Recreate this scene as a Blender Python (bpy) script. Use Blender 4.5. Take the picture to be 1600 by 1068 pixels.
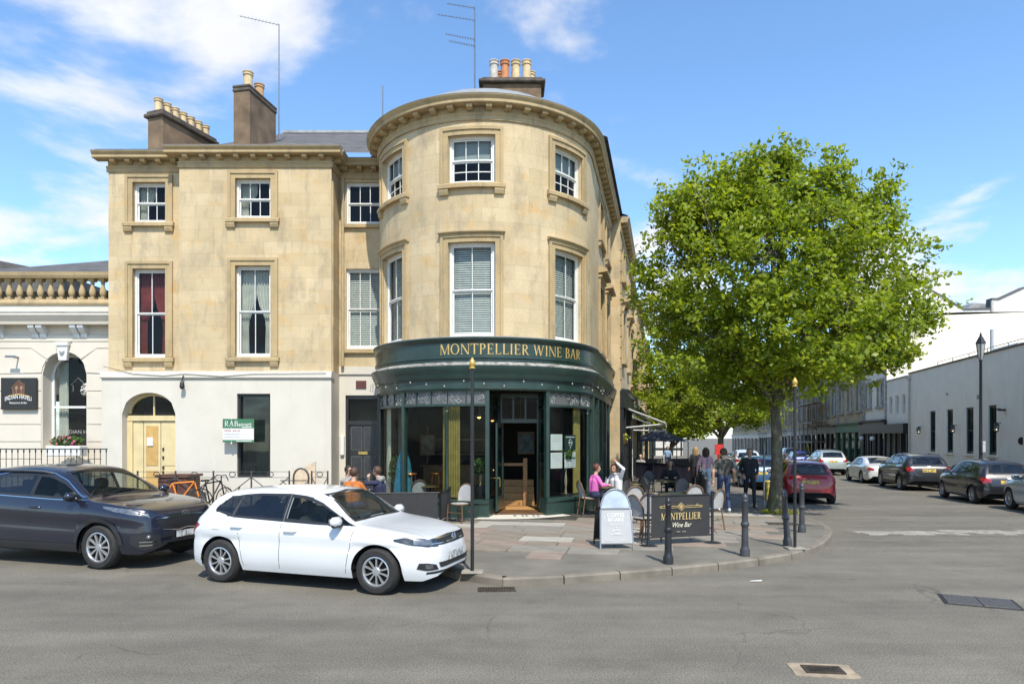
import bpy, math, random
import numpy as np
from mathutils import Vector, Matrix
from mathutils.bvhtree import BVHTree
random.seed(7)
for _o in list(bpy.data.objects): bpy.data.objects.remove(_o)
scene = bpy.context.scene
COL = scene.collection
rad = math.radians
# ------------------------------------------------------------------ camera
F, HZ, CAMZ = 1050.0, 682.0, 2.12            # focal length and horizon in photo pixels, eye height
cd = bpy.data.cameras.new('camera'); cam = bpy.data.objects.new('camera', cd); COL.objects.link(cam)
cd.sensor_width = 36.0; cd.lens = F/1600*36; cd.shift_y = (HZ-534)/1600; cd.clip_end = 3000
cam.location = (0, 0, CAMZ); cam.rotation_euler = (rad(90), 0, 0)
scene.camera = cam
# ------------------------------------------------------------------ sky, sun, exposure
SUN_AZ, SUN_EL = rad(13), rad(53)            # sun stands behind the camera, a little to the right
to_sun = Vector((math.sin(SUN_AZ)*math.cos(SUN_EL), -math.cos(SUN_AZ)*math.cos(SUN_EL), math.sin(SUN_EL)))
world = bpy.data.worlds.new('World'); scene.world = world; world.use_nodes = True
def build_sky():
    nt = world.node_tree; N = nt.nodes; L = nt.links; N.clear()
    out = N.new('ShaderNodeOutputWorld'); bg = N.new('ShaderNodeBackground'); bg.inputs[1].default_value = 0.15
    sky = N.new('ShaderNodeTexSky'); sky.sky_type = 'NISHITA'; sky.sun_disc = False
    sky.sun_elevation = SUN_EL; sky.sun_rotation = math.pi - SUN_AZ; sky.air_density = 1.0; sky.dust_density = 0.25; sky.ozone_density = 1.4
    tc = N.new('ShaderNodeTexCoord'); sep = N.new('ShaderNodeSeparateXYZ'); L.new(tc.outputs['Generated'], sep.inputs[0])
    def math_(op, a, b=None, c=None):
        m = N.new('ShaderNodeMath'); m.operation = op
        for i, v in enumerate((a, b, c)):
            if v is None: continue
            if isinstance(v, (int, float)): m.inputs[i].default_value = v
            else: L.new(v, m.inputs[i])
        return m.outputs[0]
    # cumulus seen on a flat layer: direction / (z + k)
    zz = math_('MAXIMUM', sep.outputs[2], 0.0)
    den = math_('ADD', zz, 0.16)
    px = math_('DIVIDE', sep.outputs[0], den); py = math_('DIVIDE', sep.outputs[1], den)
    cmb = N.new('ShaderNodeCombineXYZ'); L.new(math_('ADD', px, SKY_SHIFT), cmb.inputs[0]); L.new(py, cmb.inputs[1]); cmb.inputs[2].default_value = SKY_SEED
    n1 = N.new('ShaderNodeTexNoise'); n1.inputs['Scale'].default_value = 1.35; n1.inputs['Detail'].default_value = 9; n1.inputs['Roughness'].default_value = 0.56; n1.inputs['Distortion'].default_value = 0.25
    L.new(cmb.outputs[0], n1.inputs['Vector'])
    # more cloud towards the horizon, everywhere round the compass
    low = math_('MULTIPLY', math_('POWER', math_('SUBTRACT', 1.0, zz), 3.0), 0.165)
    dens = math_('ADD', n1.outputs['Fac'], low)
    mr = N.new('ShaderNodeMapRange'); mr.interpolation_type = 'SMOOTHSTEP'
    mr.inputs[1].default_value = 0.585; mr.inputs[2].default_value = 0.73; L.new(dens, mr.inputs[0])
    n2 = N.new('ShaderNodeTexNoise'); n2.inputs['Scale'].default_value = 3.0; n2.inputs['Detail'].default_value = 6; L.new(cmb.outputs[0], n2.inputs['Vector'])
    cr = N.new('ShaderNodeMapRange'); cr.inputs[1].default_value = 0.3; cr.inputs[2].default_value = 0.7; cr.inputs[3].default_value = 3.7; cr.inputs[4].default_value = 4.35
    L.new(n2.outputs['Fac'], cr.inputs[0])
    cc = N.new('ShaderNodeCombineXYZ'); L.new(cr.outputs[0], cc.inputs[0]); L.new(cr.outputs[0], cc.inputs[1])
    L.new(math_('MULTIPLY', cr.outputs[0], 1.02), cc.inputs[2])
    gain = N.new('ShaderNodeMix'); gain.data_type = 'RGBA'; gain.blend_type = 'MULTIPLY'; gain.inputs[0].default_value = 1.0
    L.new(sky.outputs[0], gain.inputs[6]); gain.inputs[7].default_value = (0.80, 0.98, 1.10, 1)
    mx = N.new('ShaderNodeMix'); mx.data_type = 'RGBA'
    L.new(math_('MULTIPLY', mr.outputs[0], 0.93), mx.inputs[0]); L.new(gain.outputs[2], mx.inputs[6]); L.new(cc.outputs[0], mx.inputs[7])
    L.new(mx.outputs[2], bg.inputs[0]); L.new(bg.outputs[0], out.inputs[0])
SKY_SEED, SKY_SHIFT = 0.55, 0.45
build_sky()
sd = bpy.data.lights.new('sun', 'SUN'); sd.energy = 3.3; sd.angle = rad(0.6); sd.color = (1.0, 0.945, 0.84)
sun = bpy.data.objects.new('sun', sd); COL.objects.link(sun); sun.location = (0, 0, 40)
sun.rotation_euler = to_sun.to_track_quat('Z', 'Y').to_euler()
scene.view_settings.view_transform = 'Standard'; scene.view_settings.look = 'None'
scene.view_settings.exposure = 0.78; scene.view_settings.gamma = 1.0
# ------------------------------------------------------------------ placing helpers: photo pixel + depth -> world point
def gz(Y): return -0.012*max(0.0, Y-12.0)                      # the street falls gently away
def X_(px, Y): return (px-800)/F*Y
def Z_(py, Y): return CAMZ+(HZ-py)/F*Y
def G(px, py, off=0.0):                                        # ground point under a pixel (off: height above the road)
    t = (py-HZ)/F; Y = (CAMZ-off)/t
    if Y > 12: Y = (CAMZ-off-0.144)/(t-0.012)
    return Vector((X_(px, Y), Y, gz(Y)+off))
PAV = 0.12
# ------------------------------------------------------------------ materials
MATS = {}
def nodes(name):
    m = bpy.data.materials.new(name); m.use_nodes = True; MATS[name] = m
    nt = m.node_tree; b = nt.nodes['Principled BSDF']
    return m, nt.nodes, nt.links, b
def mat(name, col, rough=0.6, metal=0.0, var=0.12, vscale=6.0, bump=0.0, bscale=60.0, coat=0.0, spec=0.5, emit=0.0):
    if name in MATS: return MATS[name]
    m, N, L, b = nodes(name)
    b.inputs['Roughness'].default_value = rough; b.inputs['Metallic'].default_value = metal
    b.inputs['Specular IOR Level'].default_value = spec
    if coat: b.inputs['Coat Weight'].default_value = coat; b.inputs['Coat Roughness'].default_value = 0.03
    if var > 0:
        tc = N.new('ShaderNodeTexCoord'); n = N.new('ShaderNodeTexNoise'); n.inputs['Scale'].default_value = vscale; n.inputs['Detail'].default_value = 5
        L.new(tc.outputs['Object'], n.inputs['Vector'])
        r = N.new('ShaderNodeMapRange'); r.inputs[1].default_value = 0.3; r.inputs[2].default_value = 0.7; r.inputs[3].default_value = 1-var; r.inputs[4].default_value = 1+var
        L.new(n.outputs['Fac'], r.inputs[0])
        mx = N.new('ShaderNodeMix'); mx.data_type = 'RGBA'; mx.blend_type = 'MULTIPLY'; mx.inputs[0].default_value = 1
        mx.inputs[6].default_value = (*col, 1); L.new(r.outputs[0], mx.inputs[7]); L.new(mx.outputs[2], b.inputs['Base Color'])
    else: b.inputs['Base Color'].default_value = (*col, 1)
    if bump > 0:
        tc = N.new('ShaderNodeTexCoord'); n = N.new('ShaderNodeTexNoise'); n.inputs['Scale'].default_value = bscale; n.inputs['Detail'].default_value = 4
        L.new(tc.outputs['Object'], n.inputs['Vector']); bp = N.new('ShaderNodeBump'); bp.inputs['Strength'].default_value = bump; bp.inputs['Distance'].default_value = 0.01
        L.new(n.outputs['Fac'], bp.inputs['Height']); L.new(bp.outputs[0], b.inputs['Normal'])
    if emit: b.inputs['Emission Color'].default_value = (*col, 1); b.inputs['Emission Strength'].default_value = emit
    return m
def ramp(N, L, fac, stops):
    r = N.new('ShaderNodeValToRGB'); e = r.color_ramp.elements
    while len(e) < len(stops): e.new(0.5)
    for q, (p, c) in zip(e, stops): q.position = p; q.color = (*c, 1) if len(c) == 3 else c
    L.new(fac, r.inputs[0]); return r.outputs[0]
def noise(N, L, scale, detail=5, rough=0.55, coord='Object', vec=None, stretch=None):
    n = N.new('ShaderNodeTexNoise'); n.inputs['Scale'].default_value = scale; n.inputs['Detail'].default_value = detail; n.inputs['Roughness'].default_value = rough
    if vec is None:
        tc = N.new('ShaderNodeTexCoord'); vec = tc.outputs[coord]
    if stretch:
        mp = N.new('ShaderNodeMapping'); mp.inputs['Scale'].default_value = stretch; L.new(vec, mp.inputs[0]); vec = mp.outputs[0]
    L.new(vec, n.inputs['Vector']); return n.outputs['Fac']
def mixc(N, L, fac, a, b, mode='MIX'):
    m = N.new('ShaderNodeMix'); m.data_type = 'RGBA'; m.blend_type = mode
    for i, v in ((0, fac), (6, a), (7, b)):
        if isinstance(v, (int, float)): m.inputs[i].default_value = v
        elif isinstance(v, tuple): m.inputs[i].default_value = (*v, 1) if len(v) == 3 else v
        else: L.new(v, m.inputs[i])
    return m.outputs[2]
def ashlar(name, c1, c2, c3, bw=0.82, bh=0.36, dirt=0.55, grey=(0.25, 0.21, 0.15)):
    """sawn limestone: block to block colour shifts, orange iron patches, grey weather stains with runs"""
    m, N, L, b = nodes(name)
    uv = N.new('ShaderNodeUVMap'); uv.uv_map = 'UVMap'
    br = N.new('ShaderNodeTexBrick'); L.new(uv.outputs[0], br.inputs['Vector'])
    br.inputs['Scale'].default_value = 1; br.inputs['Brick Width'].default_value = bw; br.inputs['Row Height'].default_value = bh
    br.inputs['Mortar Size'].default_value = 0.004; br.inputs['Mortar Smooth'].default_value = 0.3; br.inputs['Bias'].default_value = 0.0
    br.inputs['Color1'].default_value = (*c1, 1); br.inputs['Color2'].default_value = (*c2, 1); br.inputs['Mortar'].default_value = (c2[0]*0.72, c2[1]*0.70, c2[2]*0.66, 1)
    tone = noise(N, L, 0.9, 6, 0.6)
    c = mixc(N, L, 1.0, br.outputs['Color'], ramp(N, L, tone, [(0.3, (0.86, 0.86, 0.86)), (0.7, (1.1, 1.1, 1.1))]), 'MULTIPLY')
    iron = noise(N, L, 1.7, 4, 0.5, stretch=(1, 1, 1.6))
    c = mixc(N, L, ramp(N, L, iron, [(0.56, (0, 0, 0)), (0.74, (0.75, 0.75, 0.75))]), c, c3)
    st = noise(N, L, 2.4, 8, 0.68, stretch=(1, 1, 0.42))
    c = mixc(N, L, ramp(N, L, st, [(0.5, (0, 0, 0)), (0.74, (dirt, dirt, dirt))]), c, grey)
    run = noise(N, L, 5.5, 7, 0.7, stretch=(1, 1, 0.10)); gate = noise(N, L, 0.8, 3)
    rm = mixc(N, L, 1.0, ramp(N, L, run, [(0.52, (0, 0, 0)), (0.70, (0.55, 0.55, 0.55))]), ramp(N, L, gate, [(0.42, (0, 0, 0)), (0.6, (1, 1, 1))]), 'MULTIPLY')
    c = mixc(N, L, rm, c, grey)
    fine = noise(N, L, 34, 6, 0.65)
    c = mixc(N, L, 1.0, c, ramp(N, L, fine, [(0.25, (0.84, 0.83, 0.81)), (0.6, (1.05, 1.05, 1.05))]), 'MULTIPLY')
    L.new(c, b.inputs['Base Color']); b.inputs['Roughness'].default_value = 0.88; b.inputs['Specular IOR Level'].default_value = 0.25
    bp = N.new('ShaderNodeBump'); bp.inputs['Strength'].default_value = 0.35; bp.inputs['Distance'].default_value = 0.012
    h = mixc(N, L, 0.5, br.outputs['Fac'], fine); inv = N.new('ShaderNodeInvert'); L.new(h, inv.inputs[1])
    L.new(inv.outputs[0], bp.inputs['Height']); L.new(bp.outputs[0], b.inputs['Normal'])
    return m
def render_wall(name, col, stain=(0.4, 0.36, 0.28), amt=0.35):
    m, N, L, b = nodes(name)
    t = noise(N, L, 1.1, 7, 0.62); f = noise(N, L, 45, 4); r = noise(N, L, 1.6, 8, 0.7, stretch=(2.2, 2.2, 0.25))
    c = mixc(N, L, 1.0, col, ramp(N, L, t, [(0.3, (0.93, 0.93, 0.92)), (0.7, (1.04, 1.04, 1.04))]), 'MULTIPLY')
    c = mixc(N, L, ramp(N, L, r, [(0.55, (0, 0, 0)), (0.85, (amt, amt, amt))]), c, stain)
    L.new(c, b.inputs['Base Color']); b.inputs['Roughness'].default_value = 0.75
    bp = N.new('ShaderNodeBump'); bp.inputs['Strength'].default_value = 0.15; bp.inputs['Distance'].default_value = 0.01
    L.new(f, bp.inputs['Height']); L.new(bp.outputs[0], b.inputs['Normal']); return m
def glass_mat(name, tint, transp=0.5, rough=0.02):
    """thin pane: part see-through, part dark mirror"""
    m, N, L, b = nodes(name); out = N['Material Output']
    b.inputs['Base Color'].default_value = (*tint, 1); b.inputs['Roughness'].default_value = rough; b.inputs['Specular IOR Level'].default_value = 0.9
    tr = N.new('ShaderNodeBsdfTransparent'); tr.inputs[0].default_value = (0.82, 0.88, 0.86, 1)
    ms = N.new('ShaderNodeMixShader'); lw = N.new('ShaderNodeLayerWeight'); lw.inputs[0].default_value = 0.5      # same from both sides of the pane
    pw = N.new('ShaderNodeMath'); pw.operation = 'POWER'; L.new(lw.outputs['Facing'], pw.inputs[0]); pw.inputs[1].default_value = 4.0
    mm = N.new('ShaderNodeMath'); mm.operation = 'MULTIPLY_ADD'; mm.use_clamp = True; L.new(pw.outputs[0], mm.inputs[0]); mm.inputs[1].default_value = 0.8; mm.inputs[2].default_value = 1.04-transp
    L.new(mm.outputs[0], ms.inputs[0]); L.new(tr.outputs[0], ms.inputs[1]); L.new(b.outputs[0], ms.inputs[2]); L.new(ms.outputs[0], out.inputs[0])
    bn = N.new('ShaderNodeBump'); bn.inputs['Strength'].default_value = 0.04; bn.inputs['Distance'].default_value = 0.02
    L.new(noise(N, L, 1.3, 2), bn.inputs['Height']); L.new(bn.outputs[0], b.inputs['Normal'])
    return m
# ------------------------------------------------------------------ mesh builder
class MB:
    def __init__(s, step=None): s.v = []; s.f = []; s.m = []; s.step = step; s.mi = 0
    def add(s, vs, fs):
        o = len(s.v); s.v += [tuple(v) for v in vs]
        for f in fs: s.f.append([i+o for i in f]); s.m.append(s.mi)
        return s
    def usplit(s, u0, u1):
        if not s.step: return [u0, u1]
        n = max(1, int(math.ceil(abs(u1-u0)/s.step))); return [u0+(u1-u0)*i/n for i in range(n+1)]
    def box(s, x0, x1, y0, y1, z0, z1):
        us = s.usplit(x0, x1); vs = []; fs = []
        for u in us: vs += [(u, y0, z0), (u, y1, z0), (u, y1, z1), (u, y0, z1)]
        n = len(us)
        for i in range(n-1):
            a = 4*i; b = a+4
            for k in range(4): fs.append([a+k, b+k, b+(k+1) % 4, a+(k+1) % 4])
        fs.append([3, 2, 1, 0]); e = 4*(n-1); fs.append([e, e+1, e+2, e+3]); s.add(vs, fs); return s
    def sweep(s, prof, u0, u1, closed=True):
        """profile [(d,z)...] pushed along u"""
        us = s.usplit(u0, u1); k = len(prof); vs = []; fs = []
        for u in us: vs += [(u, d, z) for d, z in prof]
        for i in range(len(us)-1):
            for j in range(k if closed else k-1):
                a = i*k+j; b = i*k+(j+1) % k; fs.append([a, a+k, b+k, b])
        if closed: fs.append(list(range(k))[::-1]); fs.append([(len(us)-1)*k+j for j in range(k)])
        s.add(vs, fs); return s
    def quad(s, a, b, c, d): s.add([a, b, c, d], [[0, 1, 2, 3]]); return s
    def poly(s, pts): s.add(pts, [list(range(len(pts)))]); return s
    def prism(s, pts, off):
        """flat polygon pts thickened by vector off"""
        n = len(pts); o = Vector(off); vs = [Vector(p) for p in pts]; vs += [p+o for p in vs]
        fs = [list(range(n))[::-1], list(range(n, 2*n))]+[[i, (i+1) % n, (i+1) % n+n, i+n] for i in range(n)]
        s.add(vs, fs); return s
    def cyl(s, p0, p1, r0, r1=None, n=10, cap=True):
        r1 = r0 if r1 is None else r1; p0 = Vector(p0); p1 = Vector(p1); d = (p1-p0)
        q = d.to_track_quat('Z', 'Y') if d.length > 1e-9 else Vector((0, 0, 1)).to_track_quat('Z', 'Y')
        ring = [q @ Vector((math.cos(2*math.pi*i/n), math.sin(2*math.pi*i/n), 0)) for i in range(n)]
        vs = [p0+r*r0 for r in ring]+[p1+r*r1 for r in ring]
        fs = [[i, (i+1) % n, (i+1) % n+n, i+n] for i in range(n)]
        if cap: fs += [list(range(n))[::-1], list(range(n, 2*n))]
        s.add(vs, fs); return s
    def tube(s, pts, r, n=6, closed=False, r1=None):
        P = [Vector(p) for p in pts]; k = len(P); vs = []; fs = []; up = Vector((0.13, 0.27, 0.95)).normalized()
        for i, p in enumerate(P):
            a = P[(i-1) % k] if (closed or i > 0) else P[i]; b = P[(i+1) % k] if (closed or i < k-1) else P[i]
            t = (b-a).normalized() if (b-a).length > 1e-9 else Vector((0, 0, 1))
            x = t.cross(up); x = x.normalized() if x.length > 1e-4 else t.orthogonal().normalized(); y = t.cross(x)
            rr = r if r1 is None else r+(r1-r)*i/max(1, k-1)
            vs += [p+x*math.cos(2*math.pi*j/n)*rr+y*math.sin(2*math.pi*j/n)*rr for j in range(n)]
        for i in range(k if closed else k-1):
            for j in range(n): fs.append([i*n+j, i*n+(j+1) % n, ((i+1) % k)*n+(j+1) % n, ((i+1) % k)*n+j])
        if not closed: fs += [list(range(n))[::-1], [(k-1)*n+j for j in range(n)]]
        s.add(vs, fs); return s
    def lathe(s, prof, n=16, c=(0, 0, 0), axis='Z', cap=True):
        """profile [(r,h)...] spun about an axis through c"""
        vs = []; fs = []; k = len(prof); c = Vector(c)
        for i in range(n):
            a = 2*math.pi*i/n; ca, sa = math.cos(a), math.sin(a)
            for r, h in prof: vs.append(c+(Vector((r*ca, r*sa, h)) if axis == 'Z' else Vector((r*ca, h, r*sa))))
        for i in range(n):
            for j in range(k-1):
                a, b = i*k+j, ((i+1) % n)*k+j; fs.append([a, b, b+1, a+1] if axis == 'Z' else [a, a+1, b+1, b])
        for j, rev in ((0, True), (k-1, False)):
            if cap and prof[j][0] > 1e-6:
                f = [i*k+j for i in range(n)]; fs.append(f[::-1] if rev == (axis == 'Z') else f)
        s.add(vs, fs); return s
    def ball(s, c, r, n=10, sz=(1, 1, 1)):
        c = Vector(c); k = max(4, n//2); vs = [c+Vector((0, 0, -r*sz[2]))]; fs = []
        for i in range(1, k):
            p = -math.pi/2+math.pi*i/k
            for j in range(n):
                a = 2*math.pi*j/n; vs.append(c+Vector((r*sz[0]*math.cos(p)*math.cos(a), r*sz[1]*math.cos(p)*math.sin(a), r*sz[2]*math.sin(p))))
        vs.append(c+Vector((0, 0, r*sz[2]))); t = len(vs)-1
        for j in range(n): fs.append([0, 1+(j+1) % n, 1+j]); fs.append([t, t-n+j, t-n+(j+1) % n])
        for i in range(k-2):
            for j in range(n): a = 1+i*n+j; b = 1+i*n+(j+1) % n; fs.append([a, b, b+n, a+n])
        s.add(vs, fs); return s
    def rbox(s, x0, x1, y0, y1, z0, z1, b=0.02):
        """box with chamfered edges"""
        xs = (x0, x0+b, x1-b, x1); ys = (y0, y0+b, y1-b, y1); zs = (z0, z0+b, z1-b, z1); vs = []; idx = {}
        def V(i, j, k):
            if (i, j, k) not in idx: idx[(i, j, k)] = len(vs); vs.append((xs[i], ys[j], zs[k]))
            return idx[(i, j, k)]
        fs = []
        for a, o in ((0, 0), (0, 3), (1, 0), (1, 3), (2, 0), (2, 3)):
            def P(p, q): t = [p, q]; t.insert(a, o); return V(*t)
            f = [P(1, 1), P(2, 1), P(2, 2), P(1, 2)]; fs.append(f)
        I = (0, 3)
        def nb(a, o): return 1 if o == 0 else 2
        for ax in range(3):
            p, q = [k for k in range(3) if k != ax]
            for o in I:
                for r in I:
                    def M(vp, vq, va): t = [0]*3; t[p] = vp; t[q] = vq; t[ax] = va; return V(*t)
                    fs.append([M(o, nb(0, r), 1), M(o, nb(0, r), 2), M(nb(0, o), r, 2), M(nb(0, o), r, 1)])
        for i in I:
            for j in I:
                for k in I: fs.append([V(i, nb(0, j), nb(0, k)), V(nb(0, i), j, nb(0, k)), V(nb(0, i), nb(0, j), k)])
        s.add(vs, fs); return s
    def xform(s, M, start=0):
        for i in range(start, len(s.v)): s.v[i] = tuple(M @ Vector(s.v[i]))
        return s
    def mesh(s, name, mats, path=None, smooth=False, fix=True):
        me = bpy.data.meshes.new(name)
        co = [path(*p) for p in s.v] if path else s.v
        me.from_pydata(co, [], s.f)
        if not isinstance(mats, (list, tuple)): mats = [mats]
        for m in mats: me.materials.append(m)
        if len(mats) > 1: me.polygons.foreach_set('material_index', s.m)
        uvl = me.uv_layers.new(name='UVMap'); li = np.empty(len(me.loops), dtype=np.int32); me.loops.foreach_get('vertex_index', li)
        loc = np.array(s.v, dtype=np.float32).reshape(-1, 3)
        if path: uv = loc[:, [0, 2]]
        else: uv = np.stack([loc[:, 0]+loc[:, 1], loc[:, 2]], 1)
        uvl.data.foreach_set('uv', uv[li].ravel())
        if fix:
            import bmesh
            b = bmesh.new(); b.from_mesh(me); bmesh.ops.recalc_face_normals(b, faces=b.faces); b.to_mesh(me); b.free()
        if smooth:
            me.polygons.foreach_set('use_smooth', [True]*len(me.polygons))
            try: me.set_sharp_from_angle(angle=rad(smooth if smooth is not True else 40))
            except Exception: pass
        me.update(); return me
    def build(s, name, mats, parent=None, path=None, smooth=False, fix=True):
        return put(name, s.mesh(name, mats, path, smooth, fix), parent)
WORLDCO = {}
def put(name, me, parent=None, loc=None, rot=None):
    o = bpy.data.objects.new(name, me); COL.objects.link(o)
    if parent is not None:
        o.parent = parent
        if parent.name in WORLDCO: o.matrix_parent_inverse = Matrix.Translation(-WORLDCO[parent.name])
    if loc is not None: o.location = loc
    if rot is not None: o.rotation_euler = rot
    return o
def tag(o, label, cat, group=None):
    o['label'] = label; o['category'] = cat
    if group: o['group'] = group
    return o
def thing(name, label, cat, loc=(0, 0, 0), rz=0.0, group=None, world=False):
    """Empty at the thing's base; world=True: its parts are given in world coordinates"""
    o = bpy.data.objects.new(name, None); COL.objects.link(o); o.location = loc; o.rotation_euler = (0, 0, rz); o.empty_display_size = 0.2
    tag(o, label, cat, group)
    if world: WORLDCO[o.name] = Vector(loc)
    return o
def struct(o): o['kind'] = 'structure'; return o
def dup(root, loc, rz, label, parent=None):
    def cp(o, par):
        c = o.copy(); COL.objects.link(c); c.parent = par
        for ch in o.children: cp(ch, c)
        return c
    r = cp(root, None); r.location = loc; r.rotation_euler = (0, 0, rz); r['label'] = label; return r
def text_mesh(body, size, align='CENTER', space=1.0, shear=0.0):
    cu = bpy.data.curves.new('lettering', 'FONT'); cu.body = body; cu.size = size; cu.align_x = align; cu.space_character = space; cu.shear = shear; cu.resolution_u = 3
    ob = bpy.data.objects.new('lettering', cu); COL.objects.link(ob)
    dg = bpy.context.evaluated_depsgraph_get(); me = bpy.data.meshes.new_from_object(ob.evaluated_get(dg))
    vs = [tuple(v.co) for v in me.vertices]; fs = [list(p.vertices) for p in me.polygons]
    bpy.data.objects.remove(ob); bpy.data.meshes.remove(me); bpy.data.curves.remove(cu)
    return vs, fs
# a small roman capital alphabet with serifs: thick and thin strokes in a unit-high box
def _roman():
    K, T = 0.135, 0.055
    def st(x0, y0, x1, y1, w): # slanted stroke of horizontal width w
        return [(x0, y0), (x0+w, y0), (x1+w, y1), (x1, y1)]
    def sf(x, y, w=0.15, k=K): # serif
        h = 0.04; y0, y1 = (y, y+h) if y < 0.5 else (y-h, y)
        return [(x-(w-k)/2-0.03, y0), (x+k+(w-k)/2+0.03, y0), (x+k+(w-k)/2+0.03, y1), (x-(w-k)/2-0.03, y1)]
    def V(x): return [st(x, 0, x, 1, K), sf(x, 0), sf(x, 1)]
    def arc(cx, cy, rx, ry, a0, a1, tv=K, th=T, n=14):
        out = []
        for i in range(n):
            q = []
            for a, s in ((a0+(a1-a0)*i/n, 0), (a0+(a1-a0)*(i+1)/n, 0), (a0+(a1-a0)*(i+1)/n, 1), (a0+(a1-a0)*i/n, 1)):
                r = rad(a); q.append((cx+(rx-s*tv)*math.cos(r), cy+(ry-s*th)*math.sin(r)))
            out.append(q)
        return out
    A = {}
    A['M'] = (1.08, V(0.86)+[st(0.1, 0, 0.1, 1, T), sf(0.07, 0, 0.16, 0.1), st(0.48, 0, 0.08, 1, K), st(0.48, 0, 0.88, 1, T)])
    A['O'] = (0.98, arc(0.48, 0.5, 0.45, 0.52, 0, 360, n=28))
    A['N'] = (0.98, [st(0.12, 0, 0.12, 1, T), sf(0.1, 0, 0.16, 0.1), st(0.72, 0, 0.06, 1, K*1.1), st(0.82, 0, 0.82, 1, T), sf(0.8, 1, 0.16, 0.1)])
    A['T'] = (0.80, V(0.33)+[st(0.02, 0.95, 0.02, 1, 0.76), st(0.02, 0.78, 0.02, 1, 0.04), st(0.74, 0.78, 0.74, 1, 0.04)])
    A['P'] = (0.72, V(0.12)+arc(0.34, 0.73, 0.32, 0.27, -90, 90)+[st(0.2, 0.945, 0.2, 1, 0.16), st(0.2, 0.46, 0.2, 0.515, 0.16)])
    A['E'] = (0.74, V(0.12)+[st(0.2, 0.95, 0.2, 1, 0.44), st(0.2, 0, 0.2, 0.05, 0.46), st(0.2, 0.48, 0.2, 0.53, 0.32), st(0.6, 0.8, 0.6, 1, 0.04), st(0.62, 0, 0.62, 0.2, 0.04), st(0.5, 0.42, 0.5, 0.6, 0.035)])
    A['L'] = (0.70, V(0.12)+[st(0.2, 0, 0.2, 0.05, 0.44), st(0.6, 0, 0.6, 0.22, 0.04)])
    A['I'] = (0.40, V(0.13))
    A['R'] = (0.84, A['P'][1]+[st(0.64, 0, 0.3, 0.48, K), st(0.64, 0, 0.64, 0.04, 0.2)])
    A['W'] = (1.28, [st(0.28, 0, 0.04, 1, K), st(0.30, 0, 0.56, 1, T), st(0.76, 0, 0.5, 1, K), st(0.80, 0, 1.12, 1, T), sf(0.04, 1), sf(0.5, 1), sf(1.1, 1, 0.16, 0.08)])
    A['B'] = (0.78, V(0.12)+arc(0.34, 0.755, 0.29, 0.245, -90, 90)+arc(0.36, 0.27, 0.34, 0.27, -90, 90)+[st(0.2, 0.945, 0.2, 1, 0.16), st(0.2, 0.49, 0.2, 0.54, 0.18), st(0.2, 0, 0.2, 0.055, 0.18)])
    A['A'] = (0.92, [st(0.06, 0, 0.42, 1, T), st(0.7, 0, 0.38, 1, K), st(0.22, 0.33, 0.22, 0.38, 0.42), sf(0.06, 0, 0.16, 0.06), sf(0.7, 0)])
    return A
ROMAN = _roman()
def roman(textline, h, gap=0.04):
    """(quads in plane, width): capital letters, height h, starting at x=0"""
    out = []; x = 0
    for ch in textline:
        if ch == ' ': x += 0.42; continue
        w, qs = ROMAN[ch]
        for q in qs: out.append([((x+a)*h, b*h) for a, b in q])
        x += w+gap
    return out, x*h
# ------------------------------------------------------------------ shared materials
M_stone = ashlar('ashlar_stone', (0.51, 0.395, 0.232), (0.58, 0.46, 0.285), (0.56, 0.36, 0.15), dirt=0.68)
M_stone_trim = ashlar('ashlar_trim', (0.43, 0.32, 0.17), (0.47, 0.355, 0.20), (0.45, 0.31, 0.14), bw=1.3, bh=5, dirt=0.75, grey=(0.2, 0.165, 0.115))
M_stone_old = ashlar('terrace_stone', (0.47, 0.365, 0.215), (0.53, 0.42, 0.255), (0.48, 0.34, 0.17), dirt=0.7, grey=(0.17, 0.15, 0.12))
M_cream = render_wall('cream_render', (0.60, 0.555, 0.47))
M_stucco = render_wall('pale_stucco', (0.64, 0.575, 0.475), amt=0.25)
M_white_render = render_wall('white_render', (0.86, 0.765, 0.62), stain=(0.36, 0.33, 0.28), amt=0.6)
M_white = mat('white_paint', (0.68, 0.67, 0.63), 0.45, var=0.06, vscale=9)
M_lead = mat('lead_sheet', (0.30, 0.30, 0.29), 0.55, 0.2, var=0.25, vscale=3, bump=0.2, bscale=8)
M_slate = mat('roof_slate', (0.10, 0.092, 0.085), 0.7, var=0.3, vscale=2.5, bump=0.4, bscale=14)
M_green = mat('dark_green_paint', (0.018, 0.040, 0.032), 0.38, var=0.18, vscale=4, coat=0.15)
M_black = mat('black_paint', (0.016, 0.016, 0.017), 0.42, var=0.2, vscale=5)
M_blackdoor = mat('black_door_paint', (0.02, 0.02, 0.022), 0.3, var=0.15, vscale=4)
M_gold = mat('gold_leaf', (0.62, 0.40, 0.13), 0.38, 0.35, var=0.2, vscale=12)
M_brass = mat('brass', (0.60, 0.42, 0.14), 0.3, 0.9, var=0.15)
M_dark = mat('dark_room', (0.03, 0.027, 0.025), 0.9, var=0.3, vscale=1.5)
M_glass = glass_mat('window_glass', (0.02, 0.024, 0.028), 0.86)
M_shopglass = glass_mat('shop_glass', (0.012, 0.014, 0.014), 0.92)
M_blind = mat('blind_slat', (0.70, 0.69, 0.65), 0.6, var=0.08)
M_netcurtain = mat('white_curtain', (0.66, 0.63, 0.56), 0.9, var=0.15, vscale=3)
M_redcurtain = mat('red_curtain', (0.30, 0.05, 0.04), 0.9, var=0.25, vscale=3)
M_oldrender = mat('chimney_render', (0.175, 0.118, 0.072), 0.95, var=0.35, vscale=2.2, bump=0.6, bscale=25)
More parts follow.
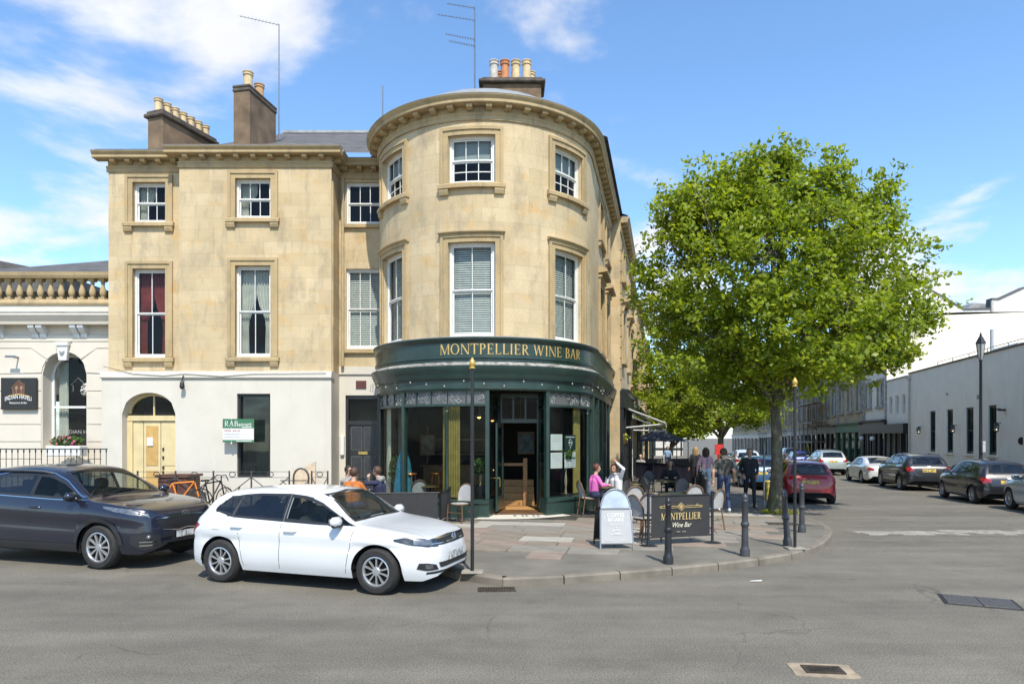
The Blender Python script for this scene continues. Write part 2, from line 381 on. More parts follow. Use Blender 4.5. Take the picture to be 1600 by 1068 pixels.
M_pot = mat('buff_clay_pot', (0.58, 0.44, 0.25), 0.8, var=0.2, vscale=5)
M_potred = mat('terracotta_pot', (0.48, 0.20, 0.085), 0.8, var=0.2, vscale=5)
M_potgrey = mat('grey_clay_pot', (0.47, 0.44, 0.38), 0.85, var=0.25, vscale=6)
M_alu = mat('grey_metal', (0.22, 0.23, 0.24), 0.4, 0.8, var=0.1)
M_tan = mat('tan_door_paint', (0.62, 0.50, 0.27), 0.5, var=0.1, vscale=3)
M_wood = mat('varnished_wood', (0.30, 0.145, 0.045), 0.4, var=0.25, vscale=7)
M_concrete = mat('pale_concrete', (0.27, 0.245, 0.195), 0.9, var=0.25, vscale=5, bump=0.4, bscale=40)
def asphalt():
    m, N, L, b = nodes('asphalt')
    big = noise(N, L, 0.35, 7, 0.65, stretch=(1, 1.7, 1)); mid = noise(N, L, 2.2, 7, 0.7); fine = noise(N, L, 55, 3, 0.7); grit = noise(N, L, 160, 2, 0.6)
    c = mixc(N, L, 1.0, (0.147, 0.132, 0.104), ramp(N, L, big, [(0.3, (0.80, 0.80, 0.81)), (0.7, (1.2, 1.19, 1.16))]), 'MULTIPLY')
    c = mixc(N, L, 1.0, c, ramp(N, L, mid, [(0.3, (0.88, 0.88, 0.88)), (0.7, (1.1, 1.1, 1.1))]), 'MULTIPLY')
    c = mixc(N, L, 1.0, c, ramp(N, L, fine, [(0.28, (0.45, 0.45, 0.45)), (0.5, (1, 1, 1)), (0.74, (1.9, 1.86, 1.75))]), 'MULTIPLY')
    c = mixc(N, L, ramp(N, L, grit, [(0.58, (0, 0, 0)), (0.70, (0.65, 0.65, 0.65))]), c, (0.34, 0.32, 0.28))
    trk = noise(N, L, 1.0, 5, 0.6, stretch=(0.12, 1.3, 1)); c = mixc(N, L, 1.0, c, ramp(N, L, trk, [(0.35, (0.86, 0.86, 0.86)), (0.65, (1.12, 1.12, 1.12))]), 'MULTIPLY')
    oil = noise(N, L, 0.9, 4, 0.55); c = mixc(N, L, ramp(N, L, oil, [(0.62, (0, 0, 0)), (0.75, (0.35, 0.35, 0.35))]), c, (0.06, 0.056, 0.05))
    # hairline cracks
    tc = N.new('ShaderNodeTexCoord'); vo = N.new('ShaderNodeTexVoronoi'); vo.feature = 'DISTANCE_TO_EDGE'; vo.inputs['Scale'].default_value = 0.55
    dn = N.new('ShaderNodeTexNoise'); dn.inputs['Scale'].default_value = 1.5; dn.inputs['Detail'].default_value = 6; L.new(tc.outputs['Object'], dn.inputs['Vector'])
    ad = mixc(N, L, 0.35, tc.outputs['Object'], dn.outputs['Color']); L.new(ad, vo.inputs['Vector'])
    gate = noise(N, L, 0.5, 3)
    ck = mixc(N, L, 1.0, ramp(N, L, vo.outputs['Distance'], [(0.0, (1, 1, 1)), (0.006, (0, 0, 0))]), ramp(N, L, gate, [(0.5, (0, 0, 0)), (0.6, (0.6, 0.6, 0.6))]), 'MULTIPLY')
    c = mixc(N, L, ck, c, (0.05, 0.047, 0.042))
    L.new(c, b.inputs['Base Color']); b.inputs['Roughness'].default_value = 0.85; b.inputs['Specular IOR Level'].default_value = 0.3
    bp = N.new('ShaderNodeBump'); bp.inputs['Strength'].default_value = 0.5; bp.inputs['Distance'].default_value = 0.008
    L.new(fine, bp.inputs['Height']); L.new(bp.outputs[0], b.inputs['Normal']); return m
M_asphalt = asphalt()
M_tarmac = mat('footway_tarmac', (0.155, 0.138, 0.108), 0.9, var=0.25, vscale=1.3, bump=0.5, bscale=90)
M_slab = [mat('grey_slab', (0.225, 0.20, 0.16), 0.85, var=0.2, vscale=2.5, bump=0.25), mat('pink_slab', (0.25, 0.19, 0.145), 0.85, var=0.2, vscale=2.5, bump=0.25),
          mat('pale_slab', (0.36, 0.335, 0.275), 0.85, var=0.15, vscale=2.5, bump=0.25), mat('brown_slab', (0.215, 0.175, 0.13), 0.85, var=0.2, vscale=2.5, bump=0.25)]
M_kerb = mat('kerb_granite', (0.185, 0.158, 0.12), 0.85, var=0.25, vscale=3, bump=0.4, bscale=50)
# ------------------------------------------------------------------ ground
DS = Vector((0.223, 0.975)); NS = Vector((0.975, -0.223))      # street direction, and the way its left side faces
def zstrip(rows):
    """sheet through rows of ground points [(x,y,off)...], following the fall of the street"""
    mb = MB(); n = len(rows[0])
    for r in rows: mb.v += [(x, y, gz(y)+o) for x, y, o in r]
    for i in range(len(rows)-1):
        for j in range(n-1): mb.f.append([i*n+j, i*n+j+1, (i+1)*n+j+1, (i+1)*n+j]); mb.m.append(0)
    return mb
ys = [-60, 0, 12, 30, 60, 150, 400, 1500]
mb = MB(); xs = [-900, -60, 0, 60, 900]
for y in ys: mb.v += [(x, y, -0.012*max(0, min(y, 150)-12)) for x in xs]
for i in range(len(ys)-1):
    for j in range(len(xs)-1): mb.f.append([i*5+j, i*5+j+1, i*5+j+6, i*5+j+5]); mb.m.append(0)
struct(mb.build('road', M_asphalt))
K = [(-40, 18.6), (-14, 15.0), (-9, 13.6), (-6.1, 12.75), (-3.7, 11.75), (-1.85, 11.05), (-1.15, 10.55), (-0.80, 9.9), (-0.40, 9.50)]
for px, py in ((829, 916), (905, 911), (981, 905), (1040, 900), (1094, 895), (1150, 888), (1206, 881), (1240, 874.5), (1262, 868), (1281, 860.5), (1293, 852), (1299, 844), (1301, 837), (1298, 829)):
    p = G(px, py); K.append((p.x, p.y))
p0 = K[-1]
for yy in (18, 20, 23, 27, 32, 40, 50, 62, 80, 105): K.append((6.97+0.2286*(yy-14.7), yy))
def resample(P, step):
    out = [P[0]]; acc = 0.0
    for a, b in zip(P[:-1], P[1:]):
        d = math.dist(a, b); t = step-acc
        while t <= d: out.append((a[0]+(b[0]-a[0])*t/d, a[1]+(b[1]-a[1])*t/d)); t += step
        acc = d-(t-step)
    return out
def smooth_line(P, it=2):
    for _ in range(it):
        Q = [P[0]]
        for a, b in zip(P[:-1], P[1:]): Q += [(a[0]*.75+b[0]*.25, a[1]*.75+b[1]*.25), (a[0]*.25+b[0]*.75, a[1]*.25+b[1]*.75)]
        P = Q+[P[-1]]
    return P
KL = resample(smooth_line(K), 0.30)
def inner(p, k):
    """offset of the kerb line towards the buildings"""
    i = KL.index(p); a = KL[max(0, i-1)]; b = KL[min(len(KL)-1, i+1)]; t = Vector((b[0]-a[0], b[1]-a[1])).normalized()
    return (p[0]-t.y*k, p[1]+t.x*k)
rows = [[], [], []]
for p in KL:
    q = inner(p, 0.14); rows[0].append((q[0], q[1], PAV)); s = min(1.0, 0.45)
    # far edge of the footway lies under the buildings
    if p[1] < 15 and p[0] < 8.2: e = (max(-40, min(3.0, p[0]*0.55-0.6)), 22.5) if p[0] > -1.6 else (p[0], 22.5)
    else: e = (p[0]-9.0, p[1]+2.0)
    rows[1].append((q[0]*.6+e[0]*.4, q[1]*.6+e[1]*.4, PAV)); rows[2].append((e[0], e[1], PAV))
pavement = struct(zstrip(rows).build('pavement', M_tarmac))
# kerb: single stones near the camera, a joined run beyond
def kerb_piece(a, b, w=0.14, gap=0.010):
    mb = MB(); A, B = Vector(a), Vector(b); t = (B-A).normalized(); n = Vector((-t.y, t.x)); A = A+t*gap; B = B-t*gap
    P = [A, B, B+n*w, A+n*w]; top = [(p.x, p.y, gz(p.y)+PAV+0.004) for p in P]; bot = [(p.x, p.y, gz(p.y)-0.05) for p in P]
    c = 0.022  # worn front arris
    f = [(A.x, A.y, gz(A.y)+PAV-c), (B.x, B.y, gz(B.y)+PAV-c)]
    top[0] = ((A+n*c).x, (A+n*c).y, gz(A.y)+PAV+0.004); top[1] = ((B+n*c).x, (B+n*c).y, gz(B.y)+PAV+0.004)
    mb.add(top+bot+f, [[0, 1, 2, 3], [8, 9, 1, 0], [4, 5, 9, 8], [5, 6, 2, 1, 9], [6, 7, 3, 2], [7, 4, 8, 0, 3]]); return mb
kk = [i for i, p in enumerate(KL) if p[0] > -1.3]; i0 = kk[0]; run = MB()
for i in range(0, len(KL)-3, 3):
    seg = kerb_piece(KL[i], KL[i+3])
    if i >= i0-3 and KL[i][1] < 24: seg.build('kerb_stone', M_kerb, pavement)
    else: run.add(seg.v, seg.f)
run.build('kerb_run', M_kerb, pavement)
# paving slabs laid in rows running with the street
random.seed(11)
slab_meshes = {}
def slab_mesh(w, h, mi):
    k = (round(w, 2), h, mi)
    if k not in slab_meshes: slab_meshes[k] = MB().rbox(0, w-0.016, 0, h-0.016, -0.03, 0.014, 0.006).mesh('paving_slab', M_slab[mi])
    return slab_meshes[k]
def in_poly(x, y, P):
    c = False; j = len(P)-1
    for i in range(len(P)):
        if (P[i][1] > y) != (P[j][1] > y) and x < (P[j][0]-P[i][0])*(y-P[i][1])/(P[j][1]-P[i][1])+P[i][0]: c = not c
        j = i
    return c
vis = [p for p in KL if p[0] > -3.9 and p[1] < 18.2]
zone = [inner(p, 0.95 if p[1] < 11.6 else 0.5) for p in vis]+[(4.6, 22), (2.9, 19.3), (2.2, 17.6), (0.9, 16.75), (-1.0, 16.6), (-3.0, 17.4), (-4.6, 19.8), (-9, 19.8), (-9, 14.3)]
rot = -0.20; cr, sr = math.cos(rot), math.sin(rot)
for r in range(0, 22):
    y = 9.3+r*0.62; x = -11+random.random()*0.8
    while x < 11:
        w = random.choice((0.6, 0.75, 0.9, 0.9, 1.05))
        cx, cy = x+w/2, y+0.31; wx, wy = cx*cr-(cy-13)*sr, cx*sr+(cy-13)*cr+13
        cs = [(x, y), (x+w, y), (x+w, y+.62), (x, y+.62)]; cw = [(a*cr-(b-13)*sr, a*sr+(b-13)*cr+13) for a, b in cs]
        if all(in_poly(a, b, zone) for a, b in cw):
            mi = random.choices((0, 1, 2, 3), (4, 4, 2.2, 4))[0]; q = cw[0]
            o = put('paving_slab', slab_mesh(w, 0.62, mi), pavement); o.location = (q[0], q[1], gz(wy)+PAV+random.uniform(-.003, .003))
            o.rotation_euler = (random.uniform(-.003, .003)-(0.012 if wy > 12 else 0), random.uniform(-.003, .003), rot)
        x += w
# far pavement on the right side of the street
RW = lambda Y, k=0.0: (20.0+0.2286*(Y-22.8)+k*0.975, Y-k*0.223)          # right building line, k metres behind it
rows = [[(*RW(y, -2.25), PAV) for y in (2, 12, 30, 60, 110)], [(*RW(y, 4), PAV) for y in (2, 12, 30, 60, 110)]]
fp = struct(zstrip(rows).build('far_pavement', M_tarmac))
mbk = MB()
for y in range(2, 108, 2):
    seg = kerb_piece(RW(y+2, -2.4), RW(y, -2.4), 0.15, 0.004); mbk.add(seg.v, seg.f)
mbk.build('kerb_run', M_kerb, fp)
# worn band of setts across the side-street mouth, in two courses of stones
sett = MB().rbox(0, 0.30, 0, 0.19, -0.03, 0.012, 0.012).mesh('sett', M_concrete)
sett2 = MB().rbox(0, 0.42, 0, 0.19, -0.03, 0.010, 0.012).mesh('sett', mat('worn_sett', (0.29, 0.265, 0.215), 0.9, var=0.3, vscale=6, bump=0.5))
band = struct(zstrip([[(7.6, 14.75, 0.004), (10.5, 14.55, 0.004), (18.0, 14.9, 0.004)], [(7.5, 15.6, 0.004), (10.5, 15.5, 0.004), (18.0, 15.75, 0.004)]]).build('crossing_band', M_asphalt))
for r in range(4):
    x = 7.7+random.random()*0.2
    while x < 16.5:
        big = random.random() < 0.5; w = 0.42 if big else 0.30
        yb = 14.72+r*0.2+0.015*math.sin(x*2+r)
        if random.random() > (0.4 if r in (0, 3) else 0.10):
            o = put('sett', sett2 if big else sett, band); o.location = (x, yb, gz(yb)+0.004+random.uniform(-.004, .004)); o.rotation_euler = (0, random.uniform(-.02, .02), random.uniform(-.03, .03))
        x += w+0.012
# ironwork in the road
def grating(name, label, c, w, h, rz, frame=None, bars=9):
    t = thing(name, label, 'drain cover', c, rz)
    if frame:
        m = MB(); n = 18; a = random.Random(3)
        P = [(math.cos(2*math.pi*i/n), math.sin(2*math.pi*i/n)) for i in range(n)]
        P = [(max(-1, min(1, p*1.35))*(w/2+frame*a.uniform(.8, 1.1)), max(-1, min(1, q*1.35))*(h/2+frame*0.8*a.uniform(.8, 1.1))) for p, q in P]
        m.prism([(x, y, 0.0) for x, y in P], (0, 0, 0.006)); m.build('concrete_surround', mat('cement_patch', (0.31, 0.245, 0.165), 0.95, var=0.3, vscale=7, bump=0.5), t)
    m = MB(); e = 0.035
    for x0, x1, y0, y1 in ((-w/2, w/2, -h/2, -h/2+e), (-w/2, w/2, h/2-e, h/2), (-w/2, -w/2+e, -h/2+e, h/2-e), (w/2-e, w/2, -h/2+e, h/2-e)): m.box(x0, x1, y0, y1, 0, 0.016)
    iron = mat('worn_iron', (0.075, 0.058, 0.042), 0.6, 0.5, var=0.4, vscale=12)
    m.build('frame', iron, t)
    MB().box(-w/2+e, w/2-e, -h/2+e, h/2-e, 0.0, 0.007).build('pit', mat('iron_dark', (0.02, 0.017, 0.014), 0.9), t)
    for i in range(bars):
        x = -w/2+e+(w-2*e)*(i+0.5)/bars; MB().box(x-0.3*(w-2*e)/bars, x+0.3*(w-2*e)/bars, -h/2+e, h/2-e, 0.004, 0.014).build('bar', iron, t)
    return t
grating('drain_cover', 'rusty slotted drain cover in a tan cement patch on the road', G(1286, 1047), 0.34, 0.20, -0.12, 0.11, 10)
grating('gully_grate', 'iron gully grate against the kerb beside the white hatchback', G(776, 921), 0.52, 0.24, 0.06, None, 12)
t = thing('manhole_cover', 'large dark checkered manhole cover at the right of the road', 'manhole cover', G(1530, 940), -0.42)
m = MB(); m.rbox(-0.42, 0.42, -0.3, 0.3, 0, 0.008, 0.004); m.build('frame', mat('black_iron', (0.035, 0.03, 0.026), 0.6, 0.4, var=0.4, vscale=20), t)
for i in range(2): MB().rbox(-0.38+i*0.385, -0.005+i*0.385, -0.26, 0.26, 0.005, 0.014, 0.004).build('lid', mat('iron_plate', (0.105, 0.095, 0.082), 0.55, 0.4, var=0.35, vscale=40, bump=0.8, bscale=45), t)
tag(MB().prism([(0, 0, 0.012), (0.17, 0.02, 0.012), (0.20, 0.06, 0.02), (0.11, 0.055, 0.016), (0.02, 0.045, 0.012)], (0, 0, 0.003)).build('paper_scrap', M_white), 'crumpled white paper scrap lying on the road', 'litter').location = G(1172, 909)
# ------------------------------------------------------------------ wall paths: local (u along, d inward, z) -> world
CX, CY, R = -0.761, 20.15, 3.15
TH_T = math.atan2(NS.x, -NS.y); UT = R*TH_T
def PT(u, d, z):                                   # round corner, then the straight street side
    if u <= UT: a = u/R; return (CX+(R-d)*math.sin(a), CY-(R-d)*math.cos(a), z)
    p = Vector((CX, CY))+NS*(R-d)+DS*(u-UT); return (p.x, p.y, z)
def flat(Y0): return lambda u, d, z: (u, Y0+d, z)
def PR(u, d, z): x, y = RW(22.8+u*0.975, d); return (x, y, z)     # right side of the street, faces left
def wall(mb, u0, u1, z0, z1, ops=(), rev=0.22, back=None):
    """facing wall with openings [(ua,ub,za,zb[,arch rise])] and their reveals"""
    us = sorted(set([u0, u1]+[v for o in ops for v in o[:2]])); zs = sorted(set([z0, z1]+[v for o in ops for v in o[2:4]]))
    U = []
    for a, b in zip(us[:-1], us[1:]): U += mb.usplit(a, b)[:-1]
    U.append(us[-1])
    for a, b in zip(U[:-1], U[1:]):
        for c, d in zip(zs[:-1], zs[1:]):
            um, zm = (a+b)/2, (c+d)/2
            if any(o[0] < um < o[1] and o[2] < zm < o[3] for o in ops): continue
            mb.quad((a, 0, c), (b, 0, c), (b, 0, d), (a, 0, d))
    for o in ops:
        a, b, c, d = o[:4]; rise = o[4] if len(o) > 4 else 0
        cols = mb.usplit(a, b)
        if rise:
            n = 14; cols = [a+(b-a)*i/n for i in range(n+1)]; h = (b-a)/2; m_ = (a+b)/2
            zt = lambda u: d-rise+rise*math.sqrt(max(0, 1-((u-m_)/h)**2))
            for p, q in zip(cols[:-1], cols[1:]): mb.quad((p, 0, zt(p)), (q, 0, zt(q)), (q, 0, d), (p, 0, d))
        else: zt = lambda u: d
        for p, q in zip(cols[:-1], cols[1:]):
            mb.quad((p, 0, zt(p)), (p, rev, zt(p)), (q, rev, zt(q)), (q, 0, zt(q)))
            mb.quad((p, 0, c), (q, 0, c), (q, rev, c), (p, rev, c))
        mb.quad((a, 0, c), (a, rev, c), (a, rev, zt(a)), (a, 0, zt(a))); mb.quad((b, 0, c), (b, 0, zt(b)), (b, rev, zt(b)), (b, rev, c))
    return mb
def sash(parent, path, u0, u1, z0, z1, cols=3, rows=(1, 1), dep=0.13, fill=None, step=None, split=0.5, fmat=None, gmat=None, fw=0.06, bar=0.022, room=True):
    """sliding sash window: frame > panes, blind or curtain, dark room behind"""
    fmat = fmat or M_white; gmat = gmat or M_glass
    f = MB(step); e = 0.004; zm = z0+(z1-z0)*split
    f.box(u0-e, u0+fw, dep, dep+0.1, z0, z1); f.box(u1-fw, u1+e, dep, dep+0.1, z0, z1); f.box(u0+fw, u1-fw, dep, dep+0.1, z1-fw, z1+e); f.box(u0+fw, u1-fw, dep, dep+0.12, z0-e, z0+fw*1.3)
    a, b = u0+fw, u1-fw; panes = []
    for k, (za, zb, dd, nr) in enumerate(((zm, z1-fw, dep+0.03, rows[0]), (z0+fw*1.3, zm, dep+0.065, rows[1]))):
        s = 0.038
        f.box(a, a+s, dd, dd+0.032, za, zb); f.box(b-s, b, dd, dd+0.032, za, zb); f.box(a+s, b-s, dd, dd+0.032, zb-s, zb); f.box(a+s, b-s, dd-0.002, dd+0.034, za, za+s)
        x0, x1, y0, y1 = a+s, b-s, za+s, zb-s
        for i in range(1, cols): x = x0+(x1-x0)*i/cols; f.box(x-bar/2, x+bar/2, dd+0.002, dd+0.028, y0, y1)
        for j in range(1, nr):
            y = y0+(y1-y0)*j/nr
            for i in range(cols): f.box(x0+(x1-x0)*i/cols+bar/2, x0+(x1-x0)*(i+1)/cols-bar/2, dd+0.004, dd+0.026, y-bar/2, y+bar/2)
        for i in range(cols):
            for j in range(nr): panes.append((x0+(x1-x0)*i/cols, x0+(x1-x0)*(i+1)/cols, y0+(y1-y0)*j/nr, y0+(y1-y0)*(j+1)/nr, dd+0.014))
    w = f.build('window', fmat, parent, path)
    for p0, p1, q0, q1, dd in panes:
        m = MB(step); U = m.usplit(p0, p1)
        for s0, s1 in zip(U[:-1], U[1:]): m.quad((s0, dd, q0), (s1, dd, q0), (s1, dd, q1), (s0, dd, q1))
        m.build('pane', gmat, w, path, fix=False)
    if fill == 'blind':
        m = MB(step); n = int((z1-z0-0.1)/0.058)
        for i in range(n):
            z = z0+0.08+(z1-z0-0.14)*i/n; m.sweep([(dep+0.142, z), (dep+0.144, z-0.003), (dep+0.168, z+0.040), (dep+0.166, z+0.043)], u0+0.05, u1-0.05)
        for x in (u0+0.2*(u1-u0), u1-0.2*(u1-u0)): m.box(x-0.004, x+0.004, dep+0.145, dep+0.149, z0+0.06, z1-0.04)
        m.build('blind', M_blind, w, path)
    elif fill == 'roller':
        MB(step).box(u0+0.06, u1-0.06, dep+0.14, dep+0.146, z0+(z1-z0)*.52, z1-.03).build('roller_blind', mat('grey_blind', (.40, .43, .43), .8, var=.06), w, path)
    elif fill:
        mt, sides = fill
        for sd in sides:
            m = MB(); n = 40; wd = (u1-u0)*0.46
            P = []
            for i in range(n+1):
                s = i/n; u = (u0+0.05+wd*s) if sd < 0 else (u1-0.05-wd*s); P.append((u, s))
            for zi in range(12):
                for i in range(n):
                    def pt(k, zq):
                        u, s = P[k]; zt = z0+0.05+(z1-z0-0.1)*zq/12; tie = 1-0.55*math.exp(-((zq/12-0.36)/0.2)**2)*(1 if sides != (-1, 1, 0) else 0)
                        if zq/12 < 0.36: tie = 0.45+0.12*(0.36-zq/12)
                        base = u0+0.05 if sd < 0 else u1-0.05; uu = base+(u-base)*tie
                        return (uu, dep+0.2+0.025*math.sin(s*34+0.4*math.sin(zq))*1.0, zt)
                    m.quad(pt(i, zi), pt(i+1, zi), pt(i+1, zi+1), pt(i, zi+1))
            m.build('curtain', mt, w, path, smooth=True)
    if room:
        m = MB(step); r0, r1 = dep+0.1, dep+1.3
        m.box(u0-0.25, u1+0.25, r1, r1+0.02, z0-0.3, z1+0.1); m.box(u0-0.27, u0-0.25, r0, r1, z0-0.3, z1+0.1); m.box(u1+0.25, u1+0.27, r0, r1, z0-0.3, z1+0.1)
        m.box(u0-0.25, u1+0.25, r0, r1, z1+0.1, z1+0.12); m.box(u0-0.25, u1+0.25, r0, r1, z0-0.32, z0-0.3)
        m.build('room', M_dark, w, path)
    return w
def surround(parent, path, u0, u1, z0, z1, step=None, w=0.2, sill=True, hood=False, m_=None, brackets=True, flush=False):
    """moulded stone architrave, sill and its two brackets"""
    m_ = m_ or M_stone_trim; a = MB(step)
    for k, (o, pr) in enumerate(((0.0, 0.035), (w*0.62, 0.065))):
        i, j = o, (w*0.62 if k == 0 else w)
        zb = z0 if not flush else z0
        a.box(u0-j, u0-i, -pr, 0.02, zb, z1+i); a.box(u1+i, u1+j, -pr, 0.02, zb, z1+i); a.box(u0-j, u1+j, -pr-0.002, 0.02, z1+i, z1+j)
    if hood: a.sweep([(0.02, z1+w), (-0.08, z1+w), (-0.13, z1+w+0.035), (-0.13, z1+w+0.06), (0.02, z1+w+0.09)], u0-w-0.04, u1+w+0.04)
    a.build('architrave', m_, parent, path)
    if sill:
        s = MB(step); s.sweep([(0.2, z0+0.01), (-0.10, z0-0.02), (-0.12, z0-0.05), (-0.12, z0-0.14), (0.02, z0-0.14)], u0-w-0.05, u1+w+0.05)
        so = s.build('sill', m_, parent, path)
        if brackets:
            for x in (u0-w-0.02, u1+w+0.02-0.24):
                MB(step).sweep([(0.02, z0-0.142), (-0.10, z0-0.142), (-0.10, z0-0.20), (-0.07, z0-0.29), (0.02, z0-0.31)], x, x+0.24).build('sill_bracket', m_, so, path)
CORN = [(0.02, -0.50), (-0.04, -0.50), (-0.04, -0.40), (-0.07, -0.36), (-0.07, -0.34), (0.02, -0.34)]       # architrave band under the modillions
CROWN = [(0.02, -0.17), (-0.28, -0.17), (-0.295, -0.15), (-0.295, -0.08), (-0.34, -0.03), (-0.36, 0.0), (-0.36, 0.02), (0.02, 0.08)]
def cornice(parent, path, u0, u1, zt, step=None, pitch=0.47, m_=None, ends=(0, 0)):
    m_ = m_ or M_stone_trim
    c = MB(step); c.sweep([(d, zt+z) for d, z in CORN], u0-0.04*ends[0], u1+0.04*ends[1]); c.sweep([(d, zt+z) for d, z in CROWN], u0-0.33*ends[0], u1+0.33*ends[1])
    c.sweep([(0.02, zt-0.34), (-0.03, zt-0.34), (-0.03, zt-0.172), (0.02, zt-0.172)], u0, u1)
    o = c.build('cornice', m_, parent, path)
    n = max(1, int(round((u1-u0)/pitch)))
    for i in range(n):
        u = u0+(u1-u0)*(i+0.5)/n
        MB().sweep([(0.0, zt-0.29), (-0.15, zt-0.27), (-0.235, zt-0.24), (-0.235, zt-0.174), (0.0, zt-0.174)], u-0.07, u+0.07).build('modillion', m_, o, path)
    l = MB(step); l.sweep([(-0.37, zt+0.022), (-0.37, zt+0.036), (0.3, zt+0.13), (0.3, zt+0.09), (-0.3, zt+0.022)], u0-0.33*ends[0], u1+0.33*ends[1]); l.build('lead_flashing', M_lead, parent, path)
ZC = 10.62
# ------------------------------------------------------------------ corner building with the round front
cb = thing('corner_building', 'round-fronted honey stone corner building with a dark green wine bar shopfront', 'building', (CX, CY, 0), world=True)
SV = 0.16
UW = [rad(a)*R for a in (-53.5, -4.9, 47.5)]; ULEN = 6.9
ops = []
for u in UW: ops += [(u-0.605, u+0.605, 8.55, 9.76), (u-0.605, u+0.605, 4.66, 7.05)]
sw = [(UT+2.2, UT+3.3), (UT+4.6, UT+5.6)]
for a, b in sw: ops += [(a, b, 8.5, 9.8), (a, b, 4.9, 7.0)]
w_ = MB(SV); wall(w_, -1.95*R, UT+ULEN, 4.45, ZC-0.3, ops, 0.2); w_.build('wall', M_stone, cb, PT, smooth=30)
for i, u in enumerate(UW):
    sash(cb, PT, u-0.605, u+0.605, 8.55, 9.76, 3, (1, 2), step=SV, dep=0.12, fill='roller')
    sash(cb, PT, u-0.605, u+0.605, 4.66, 7.05, 2, (1, 1), step=SV, dep=0.12, fill='blind')
    surround(cb, PT, u-0.605, u+0.605, 8.55, 9.76, SV); surround(cb, PT, u-0.605, u+0.605, 4.66, 7.05, SV, sill=False, hood=True)
for a, b in sw:
    sash(cb, PT, a, b, 8.5, 9.8, 3, (1, 2)); sash(cb, PT, a, b, 4.9, 7.0, 2, (1, 1))
    surround(cb, PT, a, b, 8.5, 9.8); surround(cb, PT, a, b, 4.9, 7.0, hood=True)
    MB().sweep([(0, 7.32), (-0.28, 7.36), (-0.28, 7.44), (0, 7.56)], a-0.28, b+0.28).build('window_hood', M_stone_trim, cb, PT)
cornice(cb, PT, -1.5*R, UT+ULEN, ZC, SV)
r_ = MB(); prof = [(3.40, ZC+0.08), (2.4, ZC+0.70), (0.7, ZC+1.35), (0.0, ZC+1.45)]; n = 48; vs = []
r_.lathe(prof, 48, (CX, CY, 0)); r_.build('tower_roof', M_lead, cb, smooth=30)
b0 = Vector((CX, CY)); e1 = b0+NS*3.6; q = [e1, e1+DS*7, e1+DS*7-NS*8, e1-NS*8]
mid = [b0-NS*0.4, b0+DS*7-NS*0.4]
rr = MB(); rr.add([(e1.x, e1.y, ZC+0.13), ((e1+DS*7).x, (e1+DS*7).y, ZC+0.13), (mid[1].x, mid[1].y, ZC+2.5), (mid[0].x, mid[0].y, ZC+1.95), (mid[0].x-4.2, mid[0].y+1.6, ZC+0.1), (mid[1].x-5, mid[1].y, ZC+0.1)], [[0, 1, 2, 3], [3, 2, 5, 4]]); rr.build('roof_slope', M_slate, cb)
# back body of the building, so that it stands closed
bb = MB(); A = b0-NS*4.9+DS*1.3; P = [b0+NS*2.6+DS*0.8, b0+NS*2.6+DS*6.9, b0-NS*4.6+DS*6.9, b0-NS*2.55+DS*1.9]
bb.prism([(p.x, p.y, 4.3) for p in P], (0, 0, ZC-4.35)); bb.build('rear_wall', M_stone_old, cb)
# --- shopfront
def arcbox(name, u0, u1, d0, d1, z0, z1, m_, par=None, step=SV, smooth=30): return MB(step).box(u0, u1, d0, d1, z0, z1).build(name, m_, par or cb, PT, smooth=smooth)
def arcsweep(name, prof, u0, u1, m_, par=None): return MB(SV).sweep(prof, u0, u1).build(name, m_, par or cb, PT, smooth=35)
UL = -1.62*R; UE = UT+ULEN
fas = arcsweep('fascia', [(0.05, 4.02), (-0.10, 4.02), (-0.10, 4.08), (-0.13, 4.10), (-0.13, 4.16), (-0.09, 4.18), (-0.09, 4.49), (-0.15, 4.55), (-0.17, 4.58), (-0.17, 4.62), (0.05, 4.65)], UL, UE, M_green)
arcsweep('fascia_lead', [(-0.18, 4.622), (-0.18, 4.636), (0.0, 4.67), (0.0, 4.652)], UL, UE, M_lead)
arcsweep('shop_cornice', [(0.05, 3.56), (-0.10, 3.56), (-0.14, 3.62), (-0.14, 3.66), (-0.18, 3.74), (-0.23, 3.86), (-0.23, 3.93), (-0.12, 4.00), (0.05, 4.00)], UL, UE, M_green)
mp = mat('peeling_white_edge', (0.26, 0.25, 0.22), 0.8, var=0.6, vscale=9)
arcsweep('cornice_edge', [(-0.232, 3.91), (-0.238, 3.912), (-0.238, 3.932), (-0.125, 4.004), (-0.12, 4.002)], UL, UE, mp)
arcsweep('frieze', [(0.08, 3.30), (-0.05, 3.30), (-0.07, 3.34), (-0.05, 3.36), (-0.05, 3.558), (0.08, 3.558)], UL, UE, M_green)
wd = roman('MONTPELLIER WINE BAR', 0.30, 0.05)[1]; sc = 4.02/wd; u_a = R*math.asin((X_(688, 16.9)-CX)/R)
for k, word in enumerate(('MONTPELLIER', 'WINE', 'BAR')):
    x0_ = roman('MONTPELLIER WINE BAR'[:(0, 12, 17)[k]], 0.30, 0.05)[1]; lt = MB()
    for q in roman(word, 0.30, 0.05)[0]: lt.prism([(u_a+(x0_+x)*sc, -0.092, 4.20+y*0.88) for x, y in q], (0, -0.006, 0))
    lt.build('gold_word', M_gold, fas, PT)
U_ENT = (rad(3.2)*R, rad(31.5)*R); U_BAYL = (-1.5*R, U_ENT[0]); U_BAYR = (U_ENT[1], UT-0.02)
